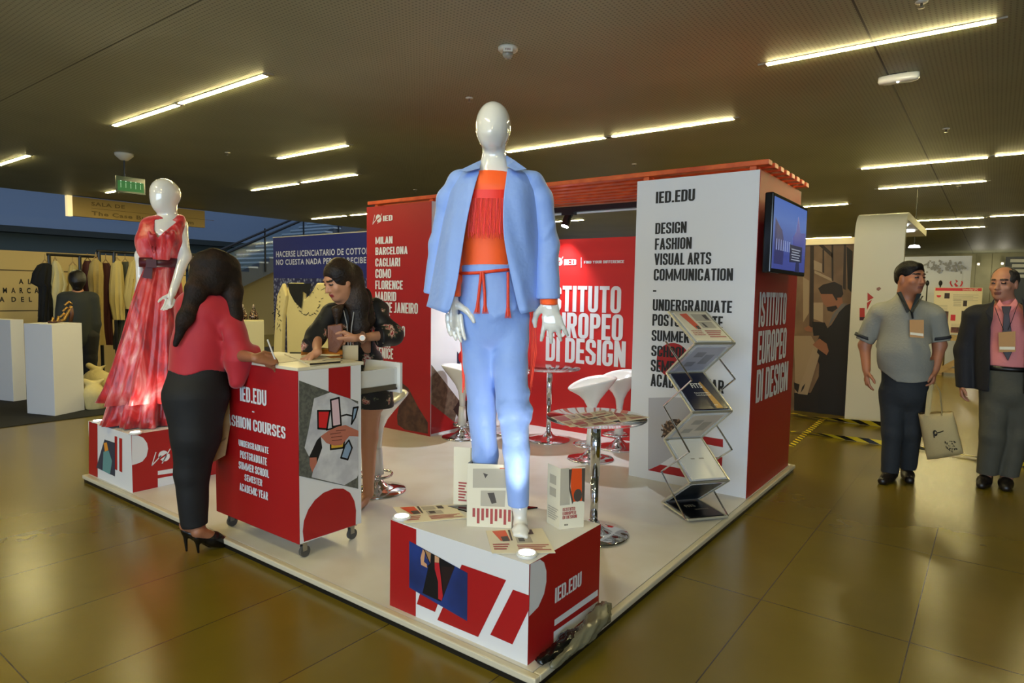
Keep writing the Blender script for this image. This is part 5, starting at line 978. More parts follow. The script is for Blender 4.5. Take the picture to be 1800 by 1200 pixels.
S.chain([P(338, 535, .03), P(350, 640, -.15), P(385, 690, -.16)], [.045, .036, .025], .03); hand(S, P(385, 690, -.16), -Zv+fd*.2, fd, F_*.5, .16, .05, .7)
a1, a2 = az(338, 952, 0), az(384, 962, 0)
S.chain([P(345, 690, .05), P(335, 800, .05), P(334, 915, .04)], [.09, .055, .034], .03); S.chain([P(352, 690, -.05), P(352, 800, -.02), P(350, 922, 0)], [.09, .055, .034], .03)
hl1, hl2 = P(327, 922, .0), P(348, 934, .05); t1, t2 = P(365, 946, .0), az(392, 960, 0)+Zv*.03
S.rc(P(334, 915, .02), hl1, .03, .03, .02); S.rc(hl1, t1, .03, .03, .02); S.rc(P(350, 920, .03), hl2, .03, .03, .02); S.rc(hl2, t2, .032, .03, .02)
S.build('body', [mat('skin_tan', (150, 98, 68), .5), DARKFACE, LIPS], t, 2, face_paint(H))
RB = mat('red_blouse', (172, 16, 34), .65, bump=(6, .25), sheen=.3)
S = SDF([P(280, 490), P(470, 700), P(350, 600, .25), P(350, 600, -.3)], .05, .005)
S.rc(P(340, 535, .03), P(396, 534, -.06), .068, .068, .05); S.rc(P(362, 555), P(352, 610), .145, .14, .06, (F_, .85)); S.rc(P(352, 610), P(347, 668), .135, .15, .05, (F_, .9)); S.rc(P(366, 522), P(362, 540), .05, .09, .04)
S.chain([P(398, 538, .0), P(408, 585, .07), P(422, 622, .10)], [.075, .07, .068], .03); S.chain([P(422, 622, .10), P(446, 622, .07)], [.066, .05], .02); S.rc(P(416, 635, .10), P(413, 672, .11), .066, .034, .03); S.rc(P(434, 632, .10), P(421, 668, .11), .05, .032, .03)
S.chain([P(334, 538, .03), P(335, 600, -.12), P(352, 640, -.15)], [.066, .06, .05], .03)
S.rc(P(395, 600, .1), P(370, 560, .14), .004, .012, .03, None, True); S.cut(P(345, 649, 0), unit(-Zv+R_*.08), P(345, 700)-.25, P(345, 600)+.19) if 0 else None
g_ = S.reg(S.lo, S.lo+S.h*S.n); sl, X, Y, Z_ = g_; U = (X-g[0])*R_[0]+(Y-g[1])*R_[1]; zc = P(345, 650)[2]; ul = (P(405, 650)-g) @ R_
S.d[sl] = np.where(U < ul-.02, np.maximum(S.d[sl], zc+.012*np.sin(U*30)-Z_), S.d[sl]).astype(np.float32)
S.cut(P(447, 624), fd, P(440, 620)-.12, P(460, 620)+.2); S.wrinkle(.006, 22, 6); S.build('blouse', RB, t, 2)
S = SDF([P(280, 630), P(420, 930), P(350, 700, .25), P(350, 700, -.25)], .05, .005); BT = mat('black_trousers', (10, 10, 11), .75, bump=(8, .2))
S.rc(P(350, 635), P(345, 690), .135, .165, .05, (F_, .9)); S.chain([P(340, 700, .03), P(341, 765, .05), P(333, 830, .04), P(337, 916, .03)], [.15, .112, .075, .058], .03); S.chain([P(350, 700, -.01), P(349, 765, .0), P(341, 830, .02), P(346, 927, .03)], [.15, .112, .078, .06], .03)
S.cut(P(350, 922, .02), unit(-Zv+R_*.1)); S.wrinkle(.005, 20, 2); S.build('trousers', BT, t, 2)
HL = mat('black_patent', (8, 8, 9), .25)
for hl, toe, d in ((hl1, t1, .0), (hl2, t2, .05)):
    S = SDF([hl, toe, np.array([hl[0], hl[1], 0])], .08, .004); u = unit(toe-hl); gz = np.array([hl[0], hl[1], .0])
    S.rc(hl-Zv*.028-u*.01, gz+Zv*.004, .014, .006, .015); S.rc(hl-Zv*.03, toe-Zv*.012-u*.06, .024, .036, .02); S.rc(toe-u*.06-Zv*.004, toe+u*.02-Zv*.01, .04, .03, .02); S.rc(hl-Zv*.02-u*.015, hl+Zv*.025-u*.02, .014, .010, .015)
    S.cut(np.array([0, 0, .001]), (0, 0, -1)); S.el(hl+u*.05+Zv*.02, (.045, .045, .03), None, .01, True); S.build('high_heel', HL, t, 1)
S = SDF([P(280, 420), P(440, 610), P(370, 500, .25), P(370, 500, -.2)], .04, .005); c = hc
S.el(c+Zv*.018+F_*.015, (.092, .095, .106), None, .03); S.chain([P(362, 470, .05), P(346, 510, .10), P(325, 560, .13), P(308, 606, .12)], [.08, .05, .036, .014], .04, (F_, .55)); S.chain([P(378, 470, .05), P(376, 495, .07)], [.10, .075], .04, (F_, .6))
S.chain([P(402, 470, .02), P(409, 515, .05), P(414, 555, .08), P(416, 584, .09)], [.062, .05, .034, .012], .03, (F_, .7))
S.el(c+H[1]*.10-Zv*.04, (.06, .06, .08), None, .02, True); S.wrinkle(.004, 80, 11); S.build('hair', mat('dark_brown_hair', (24, 15, 10), .6, noise=(16, (48, 30, 18), .45, .75), bump=(80, .2), spec=.2), t, 1)
p0 = hnd+fd*.03+Zv*.03; tag(MB().tube([p0+Zv*.07-fd*.03+F_*.02, p0-Zv*.065+fd*.02], .0045, 8).build('pen', GLOSSW), 'white pen in the hand of the woman in red', 'pen')
# kraft bag hanging between her and the counter
q = P(398, 700, -.14); t = thing('paper_bag', 'brown kraft paper bag held between the woman in red and the counter', 'bag', P(385, 812, -.12))
KR = mat('kraft_paper', (176, 140, 92), .6, noise=(12, (158, 122, 78), .4, .6)); b = MB(); tp = [P(394, 703, -.16), P(412, 704, -.16), P(412, 704, -.06), P(394, 703, -.06)]; bt = [P(369, 815, -.18), P(396, 800, -.18), P(396, 800, -.04), P(369, 815, -.04)]
b.grid([bt, tp], True, cap=True); b.build('body', KR, t); b = MB(); b.slab([P(374, 786, -.038), P(397, 772, -.038), P(398, 768, -.038), P(375, 782, -.038)], F_, .002); b.build('fold_line', mat('kraft_dark', (126, 96, 58), .6), t)

# -- woman behind the counter
g = az(648, 884, T); FC = Fig(g); P = FC; R_, F_ = FC.R, FC.F
t = thing('person', 'woman in black floral dress with long hair leaning over the open drawer', 'person', g)
hr = az(548, 628, KZ1+.02); dsh = .22
S = SDF([P(520, 450, .2), P(710, 880), P(620, 600, .55), P(620, 600, -.2), hr], .05, .005)
hc = P(596, 492, .30); H = head(S, hc, unit(-R_*.8+F_*.55-Zv*.42), Zv+F_*.2-R_*.25, .95)
S.rc(hc-Zv*.05+R_*.02, P(610, 540, .22), .045, .055, .03); S.rc(P(585, 550, .26), P(650, 545, .12), .045, .045, .05); S.rc(P(618, 565, .18), P(640, 660, .05), .095, .10, .05, (F_, .75)); S.rc(P(640, 660, .05), P(648, 700, 0), .10, .12, .05)
wr = hr+R_*.03+Zv*.03; e1 = P(556, 590, .36); S.chain([P(583, 552, .27), e1, wr], [.042, .034, .022], .03); hand(S, wr, unit(hr-wr-R_*.03-Zv*.01), F_, -Zv, .16, .1, .25)
e2, w2 = P(690, 588, .18), P(622, 594, .36); S.chain([P(652, 550, .12), e2, w2], [.042, .036, .022], .03); hand(S, w2, -R_-Zv*.12, Zv, F_*.3-Zv*.6, .165, .02, 1.0)
S.chain([P(648, 700, .04), P(648, 770, .03), P(647, 866, .02)], [.08, .05, .032], .03); S.chain([P(652, 700, -.06), P(650, 770, -.06), P(648, 862, -.06)], [.08, .05, .032], .03)
for q in (P(647, 868, .02), P(648, 864, -.06)): S.rc(q, np.array([q[0], q[1], T+.035])-R_*.03+F_*.05, .03, .026, .02); S.rc(np.array([q[0], q[1], T+.035])-R_*.03+F_*.05, np.array([q[0], q[1], T+.02])-R_*.06+F_*.13, .028, .018, .02)
S.cut(np.array([0, 0, T+.003]), (0, 0, -1)); S.build('body', [mat('skin_warm', (188, 132, 98), .5), DARKFACE, mat('lips_red', (136, 44, 46), .4)], t, 2, face_paint(H))
def floral():
    m = mat('black_floral', (12, 11, 14), .6); nt = m.node_tree; b = nt.nodes['Principled BSDF']; L = nt.links.new; tc = N(nt, 'ShaderNodeTexCoord')
    v = N(nt, 'ShaderNodeTexVoronoi'); v.inputs['Scale'].default_value = 11; n = N(nt, 'ShaderNodeTexNoise'); n.inputs['Scale'].default_value = 4.5; n.inputs['Detail'].default_value = 1
    r = N(nt, 'ShaderNodeValToRGB'); e = r.color_ramp.elements; r.color_ramp.interpolation = 'CONSTANT'; e[0].color = (*lin((150, 34, 44)), 1); e[1].position = .40; e[1].color = (*lin((12, 11, 14)), 1)
    for q, c_ in ((.13, (196, 120, 104)), (.19, (214, 190, 170)), (.24, (120, 30, 40)), (.30, (150, 132, 104)), (.34, (40, 50, 36))): e.new(q).color = (*lin(c_), 1)
    mx = N(nt, 'ShaderNodeMixRGB'); cr = N(nt, 'ShaderNodeValToRGB'); cr.color_ramp.elements[0].position = .28; cr.color_ramp.elements[1].position = .36
    nd = N(nt, 'ShaderNodeTexNoise'); nd.inputs['Scale'].default_value = 26; ad = N(nt, 'ShaderNodeMixRGB', blend_type='ADD'); ad.inputs[0].default_value = .11; L(tc.outputs['Object'], nd.inputs['Vector']); L(tc.outputs['Object'], ad.inputs[1]); L(nd.outputs[1], ad.inputs[2]); L(ad.outputs[0], v.inputs['Vector']); L(tc.outputs['Object'], n.inputs['Vector']); L(v.outputs['Distance'], r.inputs[0]); L(n.outputs[0], cr.inputs[0]); L(cr.outputs[0], mx.inputs[0]); mx.inputs[1].default_value = (*lin((12, 11, 14)), 1); L(r.outputs[0], mx.inputs[2]); L(mx.outputs[0], b.inputs['Base Color']); return m
S = SDF([P(520, 530, .3), P(715, 730), P(620, 600, .55), P(620, 600, -.2)], .05, .005)
S.rc(P(586, 550, .26), P(652, 546, .12), .06, .062, .05); S.rc(P(612, 560, .20), P(638, 640, .06), .12, .11, .05, (F_, .8)); S.chain([P(638, 640, .05), P(646, 690, .02), P(650, 712, .0)], [.125, .15, .155], .05, (F_, .9))
S.chain([P(582, 552, .28), e1, P(540, 618, .47)], [.06, .056, .05], .03); S.chain([P(655, 550, .12), e2+F_*.0, P(668, 592, .25)], [.062, .064, .066], .03); S.rc(P(660, 540, .12), P(668, 545, .1), .06, .06, .04)
S.rc(P(600, 545, .36), P(606, 570, .33), .03, .016, .01, None, True); S.cut(P(650, 713, 0), unit(-Zv-R_*.05), P(650, 740)-.35, P(650, 700)+.3); S.cut(P(665, 592, .25), unit(-R_+F_*.5), P(665, 592, .25)-.1, P(665, 592, .25)+.1)
S.cut(hr+Zv*.02, -Zv, hr-.2, hr+.12); S.wrinkle(.004, 25, 3); S.build('dress', floral(), t, 1)
S = SDF([P(560, 445, .3), P(670, 610, .3), P(610, 500, .5), P(610, 500, .05)], .04, .0045); c = hc; sdn = H[3]
S.el(c+H[2]*.028-H[1]*.02, (.088, .10, .10), (sdn, H[1], H[2]), .02); S.chain([P(618, 485, .27), P(628, 530, .28), P(632, 575, .3), P(628, 605, .30)], [.07, .066, .05, .02], .04, (F_, .6)); S.chain([P(604, 512, .25), P(593, 545, .355), P(592, 574, .365)], [.034, .026, .008], .03); S.chain([P(640, 520, .2), P(644, 560, .24), P(640, 590, .26)], [.05, .045, .02], .03, (F_, .6))
S.rc(c+H[1]*.11-H[2]*.05, c+H[1]*.07-H[2]*.10, .06, .055, .012, None, True); S.el(c+H[1]*.09-H[2]*.01, (.056, .06, .055), (sdn, H[1], H[2]), .012, True); S.wrinkle(.006, 70, 5); S.build('hair', mat('streaked_brown_hair', (26, 18, 13), .5, noise=(5, (66, 48, 33), .45, .8), spec=.25, bump=(80, .3)), t, 1)
b = MB(); wc = P(637, 593, .34); b.tube([wc+unit(R_+F_*-.2)*0+np.cross(unit(R_*1-F_*.8), Zv)*.03*math.cos(a)+Zv*.03*math.sin(a) for a in np.linspace(0, 2*PI, 25)], .004, 6, flat=2); ws = b.build('watch_strap', mat('watch_leather', (120, 84, 60), .5), t)
fc = wc+F_*.030; b = MB(); b.tube([fc-F_*.004, fc+F_*.005], [.018, .018], 24); ws2 = b.build('watch_case', mat('rose_gold', (200, 150, 110), .2, 1.0), ws); MB().tube([fc+F_*.005, fc+F_*.0065], [.0145, .0145], 24).build('dial', GLOSSW, ws)
t = thing('badge_lanyard', 'cream badge on a lanyard hanging from the woman behind the counter', 'badge', P(617, 620, .34)); b = MB(); b.obox(P(616, 620, .34), (R_, Zv, F_), (.045, .045, .0015)); b.build('badge_card', mat('badge_cream', (190, 170, 128), .5), t)
b = MB(); b.tube([P(604, 545, .345), P(610, 570, .345), P(612, 607, .343)], .003, 6); b.tube([P(622, 548, .33), P(618, 575, .345), P(616, 607, .343)], .003, 6); b.build('strap', mat('grey_strap', (150, 146, 140), .5), t)
t = thing('leather_folder', 'brown leather folder held upright by the woman behind the counter', 'folder', P(588, 625, .40)); b = MB().slab([P(575, 572, .375), P(602, 568, .375), P(605, 600, .38), P(592, 622, .40), P(577, 618, .40)], F_, .03); b.build('cover', mat('brown_leather', (112, 60, 34), .5, bump=(30, .2)), t, bevel=.008)

# -- two men walking at the right
def walker(g, lab, joints): pass
g = az(1572, 846, 0); FL = Fig(g); P = FL; R_, F_ = FL.R, FL.F
t = thing('person', 'dark haired man in grey shirt with rolled sleeves carrying a canvas tote bag', 'person', g)
S = SDF([P(1500, 440), P(1670, 860), P(1590, 600, .3), P(1590, 600, -.3)], .06, .0055)
hc = P(1601, 488, .02); H = head(S, hc, unit(R_*.72+F_*.7-Zv*.02), Zv, 1.06, True, 1.15)
S.rc(hc-Zv*.07-R_*.02, P(1592, 530), .064, .07, .03); S.rc(P(1555, 545), P(1630, 548), .06, .06, .05); S.rc(P(1592, 560), P(1590, 640), .15, .16, .05, (F_, .8)); S.rc(P(1590, 640), P(1588, 670), .15, .14, .05)
wl, wr = P(1523, 650, .05), P(1644, 648, .05)
S.chain([P(1548, 548), P(1520, 606, -.02), wl], [.055, .044, .03], .03); hand(S, wl, -Zv+R_*.08, F_*.7+R_*.3, R_, .19, .03, .5); S.chain([P(1640, 552), P(1652, 606, -.02), wr], [.055, .044, .03], .03); hand(S, wr, -Zv-R_*.1, F_, -R_*.9, .185, .02, 1.1)
S.chain([P(1570, 690, .02), P(1568, 760, .03), P(1564, 830, .0)], [.085, .06, .04], .03); S.chain([P(1604, 690, 0), P(1600, 755, -.05), P(1596, 815, -.16)], [.085, .06, .04], .03); S.build('body', [mat('skin_brown', (168, 108, 76), .5), DARKFACE, mat('lips_brown', (128, 76, 62), .5), STUB], t, 2, face_paint(H))
GS = mat('grey_linen_shirt', (136, 134, 122), .75, bump=(60, .2)); 
S = SDF([P(1500, 510), P(1670, 690), P(1590, 600, .3), P(1590, 600, -.3)], .05, .0055)
S.rc(P(1552, 548), P(1634, 550), .075, .075, .05); S.rc(P(1592, 560, .02), P(1590, 620, .05), .172, .185, .06, (F_, .85)); S.rc(P(1590, 620, .05), P(1592, 668, .04), .185, .175, .05, (F_, .85))
S.chain([P(1544, 552), P(1522, 594, -.015)], [.078, .073], .03); S.chain([P(1644, 556), P(1652, 596, -.015)], [.076, .07], .03); S.rc(P(1593, 522, .0), P(1592, 540), .07, .1, .04)
g_ = S.reg(S.lo, S.lo+S.h*S.n); sl, X, Y, Z_ = g_; U = (X-g[0])*R_[0]+(Y-g[1])*R_[1]; u0, u1 = (P(1545, 600)-g) @ R_, (P(1640, 600)-g) @ R_; zc = P(1590, 663)[2]
S.d[sl] = np.where((U > u0) & (U < u1) | (Z_ < P(1590, 640)[2]), np.maximum(S.d[sl], zc-.02*np.sin((U-u0)/(u1-u0)*PI)+.07*np.clip((u0+.14-U)/.14, 0, 1.2)-Z_), S.d[sl]).astype(np.float32)
S.carve(P, ((1582, 512), (1616, 512), (1600, 548)), .03, .4); S.cut(P(1521, 601), unit(-Zv-R_*.35), P(1521, 601)-.13, P(1521, 601)+.09); S.cut(P(1653, 601), unit(-Zv+R_*.2), P(1653, 601)-.13, P(1653, 601)+.1)
S.wrinkle(.007, 26, 12); sh = S.build('shirt', GS, t, 1)
for q, r_, fl in ((P(1520, 592, -.015), .077, -.35), (P(1652.5, 594, -.015), .073, .2)):
    n = unit(Zv-R_*fl*-1 if 0 else Zv+R_*(.35 if fl < 0 else -.2)); e1_, e2_ = unit(np.cross(n, F_)), F_
    b = MB(); b.grid([[q+n*h_+e1_*r_*math.cos(a)+e2_*r_*math.sin(a) for a in np.linspace(0, 2*PI, 28, False)] for h_ in (-.012, .012)], True); o = b.build('dark_cuff_band', mat('dark_cuff', (34, 36, 40), .7), sh, True); md = o.modifiers.new('solid', 'SOLIDIFY'); md.thickness = .006
b = MB(); b.slab([P(1576, 514, .09), P(1584, 512, .12), P(1600, 546, .19), P(1594, 550, .185)], F_, .012); b.slab([P(1620, 516, .08), P(1612, 516, .12), P(1600, 546, .19), P(1606, 550, .185)], F_, .012); b.build('collar', mat('dark_collar', (44, 52, 54), .7), sh)
JN = mat('dark_jeans', (34, 38, 42), .8, bump=(30, .2))
S = SDF([P(1530, 640), P(1650, 850), P(1590, 700, .3), P(1590, 700, -.35)], .05, .0055)
S.rc(P(1591, 655, .02), P(1590, 685, .02), .16, .158, .05, (F_, .85)); S.chain([P(1570, 690, .02), P(1568, 760, .03), P(1564, 836, .0)], [.102, .074, .061], .03); S.chain([P(1606, 690, 0), P(1600, 755, -.05), P(1596, 818, -.16)], [.105, .082, .066], .03)
S.cut(P(1564, 829, 0), (0, 0, -1)) ; S.wrinkle(.006, 24, 3); S.build('jeans', JN, t, 1)
SH = mat('dark_shoe', (26, 20, 16), .4)
h1 = P(1564, 832, 0)*np.array([1, 1, 0]); h2 = P(1596, 815, -.16)*np.array([1, 1, 0])
for h_, dr in ((h1, F_*.95-R_*.3), (h2, F_*.9+R_*.1)):
    S = SDF([h_-.15, h_+.35], .05, .005); shoe(S, h_-unit(dr)*.1, h_+unit(dr)*.19, .046); S.cut(np.array([0, 0, .003]), (0, 0, -1)); S.build('shoe', SH, t, 1)
S = SDF([hc-.2, hc+.2], .02, .0045); A = (H[3], H[1], H[2]); S.el(hc+H[2]*.035-H[1]*.02, (.09, .108, .10), A, .02); S.rc(hc+H[1]*.06+H[2]*.085-H[3]*.02, hc+H[1]*.075+H[2]*.08+H[3]*.03, .022, .018, .03); S.rc(hc-H[1]*.08-H[2]*.02+H[3]*.03, hc-H[1]*.085-H[2]*.05-H[3]*.03, .03, .025, .03)
S.el(hc+H[1]*.115-H[2]*.02, (.078, .09, .085), A, .012, True); S.el(hc-H[2]*.11+H[1]*.03, (.12, .11, .075), A, .012, True)
for q in (-1, 1): S.el(hc+H[3]*q*.085-H[2]*.01-H[1]*.005, (.02, .022, .03), A, .01, True)
S.wrinkle(.005, 70, 4); S.build('hair', mat('black_hair', (10, 8, 7), .55, bump=(90, .3), spec=.25), t, 1)
def badge(F, P, lab, pts, card, col):
    t = thing('badge_lanyard', lab, 'badge', P(*card[0])); b = MB()
    for ln in pts: b.tube([P(*q) for q in ln], .007, 6, flat=.3)
    b.build('strap', mat('black_strap', (16, 18, 20), .5), t); c = [P(*q) for q in card]; n = np.cross(c[1]-c[0], c[3]-c[0]); n = n if n @ F.F > 0 else -n
    cb = MB().slab(c, n, .004).build('badge_card', mat('badge_kraft', col, .5), t); n = unit(n); k = lambda u, v: (1-v)*((1-u)*c[0]+u*c[1])+v*((1-u)*c[3]+u*c[2])+n*.001
    MB().poly([k(.04, .72), k(.96, .76), k(.96, .9), k(.04, .86)]).build('name_strip', PAPER, cb)
badge(FL, P, 'kraft paper badge on the black lanyard of the man in the grey shirt', [[(1577, 514, .13), (1588, 532, .17), (1601, 548, .20), (1604, 560, .205)], [(1622, 520, .12), (1612, 536, .17), (1604, 548, .20), (1605, 560, .205)]], [(1599, 562, .21), (1624, 562, .21), (1624, 594, .225), (1599, 592, .225)], (172, 122, 48))
tq = [P(1614, 727, .12), P(1675, 724, .16), P(1694, 795, .12), P(1629, 806, .06)]
t = thing('tote_bag', 'cream canvas tote bag with dark print hanging from the hand of the man', 'tote bag', (tq[2]+tq[3])/2); CV = mat('canvas', (186, 166, 116), .8, bump=(200, .25))
nb = unit(np.cross(tq[1]-tq[0], tq[3]-tq[0])); nb = nb if nb @ F_ > 0 else -nb; b = MB(); rows = []
for v in np.linspace(0, 1, 9):
    L_, Rr = tq[0]*(1-v)+tq[3]*v, tq[1]*(1-v)+tq[2]*v; th = .012+.045*math.sin(PI*min(v*.8+.1, 1)); r = []
    for a in np.linspace(0, 2*PI, 28, False): u = .5+.5*math.copysign(abs(math.cos(a))**.7, math.cos(a)); r.append(L_*(1-u)+Rr*u+nb*th*math.sin(a)+Zv*.006*math.sin(7*a+v*5))
    rows.append(r)
b.grid(rows, True, cap=True); b.build('body', CV, t, True); pk = lambda u, v, o=.0: (tq[0]*(1-v)+tq[3]*v)*(1-u)+(tq[1]*(1-v)+tq[2]*v)*u+nb*((.012+.045*math.sin(PI*min(v*.8+.1, 1)))*math.sqrt(max(0, 1-(2*u-1)**2))**1.0+.005+o)
b = MB()
for k in range(3): b.tube([pk(.42+(.05-.012*k)*math.cos(a), .40+(.06-.015*k)*math.sin(a)) for a in np.linspace(.3, 6.3-.8*k, 18)], .0028, 5)
b.build('printed_spiral', mat('bag_print', (44, 38, 26), .7), t); b = MB(); b.tube([pk(.47, .40), pk(.56, .39), pk(.66, .37)], .004, 5); b.tube([pk(.38, .42), pk(.37, .50)], .004, 5); b.build('printed_line', mat('bag_print'), t); b = MB()
rg = np.random.RandomState(3)
for k in range(40): u, v = .62+.26*rg.rand(), .60+.30*rg.rand(); b.tube([pk(u, v), pk(u+.05*(rg.rand()-.3), v+.06*(rg.rand()-.2))], .003, 5)
o = b.build('dark_print', mat('bag_print'), t); o['kind'] = 'stuff'
gh = P(1641, 668, .06)
for a_, c_ in ((.30, -.014), (.62, .014)): pa, pb = pk(a_-.12 if c_ < 0 else .28, .0)+nb*c_*0, pk(a_+.12 if c_ > 0 else .62, .0); 
for off in (.0, -.03): b = MB(); b.tube([pk(.27, .03)+nb*off, P(1634, 690, .10)+nb*off, gh+nb*off*.2, P(1652, 690, .12)+nb*off, pk(.70, .03)+nb*off], .016, 8, flat=.2, up=R_); b.build('handle', CV, t)

g = az(1738, 852, 0); FR = Fig(g); P = FR; R_, F_ = FR.R, FR.F
t = thing('person', 'balding man in navy jacket, pink shirt and dark tie walking at the right edge', 'person', g)
S = SDF([P(1670, 450), P(1850, 870), P(1760, 600, .3), P(1760, 600, -.3)], .06, .0055)
hc = P(1764, 498, .03); H = head(S, hc, unit(-R_*.35+F_*.95-Zv*.03), Zv, 1.08, True, 1.0)
S.rc(hc-Zv*.07, P(1772, 540), .06, .066, .03); S.rc(P(1722, 552), P(1815, 552), .06, .06, .05); S.rc(P(1768, 570), P(1768, 650), .15, .14, .05, (F_, .8)); 
wl = P(1690, 672, .04); S.chain([P(1714, 556), P(1694, 615, -.02), wl], [.055, .044, .03], .03); hand(S, wl, -Zv+R_*.1, F_, R_, .18, .03, .6); wr = P(1835, 672, .02); S.chain([P(1824, 556), P(1840, 615, -.02), wr], [.055, .044, .03], .03); hand(S, wr, -Zv, F_, -R_, .18, .03, .6)
S.chain([P(1752, 690, .03), P(1744, 765, .05), P(1732, 838, .02)], [.09, .06, .04], .03); S.chain([P(1786, 690, 0), P(1786, 765, .0), P(1768, 846, -.02)], [.09, .06, .04], .03); S.build('body', [mat('skin_tan2', (178, 122, 94), .5), DARKFACE, mat('lips_brown', (128, 76, 62), .5), STUB], t, 2, face_paint(H))
S = SDF([P(1690, 520), P(1850, 680), P(1760, 600, .3), P(1760, 600, -.2)], .04, .0055); S.rc(P(1730, 556), P(1808, 556), .05, .05, .05); S.rc(P(1768, 570, .02), P(1768, 640, .03), .15, .155, .05, (F_, .85)); S.rc(P(1770, 535, .02), P(1768, 550, .03), .066, .1, .04); S.cut(P(1768, 643, .1), (0, 0, -1)); S.wrinkle(.004, 26, 1)
shp = S.build('pink_shirt', mat('pink_cotton', (214, 128, 126), .7, bump=(40, .15)), t, 1)
b = MB(); b.slab([P(1757, 526, .12), P(1752, 535, .14), P(1766, 551, .17), P(1768, 543, .165)], F_, .012); b.slab([P(1785, 524, .12), P(1790, 535, .14), P(1772, 551, .17), P(1770, 543, .165)], F_, .012); b.build('shirt_collar', mat('pink_cotton'), shp)
b = MB(); b.slab([P(1760, 538, .168), P(1778, 538, .168), P(1774, 552, .178), P(1782, 612, .185), P(1772, 634, .19), P(1760, 614, .185), P(1764, 552, .178)], F_, .014); b.build('tie', mat('maroon_tie', (40, 22, 26), .5), t, bevel=.003)
NV = mat('navy_jacket', (11, 12, 22), .75, bump=(40, .15))
S = SDF([P(1670, 520), P(1860, 700), P(1760, 600, .3), P(1760, 600, -.3)], .05, .0055); S.rc(P(1724, 553), P(1814, 553), .08, .08, .05); S.rc(P(1768, 575, .01), P(1768, 680, .02), .20, .205, .06, (F_, .82)); S.chain([P(1714, 556), P(1697, 615, -.02), P(1697, 678, .03)], [.082, .078, .066], .03); S.chain([P(1824, 556), P(1842, 615, -.02), P(1842, 668, .02)], [.082, .075, .062], .03)
S.carve(P, ((1752, 505), (1796, 505), (1806, 560), (1806, 600), (1800, 720), (1734, 720), (1740, 640), (1740, 545)), -.02, .5); S.carve(P, ((1765, 500), (1795, 500), (1795, 545), (1765, 545)), -.12, .2); g_ = S.reg(S.lo, S.lo+S.h*S.n); sl, X, Y, Z_ = g_; zc = P(1720, 682)[2]; S.d[sl] = np.maximum(S.d[sl], zc-Z_); S.wrinkle(.005, 22, 7); jk = S.build('jacket', NV, t, 1)
b = MB(); b.slab([P(1748, 524, .14), P(1732, 548, .18), P(1741, 575, .20), P(1745, 560, .20)], F_, .02); b.slab([P(1796, 522, .13), P(1812, 548, .17), P(1806, 585, .20), P(1800, 560, .20)], F_, .02); b.build('lapels', NV, jk)
S = SDF([P(1690, 630), P(1840, 860), P(1760, 700, .3), P(1760, 700, -.3)], .05, .0055); TG = mat('olive_grey_trousers', (74, 72, 60), .8, bump=(24, .2))
S.rc(P(1768, 640, .02), P(1768, 685, .02), .155, .165, .05, (F_, .85)); S.chain([P(1752, 690, .03), P(1745, 765, .06), P(1734, 838, .02)], [.112, .084, .07], .03); S.chain([P(1787, 690, 0), P(1786, 765, .0), P(1770, 848, -.02)], [.112, .08, .07], .03); S.cut(P(1740, 832, 0), (0, 0, -1)); S.wrinkle(.008, 22, 9); tr = S.build('trousers', TG, t, 1)
b = MB(); b.grid([[P(1768, y, .02)+R_*.165*math.cos(a)+F_*.14*math.sin(a) for a in np.linspace(0, 2*PI, 40, False)] for y in (642, 650)], True); o = b.build('belt', BLKMETAL, tr, True); md = o.modifiers.new('solid', 'SOLIDIFY'); md.thickness = .006
h1 = P(1732, 838, .02)*np.array([1, 1, 0]); h2 = P(1768, 846, -.02)*np.array([1, 1, 0])
for h_, dr in ((h1, F_*.97-R_*.15), (h2, F_)):
    S = SDF([h_-.15, h_+.35], .05, .005); shoe(S, h_-unit(dr)*.1, h_+unit(dr)*.18, .048); S.cut(np.array([0, 0, .003]), (0, 0, -1)); S.build('shoe', SH, t, 1)
S = SDF([hc-.2, hc+.2], .02, .0045); A = (H[3], H[1], H[2]); S.el(hc+H[2]*.028-H[1]*.022, (.09, .106, .098), A, .02); S.el(hc+H[1]*.10+H[2]*.03, (.062, .105, .12), A, .012, True); S.el(hc-H[2]*.11+H[1]*.04, (.12, .12, .08), A, .012, True)
for q in (-1, 1): S.el(hc+H[3]*q*.085-H[2]*.01-H[1]*.005, (.022, .024, .034), A, .01, True)
S.wrinkle(.005, 70, 4); S.build('hair', mat('greying_hair', (52, 46, 40), .5, bump=(90, .3)), t, 1)
badge(FR, P, 'kraft paper badge on the lanyard of the man in the navy jacket', [[(1749, 540, .17), (1757, 562, .195), (1764, 580, .205)], [(1790, 532, .16), (1780, 560, .195), (1772, 580, .205)]], [(1755, 584, .21), (1785, 582, .21), (1785, 618, .215), (1756, 619, .215)], (170, 128, 66))
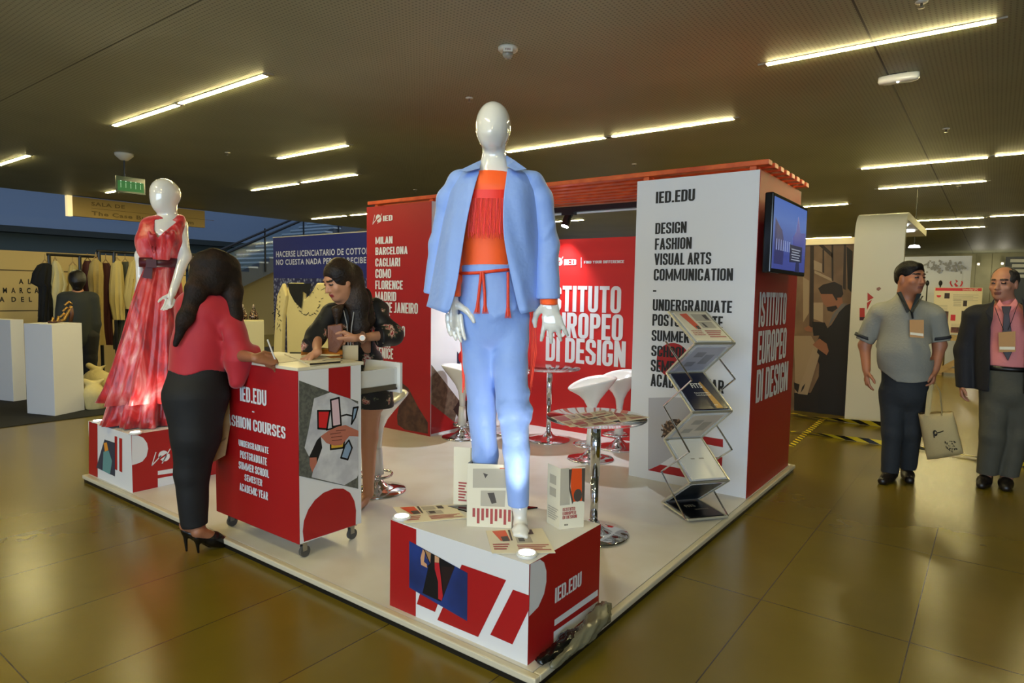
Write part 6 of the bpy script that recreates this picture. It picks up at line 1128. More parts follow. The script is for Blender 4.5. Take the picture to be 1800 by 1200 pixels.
# ---------------------------------------------------------------- left: neighbouring clothing booth
XW = -10.0; BEI = mat('beige_board', (206, 178, 112), .6)
yl, yr = -3.2, ax(262, 450, XW)[1]+.6; zt = ax(60, 442, XW)[2]
t = thing('booth_wall', 'long beige board wall with black lettering behind the clothes rails', 'booth wall', (XW, (yl+yr)/2, 0))
w_ = MB().box((XW-.06, yl, .008), (XW, yr, zt)).build('boards', BEI, t)
b = MB()
for y_ in (475, 546): z = ax(30, y_, XW)[2]; b.box((XW, yl, z-.008), (XW+.002, yr, z+.008))
b.build('seams', mat('board_seam', (84, 68, 40), .7), w_)
P_ = Plane((XW, 0, 0), (1, 0, 0)); b = MB(); P_.text(b, 'A  L', (33, 499), (54, 490.5), .003, .03); P_.text(b, 'M  A  R  C  A', (5.3, 515), (67.5, 506), .003, .03); P_.text(b, 'A   D  E  L', (-1, 530.5), (55.8, 521.7), .003, .03); b.build('lettering', BLACK, w_)
def wplinth(lab, c3, top):
    A, B, C_ = [az(*q, .008) for q in c3]; z = Fig((B[0], B[1], 0))(B[0]*0+top[0], top[1])[2]; D = A+C_-B
    t = thing('white_plinth', lab, 'plinth', (A+C_)/2); q = [A, B, C_, D]; b = MB(); b.add([(p[0], p[1], .008) for p in q]+[(p[0], p[1], z) for p in q], [(3, 2, 1, 0), (4, 5, 6, 7), (0, 1, 5, 4), (1, 2, 6, 5), (2, 3, 7, 6), (3, 0, 4, 7)]); b.build('body', WHITE, t, bevel=.003); return z, (A+C_)/2
zA, cA = wplinth('white plinth carrying the gold sandals in the clothing booth', ((48, 726), (97, 731), (149, 720)), (97, 570))
zB, cB = wplinth('white plinth cut off by the left picture edge', ((-24, 700), (24, 705.5), (47, 702)), (24, 562))
FA = Fig((cA[0], cA[1], 0)); GD = mat('gold_leather', (190, 146, 70), .3, .6); GB = mat('brown_sandal', (84, 48, 28), .5)
p = az(113, 566, zA); t = thing('sandal_stack', 'gold platform sandal standing on its high heel on the white plinth', 'sandal', p)
b = MB(); R_, F_ = FA.R, FA.F; b.tube([p+R_*.06+Zv*.004, p+R_*.075+Zv*.10, p+R_*.06+Zv*.17], [.02, .024, .03], 12); b.build('heel', GB, t, True)
b = MB(); b.tube([p-R_*.05+Zv*.012, p+Zv*.03, p+R_*.05+Zv*.13, p+R_*.075+Zv*.19], [.03, .034, .03, .028], 12, flat=.6); b.build('sole', GD, t, True)
b = MB()
for s_, h in ((.0, .10), (.03, .17), (.05, .24)): b.tube([p+R_*(s_-.04)+F_*.03+Zv*(h-.04), p+R_*s_+Zv*h, p+R_*(s_+.03)-F_*.03+Zv*(h-.03)], .012, 8)
b.build('straps', GD, t, True)
p = az(97, 567.5, zA); t = thing('sandal', 'low gold sandal lying in front of the high heeled one', 'sandal', p); b = MB(); b.tube([p-R_*.07+Zv*.012, p+Zv*.014, p+R_*.06+Zv*.02], [.022, .03, .022], 12, flat=.5); b.build('sole', GB, t, True)
b = MB(); b.tube([p-R_*.03+F_*.03+Zv*.02, p-R_*.02+Zv*.06, p-R_*.01-F_*.03+Zv*.02], .012, 8); b.tube([p+R_*.02+F_*.03+Zv*.02, p+R_*.03+Zv*.07, p+R_*.03-F_*.03+Zv*.02], .012, 8); b.build('straps', GD, t, True)
# clothes rails and garments
def rail(lab, X, xa, ya, xb, yb, posts):
    A, B = ax(xa, ya, X), ax(xb, yb, X); B[2] = A[2]; t = thing('clothes_rail', lab, 'clothes rail', (X, (A[1]+B[1])/2, .008))
    MB().tube([A, B], .02, 10).build('top_bar', BLKMETAL, t)
    for px in posts: y = ax(px, ya, X)[1]; MB().tube([(X, y, .03), (X, y, A[2])], .022, 10).build('post', BLKMETAL, t); MB().box((X-.25, y-.02, .008), (X+.25, y+.02, .045)).build('foot', BLKMETAL, t)
    return A[2]
za = rail('black clothes rail with the black and cream outfits, left of the crouching visitor', -9.0, 82, 447, 172, 452, (86, 140)); zb_ = rail('black clothes rail with long beige gowns, right of the crouching visitor', -8.6, 170, 441, 262, 447, (174, 200, 262)); zc_ = rail('black clothes rail half hidden behind the red dress mannequin', -8.3, 300, 445, 352, 450, (345,))
def garment(lab, X, top, outline, col, sleeves=True, col2=None, thick=.065, seed=1):
    """hanging garment: outline = list of (y, xl, xr) pixels; hanger above"""
    c = ax(*top, X); t = thing('hanging_garment', lab, 'garment', ax((outline[-1][1]+outline[-1][2])/2, outline[-1][0], X), 'garments on the clothes rails'); rng = np.random.RandomState(seed); rows = []; ph = rng.rand(3)*6
    for i, (y, xl, xr) in enumerate(outline):
        A, B = ax(xl, y, X), ax(xr, y, X); r = []; th = thick*(.35+.65*min(1, i/2)); 
        for a in np.linspace(0, 2*PI, 40, False):
            u = .5-.5*math.cos(a); w = 1+.25*math.sin(7*a+ph[0]+i*.3)*min(1, i/2); r.append(A*(1-u)+B*u+np.array([1, 0, 0])*math.sin(a)*th*w+np.array([0, 1, 0])*.012*math.sin(9*a+ph[1]+i)*min(1, i/3))
        rows.append(r)
    b = MB(); b.grid(rows, True, cap=True); o = b.build('fabric', col, t); autosmooth(o, 50)
    y0, xl, xr = outline[0]; A, B = ax(xl, y0, X), ax(xr, y0, X); m_ = (A+B)/2; b = MB(); b.tube([A+np.array([0, 0, -.01]), m_+np.array([0, 0, .05]), B+np.array([0, 0, -.01])], .01, 8); b.tube([m_+np.array([0, 0, .05]), m_+np.array([0, .0, .1]), (X, m_[1], c[2])], .005, 8); b.build('hanger', PALEWOOD, t); return t
CRM = mat('cream_cloth', (190, 170, 104), .8, bump=(16, .3)); BGE = mat('beige_gown', (164, 142, 84), .8, bump=(20, .4)); BLKC = mat('black_cloth', (12, 12, 15), .85, bump=(20, .2)); IVR = mat('ivory_cloth', (206, 192, 140), .75, bump=(12, .3)); GRN = mat('grey_green_cloth', (70, 74, 62), .8); MARO = mat('maroon_cloth', (72, 30, 26), .8); GRY = mat('grey_cloth', (96, 98, 90), .8)
garment('black short sleeved dress at the left end of the clothes rail', -9.0, (82, 447), [(462, 74, 84), (466, 66, 92), (480, 58, 92), (497, 55, 90), (504, 68, 90), (514, 70, 88), (530, 69, 88), (555, 68, 87), (566, 68, 86)], BLKC, seed=1)
garment('cream long blouse next to the black dress on the clothes rail', -9.0, (98, 449), [(458, 94, 100), (466, 90, 106), (480, 89, 112), (500, 86, 118), (515, 87, 114), (528, 92, 108), (545, 93, 104), (562, 93, 102)], IVR, seed=2)
garment('pale top hanging just left of the dark haired visitor', -9.05, (128, 451), [(466, 122, 134), (475, 120, 140), (500, 119, 138), (530, 118, 134)], CRM, seed=3)
garment('maroon garment behind the dark haired visitor', -9.1, (155, 452), [(458, 148, 160), (466, 145, 166), (500, 144, 166), (540, 146, 164)], MARO, seed=4)
garment('long crinkled beige gown, first on the second clothes rail', -8.6, (168, 444), [(456, 163, 174), (464, 158, 180), (485, 155, 181), (510, 158, 180), (545, 155, 180), (580, 152, 182), (606, 152, 185)], BGE, seed=5)
garment('dark red and black garment right of the crinkled beige gown', -8.75, (185, 446), [(462, 180, 192), (470, 178, 196), (510, 179, 196), (560, 180, 196), (606, 182, 198)], MARO, seed=6)
garment('long cream coat in the middle of the second clothes rail', -8.6, (204, 446), [(458, 199, 212), (466, 196, 215), (500, 193, 218), (530, 194, 219), (562, 200, 217)], CRM, seed=7)
garment('grey cloth hanging below the cream coat', -8.7, (207, 446), [(560, 196, 214), (580, 196, 214), (612, 200, 214)], GRY, seed=8) if 0 else None
garment('grey green garment right of the cream coat', -8.7, (219, 446), [(460, 214, 226), (470, 212, 226), (520, 214, 226), (600, 200, 214), (614, 202, 213)], GRN, seed=9)
garment('ruffled cream jacket near the red dress mannequin', -8.55, (240, 447), [(452, 238, 248), (462, 228, 250), (490, 222, 242), (520, 219, 236), (543, 222, 234)], CRM, seed=10)
garment('navy garment hanging at the end of the rail, beside the red dress', -8.7, (250, 447), [(458, 246, 256), (470, 243, 258), (520, 226, 244), (560, 220, 240)], mat('navy_cloth', (22, 24, 44), .8), seed=11)
garment('pale garment between the red dress mannequin and the woman in red', -8.3, (340, 448), [(458, 335, 345), (468, 332, 350), (500, 333, 350), (560, 333, 350)], CRM, seed=12)
# dark haired visitor
g = np.array([-8.25, ax(137, 500, -8.25)[1], .008]); FV = Fig(g); P = FV; R_, F_ = FV.R, FV.F; t = thing('person', 'visitor with black hair and dark jacket seen from behind among the clothes rails', 'person', g)
S = SDF([P(100, 470), P(172, 570), g, P(137, 500, .3), P(137, 500, -.3)], .05, .009); hc = P(136, 492); H = head(S, hc, -F_, Zv, 1.0); S.rc(hc-Zv*.05, P(137, 515), .055, .06, .03); S.rc(P(118, 522), P(158, 522), .05, .05, .05); S.rc(P(137, 530), P(137, 570), .13, .12, .05, (F_, .8)); S.rc(P(137, 570), P(137, 590), .12, .13, .05); S.chain([P(112, 522), P(106, 570), P(112, 610)], [.05, .04, .03], .03); hand(S, P(112, 610), -Zv, -F_, R_, .17); S.chain([P(162, 522), P(167, 570), P(162, 610)], [.05, .04, .03], .03); hand(S, P(162, 610), -Zv, -F_, -R_, .17)
for s_ in (-1, 1): q = np.array([g[0], g[1], 0])+R_*s_*.1; S.chain([np.array([q[0], q[1], P(137, 590)[2]]), q+Zv*.5, q+Zv*.07], [.09, .055, .04], .03); S.rc(q+Zv*.05, q+Zv*.04-F_*.14, .035, .03, .02)
S.cut(np.array([0, 0, .01]), (0, 0, -1)); S.build('body', [SKIN, DARKFACE, LIPS], t, 1, face_paint(H))
S = SDF([P(95, 505), P(178, 600), P(137, 550, .3), P(137, 550, -.3)], .06, .009); S.rc(P(118, 523), P(157, 523), .075, .075, .05); S.rc(P(137, 535), P(137, 590), .175, .18, .05, (F_, .8)); S.chain([P(112, 524), P(105, 570), P(111, 606)], [.075, .065, .055], .03); S.chain([P(163, 524), P(168, 570), P(163, 606)], [.075, .065, .055], .03); S.wrinkle(.006, 20, 2); S.build('jacket', mat('charcoal_jacket', (36, 40, 38), .8), t, 1)
S = SDF([P(137, 580), g, P(137, 580)+R_*.25, P(137, 580)-R_*.25], .2, .01)
for s_ in (-1, 1): q = np.array([g[0], g[1], 0])+R_*s_*.1; S.chain([np.array([q[0], q[1], P(137, 592)[2]]), q+Zv*.5, q+Zv*.1], [.12, .085, .07], .03)
S.build('trousers', BT, t, 1); S = SDF([hc-.2, hc+.2], .03, .007); S.el(hc+Zv*.02+F_*.015, (.1, .1, .115), None, .02); S.rc(hc-Zv*.02+F_*.04, hc-Zv*.09+F_*.03, .085, .06, .03); S.build('hair', HAIR, t, 1)
# bags on the carpet
SCK = mat('cream_sack', (200, 184, 128), .7, bump=(14, .5))
def sack(lab, px, py, sx, sy, sz, seed):
    c = az(px, py, .008); S = SDF([c+(-sx, -sy, 0), c+(sx, sy, sz)], .12, .009); S.el(c+Zv*sz*.40, (sx, sy, sz*.56), None, .03); S.rc(c+Zv*sz*.8, c+Zv*sz*1.0, .05, .02, .04); S.rc(c+Zv*sz*.95, c+Zv*sz*1.1+np.array([0, .1, 0]), .03, .02, .02); S.rc(c+Zv*sz*.95, c+Zv*sz*1.12-np.array([0, .1, 0]), .03, .02, .02); S.cut(c+Zv*.001, (0, 0, -1)); S.wrinkle(.045, 15, seed); return tag(S.build('cloth_sack', SCK, None, 1), lab, 'bag')
sack('large tied cream cloth sack on the black carpet by the plinth', 174, 702, .19, .20, .40, 3); sack('smaller cream cloth sack in front of the large one by the white plinth', 166, 717, .13, .13, .30, 5)
# small white plinth with dark bottles
zt2 = 1.02; pc = az(436, 563, zt2); Fq = Fig((pc[0], pc[1], 0)); p0, p1 = Fq(404, 563), Fq(459, 563); hw = np.linalg.norm(p1-p0)/2; t = thing('white_plinth', 'white plinth carrying two ornamented bottles, left of the blue banner', 'plinth', (pc[0], pc[1], 0)); MB().obox((pc[0]-.0, pc[1], zt2/2), (Fq.R, Fq.F, Zv), (hw, .2, zt2/2)).build('body', mat('cream_white', (206, 196, 150), .5), t)
DK = mat('dark_bottle', (40, 24, 18), .25, noise=(60, (196, 160, 120), .52, .62))
for px, lab in ((427, 'left of the two dark ornamented bottles on the small plinth'), (446, 'right of the two dark ornamented bottles on the small plinth')):
    q = az(px, 561, zt2); t = thing('ornamented_bottle', lab, 'bottle', q); MB().lathe([(.001, 0), (.06, 0), (.065, .03), (.055, .08), (.03, .13), (.016, .16), (.001, .16)], q, 20).build('body', DK, t, True); MB().lathe([(.001, .16), (.018, .16), (.014, .2), (.001, .215)], q, 14).build('stopper', mat('bottle_tip', (170, 150, 130), .3), t, True)
# blue cotton banner and the cream shirt in front
YB = 3.6; x0, x1 = ay(480, 420, YB)[0], -4.15; zt = ay(560, 413, YB)[2]
NB = mat('banner_blue', (22, 34, 104), .5); t = thing('event_banner', 'dark blue banner with white Spanish lettering above a cotton photograph', 'banner', ((x0+x1)/2, YB, 0)); bn = MB().box((x0, YB, .0), (x1, YB+.05, zt)).build('board', NB, t)
MB().box((x0, YB-.004, zt), (x1, YB+.054, zt+.012)).build('top_rail', mat('pale_rail', (186, 180, 160), .4), t)
P_ = Plane((0, YB, 0), (0, -1, 0)); b = MB(); P_.text(b, 'HACERSE LICENCIATARIO DE COTTON', (485.8, 452), (651, 434.6), .003, .02); P_.text(b, 'NO CUESTA NADA PERO SE RECIBE', (485.8, 465.8), (644, 451.3), .003, .02); b.build('lettering', mat('banner_white', (186, 190, 206), .5), bn)
m = mat('cotton_photo', (40, 48, 96), .6); nt = m.node_tree; bb = nt.nodes['Principled BSDF']; tc = N(nt, 'ShaderNodeTexCoord'); v = N(nt, 'ShaderNodeTexVoronoi'); v.inputs['Scale'].default_value = 22; r = N(nt, 'ShaderNodeValToRGB'); r.color_ramp.elements[0].color = (*lin((176, 180, 200)), 1); r.color_ramp.elements[1].color = (*lin((26, 32, 78)), 1); r.color_ramp.elements[1].position = .62; r.color_ramp.elements.new(.3).color = (*lin((104, 110, 140)), 1); nt.links.new(tc.outputs['Object'], v.inputs['Vector']); nt.links.new(v.outputs['Distance'], r.inputs[0]); nt.links.new(r.outputs[0], bb.inputs['Base Color'])
zc = ay(560, 489, YB)[2]; MB().box((x0, YB-.002, .02), (x1, YB, zc)).build('cotton_photo', m, bn)
YS = 3.25; Ps = Plane((0, YS, 0), (0, -1, 0)); CS = mat('cream_jersey', (214, 198, 138), .8, bump=(9, .25))
t = thing('shirt_display', 'large cream and black long sleeved shirt displayed before the blue banner', 'shirt', (ay(545, 600, YS)[0], YS, .3))
def cloth(name, pts, m, d, th=.06, par=None, amp=.01):
    q = [Ps.w(*p, d) for p in pts]; b = MB().slab(q, (0, -1, 0), th); o = b.build(name, m, par or t, False, .018); return o
fr = cloth('front', ((506, 497), (530, 497), (534, 528), (548, 512), (556, 497), (600, 497), (606, 560), (600, 660), (505, 660), (503, 560), (500, 530)), CS, .0)
for x_ in (520, 545, 575): pass
b = MB(); b.poly([Ps.w(*p, .022) for p in ((507, 498), (550, 498), (546, 520), (535, 512), (532, 542), (520, 530), (512, 515))]); b.poly([Ps.w(*p, .021) for p in ((536, 498), (549, 498), (547, 508), (540, 510))]); b.build('black_yoke', BLKC, fr)
cloth('sleeve', ((502, 497), (508, 520), (502, 560), (499, 660), (484, 660), (488, 570), (492, 520)), CS, .05)
b = MB(); rg = np.random.RandomState(2)
for k in range(26): q = np.array([494+5*math.sin(k*2.1), 510+k*2.7]); Ps.line(b, [q, q+np.array([2.5*rg.randn(), 2+3*rg.rand()])], .006+.008*rg.rand(), .0555)
for k in range(14): a = PI*k/13; q = np.array([541-20*math.cos(a), 530+24*math.sin(a)]); Ps.line(b, [q, q+np.array([2.2+rg.rand()*3, 3*rg.randn()])], .005+.007*rg.rand(), .004)
for k in range(10): q = np.array([552+4.2*k, 515+9*math.sin(k*1.9)]); Ps.line(b, [q, q+np.array([4*rg.randn(), 4*rg.randn()])], .006, .004)
o = b.build('black_stitching', BLKC, fr); o['kind'] = 'stuff'
b = MB()
for x_ in (515, 590): q = Ps.w(x_, 600, -.07); b.tube([(q[0], q[1], 0), (q[0], q[1], Ps.w(540, 502)[2])], .015)
b.build('stand_poles', BLKMETAL, t)
# ---------------------------------------------------------------- right: booths beyond the two men
YM = 6.9; t = thing('photo_mural', 'large photo mural of a bearded man in a dark suit reading, on a booth wall', 'mural', (-.6, YM, 0)); xl, xr = -2.2, ay(1495, 580, YM)[0]+.12
zt = ay(1445, 430, YM)[2]; bd_ = MB().box((xl, YM, .0), (xr, YM+.08, zt)).build('board', mat('mural_brown', (96, 76, 58), .6, noise=(2.2, (126, 102, 78), .4, .65)), t); MB().box((xl, YM-.03, zt), (xr, YM+.1, ay(1445, 419, YM)[2])).build('white_header', mat('header_white', (232, 214, 150), .5, emit=(1, .85, .5), es=.25), t)
Pm = Plane((0, YM, 0), (0, -1, 0)); k6 = lambda *q: [(1380+x/6, 400+y/6) for x, y in q]; k5 = lambda *q: [(1380+x/5.455, 580+y/5.455) for x, y in q]
ms = [mat('mural_dark', (20, 16, 14), .6), mat('mural_face', (134, 88, 64), .6), mat('mural_hair', (26, 18, 15), .6), mat('mural_paper', (146, 128, 104), .6), mat('mural_suit', (12, 12, 13), .6), mat('mural_shirt', (96, 92, 92), .6), mat('mural_frame', (40, 30, 24), .6), mat('mural_light', (150, 132, 110), .6)]
b = MB(); add = lambda mi, q, lay: Pm.poly(b, q, .001+.0006*lay, mi)
add(6, k6((265, 190), (305, 190), (300, 1050), (255, 1050)), 0); add(6, k6((350, 180), (400, 180), (500, 270), (500, 320)), 0); add(6, k6((490, 180), (510, 180), (510, 560), (490, 560)), 0); add(6, k6((620, 180), (645, 180), (640, 660), (610, 640)), 0); add(0, k6((650, 200), (712, 250), (708, 690), (660, 640)), 0); add(6, k6((395, 230), (412, 230), (412, 480), (395, 470)), 0); add(7, k6((310, 450), (500, 540), (500, 570), (310, 480)), 0)
add(7, k6((300, 340), (390, 380), (390, 470), (300, 440)), 0); add(3, k6((190, 520), (255, 560), (250, 900), (190, 1000)), 0); add(7, k6((300, 790), (400, 790), (400, 1000), (300, 960)), 0)
add(4, [(1495, 533), (1480, 540), (1462, 570), (1440, 590), (1430, 620), (1440, 640), (1438, 700), (1436, 733), (1486, 735), (1494, 640)], 2); add(4, k6((285, 990), (420, 1000), (480, 1130), (300, 1140)), 3); add(0, [(1396, 690), (1425, 690), (1440, 660), (1442, 733), (1396, 728)], 1)
add(1, k6((370, 690), (520, 690), (600, 720), (610, 800), (540, 870), (470, 860), (410, 810), (380, 740)), 4); add(2, k6((350, 640), (400, 600), (520, 570), (600, 610), (615, 700), (590, 740), (540, 770), (500, 700), (380, 700)), 5); add(2, k6((440, 838), (540, 820), (556, 850), (500, 888), (450, 876)), 5); add(1, k6((550, 740), (590, 735), (590, 790), (560, 800)), 6)
add(5, k6((600, 800), (660, 800), (560, 900), (480, 1010), (450, 1060), (500, 920)), 5); add(3, [(1396, 590), (1426, 590), (1438, 612), (1418, 690), (1398, 690)], 6); add(1, k5((265, 140), (330, 80), (400, 130), (420, 200), (400, 240), (330, 190)), 7); add(1, k6((200, 1060), (250, 1030), (290, 1060), (280, 1100), (220, 1090)), 7)
add(7, k5((120, 610), (270, 170), (330, 240), (215, 620)), 7); add(0, k5((150, 600), (165, 545), (195, 510), (180, 560)), 8); add(0, k5((85, 500), (140, 520), (125, 600), (90, 560)), 8); b.build('printed_photo', ms, bd_)
# curved white canopy column
YC = 6.62; x0, x1 = ay(1492, 600, YC)[0], ay(1592, 400, YC)[0]; zt = ay(1550, 371, YC)[2]; r_ = .28; t = thing('curved_canopy_panel', 'tall white booth panel curving over at the top into a canopy', 'booth panel', ((x0+x1)/2, YC, 0)); prof = [(YC, 0)]+[(YC+r_-r_*math.cos(a), zt-r_+r_*math.sin(a)) for a in np.linspace(0, PI/2, 14)]+[(YC+2.6, zt)]
pin = [(YC+2.6, zt-.09)]+[(YC+.09+(r_-.09)-(r_-.09)*math.cos(a), zt-.09-(r_-.09)+(r_-.09)*math.sin(a)) for a in np.linspace(PI/2, 0, 14)]+[(YC+.09, 0)]
b = MB(); b.slab([(x1, y, z) for y, z in prof+pin], (1, 0, 0), x1-x0); o = b.build('shell', mat('canopy_white', (206, 204, 184), .5), t); autosmooth(o, 40)
for k, (y_, c_) in enumerate(((YC+.7, 0), (YC+1.5, 1))): MB().lathe([(.001, 0), (.09, 0), (.09, -.02), (.001, -.02)], ((x0+x1)/2+.12, y_, zt-.09), 20).build('downlight', mat('downlight', (255, 255, 255), .4, emit=(.85, .9, 1), es=6), t)
Pc = Plane((0, YC, 0), (0, -1, 0)); b = MB()
for q, mi in (((((1525, 514), (1536, 523), (1525, 529)), 0)), (((1524, 532), (1533, 526), (1524, 545)), 0), (((1511, 541), (1520, 541), (1520, 557), (1511, 557)), 0), (((1511, 557), (1520, 557), (1520, 563), (1511, 563)), 1), (((1541, 506), (1546, 504), (1549, 507), (1545, 511), (1541, 510)), 2)): Pc.poly(b, q, .002, mi)
b.build('printed_emblem', [mat('emblem_red', (170, 44, 20), .5), mat('emblem_dark', (60, 14, 14), .5), mat('emblem_brown', (140, 96, 80), .5)], t)
MB().box((x1-.14, YC+.5, 1.1), (x1-.1, YC+1.1, 2.15)).build('inner_poster', mat('inner_print', (168, 110, 130), .5, noise=(6, (90, 90, 150), .4, .6)), t)
# far university booth
YU = 15.; A, B = ay(1606, 451, YU), ay(1705, 505, YU); t = thing('university_panel', 'white panel with grey relief drawing and red flame emblem at the far right', 'panel', ((A[0]+B[0])/2, YU, 0)); bd_ = MB().box((A[0]-.4, YU, 0), (B[0], YU+.06, A[2])).build('board', mat('cool_white', (214, 220, 236), .5), t)
Pu = Plane((0, YU, 0), (0, -1, 0)); b = MB(); rg = np.random.RandomState(8); GR = mat('relief_grey', (150, 152, 158), .6); 
for k in range(60): q = np.array([1630+68*rg.rand(), 458+20*rg.rand()]); Pu.line(b, [q, q+np.array([3*rg.randn(), 2.5*rg.randn()])], .025+.02*rg.rand(), .003+.0008*k)
b.build('relief_drawing', GR, bd_); b = MB(); Pu.poly(b, ((1679, 491), (1684, 494), (1680, 498), (1685, 503), (1680, 504), (1677, 499), (1681, 496)), .003)
for s_ in (-1, 1): Pu.poly(b, [(1681+s_*(12-abs(a)*.5 if i < 7 else 9.5-abs(a)*.6), 497+a) for i, a in enumerate(list(np.linspace(-4, 6.5, 7))+list(np.linspace(6.5, -2, 7)))], .003)
b.build('flame_emblem', mat('flame_red', (206, 34, 44), .5), bd_)
YP = 13.2; A, B = ay(1643, 505, YP), ay(1722, 588, YP); t = thing('poster_board', 'white information poster with red header on a wooden trestle table', 'poster', ((A[0]+B[0])/2, YP, B[2])); bd_ = MB().box((A[0], YP, B[2]), (B[0], YP+.03, A[2])).build('board', mat('poster_cream', (222, 210, 176), .5), t); Pp = Plane((0, YP, 0), (0, -1, 0)); W_, H_ = B[0]-A[0], A[2]-B[2]; uv = lambda u, v: (A[0]+u*W_, B[2]+v*H_); b = MB(); Rq = lambda u0, v0, u1, v1, mi: Pp.poly(b, [uv(u0, v0), uv(u1, v0), uv(u1, v1), uv(u0, v1)], .002, mi, True)
Rq(0.02, .93, .98, .99, 0); Rq(.22, .76, .33, .88, 1); Rq(.13, .24, .33, .48, 2); Rq(.38, .28, .48, .41, 0); Rq(.6, .3, .66, .5, 1); Rq(.62, .6, .7, .72, 1); Rq(.14, .02, .32, .14, 2); Rq(.4, .02, .62, .14, 2)
for k in range(5): Rq(.4, .84-.03*k, .92-.1*(k % 2), .85-.03*k, 3); Rq(.42, .74-.035*k, .58, .755-.035*k, 3); Rq(.06, .6-.03*k, .3, .61-.03*k, 3); Rq(.4, .2-.02*k, .6, .207-.02*k, 3)
Pp.poly(b, [uv(.1+.05*math.cos(a), .83+.05*math.sin(a)) for a in np.linspace(PI, 2*PI, 12)], .002, 0, True); b.build('printed_content', [mat('flame_red'), mat('poster_dark', (54, 40, 36), .6), mat('poster_photo', (120, 72, 66), .6, noise=(9, (60, 40, 36), .4, .6)), mat('poster_text', (176, 166, 144), .6)], bd_)
b = MB(); Pp.text(b, 'Universidad UPC', (1692, 510.5), (1719, 507.0), .004, .02); b.build('lettering', PAPER, bd_)
YT = 13.0; A, B = ay(1656, 590, YT), ay(1740, 640, YT); gz = 0.; t = thing('trestle_table', 'pale wooden trestle table under the information poster', 'table', ((A[0]+B[0])/2, YT, 0)); zt = A[2]; zm = zt-.08; MB().box((A[0]-.1, YT-.1, zm), (B[0], YT+.55, zt)).build('tabletop', PALEWOOD, t)
for x_ in (A[0]-.05, B[0]-.1): MB().box((x_, YT-.08, 0), (x_+.09, YT+.5, zm)).build('leg', PALEWOOD, t)
b = MB(); b.obox(((A[0]+B[0])/2, YT-.07, .38), ((B[0]-A[0]-.15, 0, zm*.7), (0, 1, 0), (-(zm*.7), 0, B[0]-A[0]-.15)), (.5, .03, .05)); b.build('brace', PALEWOOD, t); MB().box((A[0]-.05, YT-.09, .06), (B[0], YT-.03, .15)).build('stretcher', PALEWOOD, t)
for px, lab in ((1630, 'left of the two black microphones before the far white panel'), (1653, 'right of the two black microphones before the far white panel')):
    q = ay(px, 500, 14.4); t = thing('microphone_stand', lab, 'microphone', (q[0], 14.4, 0)); MB().tube([(q[0], 14.4, .01), (q[0], 14.4, q[2])], .012, 8).build('pole', BLKMETAL, t); MB().lathe([(.001, 0), (.1, 0), (.095, .02), (.001, .03)], (q[0], 14.4, 0), 20).build('base', BLKMETAL, t); MB().ball((q[0], 14.4, q[2]+.03), (.035, .035, .06)).build('head', DARKP, t, True)
q = ay(1607, 435, 11.); t = thing('pendant_lamp', 'small glowing dome lamp hanging under the canopy at right', 'lamp', q); MB().lathe([(.001, 0), (.09, 0), (.07, .035), (.001, .05)], q, 24).build('shade', mat('pendant_glow', (255, 255, 255), .4, emit=(.95, .95, 1), es=4), t, True); MB().tube([q, (q[0], q[1], HC)], .006).build('cord', BLKMETAL, t)
YK = 11.; A = ay(1768, 451, YK); t = thing('dark_banner', 'dark banner with pale lettering behind the man in navy', 'banner', (A[0]+.6, YK, 0)); bd_ = MB().box((A[0], YK, 0), (A[0]+1.4, YK+.05, A[2])).build('board', mat('banner_dark', (32, 36, 38), .6), t); b = MB(); Pk = Plane((0, YK, 0), (0, -1, 0))
for k in range(4): Pk.line(b, [(1778+3*k, 458+9*k), (1800, 458+9*k)], .05, .003)
b.build('pale_lines', mat('banner_pale', (150, 150, 140), .6), bd_)
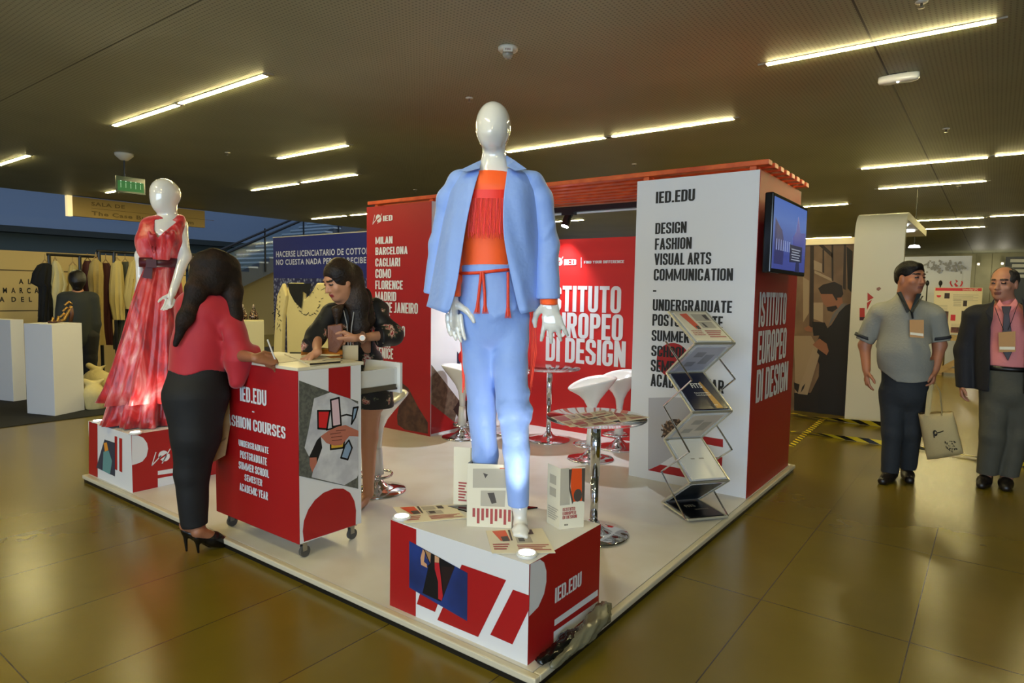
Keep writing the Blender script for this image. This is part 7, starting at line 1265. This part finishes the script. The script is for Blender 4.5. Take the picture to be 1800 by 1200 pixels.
# hazard tape strung just above the floor
HZ = mat('hazard_tape', (222, 200, 30), .5); nt = HZ.node_tree; bb = nt.nodes['Principled BSDF']; tc = N(nt, 'ShaderNodeTexCoord'); sx = N(nt, 'ShaderNodeSeparateXYZ'); nt.links.new(tc.outputs['UV'], sx.inputs[0]); m1 = N(nt, 'ShaderNodeMath', operation='FRACT'); m2 = N(nt, 'ShaderNodeMath', operation='GREATER_THAN'); m2.inputs[1].default_value = .52; m0 = N(nt, 'ShaderNodeMath', operation='ADD'); nt.links.new(sx.outputs[0], m0.inputs[0]); nt.links.new(sx.outputs[1], m0.inputs[1]); nt.links.new(m0.outputs[0], m1.inputs[0]); nt.links.new(m1.outputs[0], m2.inputs[0]); mx = N(nt, 'ShaderNodeMixRGB'); mx.inputs[1].default_value = (*lin((222, 200, 40)), 1); mx.inputs[2].default_value = (*lin((14, 14, 14)), 1); nt.links.new(m2.outputs[0], mx.inputs[0]); nt.links.new(mx.outputs[0], bb.inputs['Base Color'])
def tape(lab, pts, wd=.05, pitch=.16, tw=0.):
    Q = [az(*p) if len(p) == 3 else np.array(p) for p in pts]; b = MB(); L_ = 0; vs, fs, uvs = [], [], []
    P2 = []
    for p, q in zip(Q, Q[1:]): n = max(2, int(np.linalg.norm(q-p)/.04)); P2 += [p+(q-p)*i/n for i in range(n)]
    P2.append(Q[-1]); s_ = 0
    for i, p in enumerate(P2):
        tn = unit(P2[min(i+1, len(P2)-1)]-P2[max(i-1, 0)]); sd = unit(np.cross(tn, (0, 0, 1))); a = tw*s_; e = sd*math.cos(a)+Zv*math.sin(a)
        if i: s_ += np.linalg.norm(p-P2[i-1])
        h = wd/2*abs(math.sin(a))+.003; p = np.array([p[0], p[1], max(p[2], h)]); vs += [p-e*wd/2, p+e*wd/2]; uvs += [(s_/pitch, 0), (s_/pitch, .5)]
        if i: k = 2*i; fs.append((k-2, k-1, k+1, k))
    b.add(vs, fs); o = b.build('hazard_tape', HZ, None, False, 0, False); uv_ = o.data.uv_layers.new(name='UVMap'); 
    for lp in o.data.loops: uv_.data[lp.index].uv = uvs[lp.vertex_index]
    md = o.modifiers.new('solid', 'SOLIDIFY'); md.thickness = .0015; return tag(o, lab, 'tape')
tape('yellow and black hazard tape along the foot of the mural and canopy panel', [(1392, 726, .03), (1430, 733, .03), (1490, 739, .03), (1556, 747, .03)], .07, .22, 1.2); tape('diagonal yellow and black hazard tape crossing beside the red tower', [(1390, 784, 0), (1418, 760, 0), (1450, 734, 0)], .06, .11); tape('front yellow and black hazard tape strung towards the tote bag and beyond', [(1390, 758, .02), (1420, 759, .02), (1480, 769, .02), (1560, 780, .02), (1640, 790, .02), (1720, 804, .02), (1830, 822, .02)], .045, .22, 2.2)
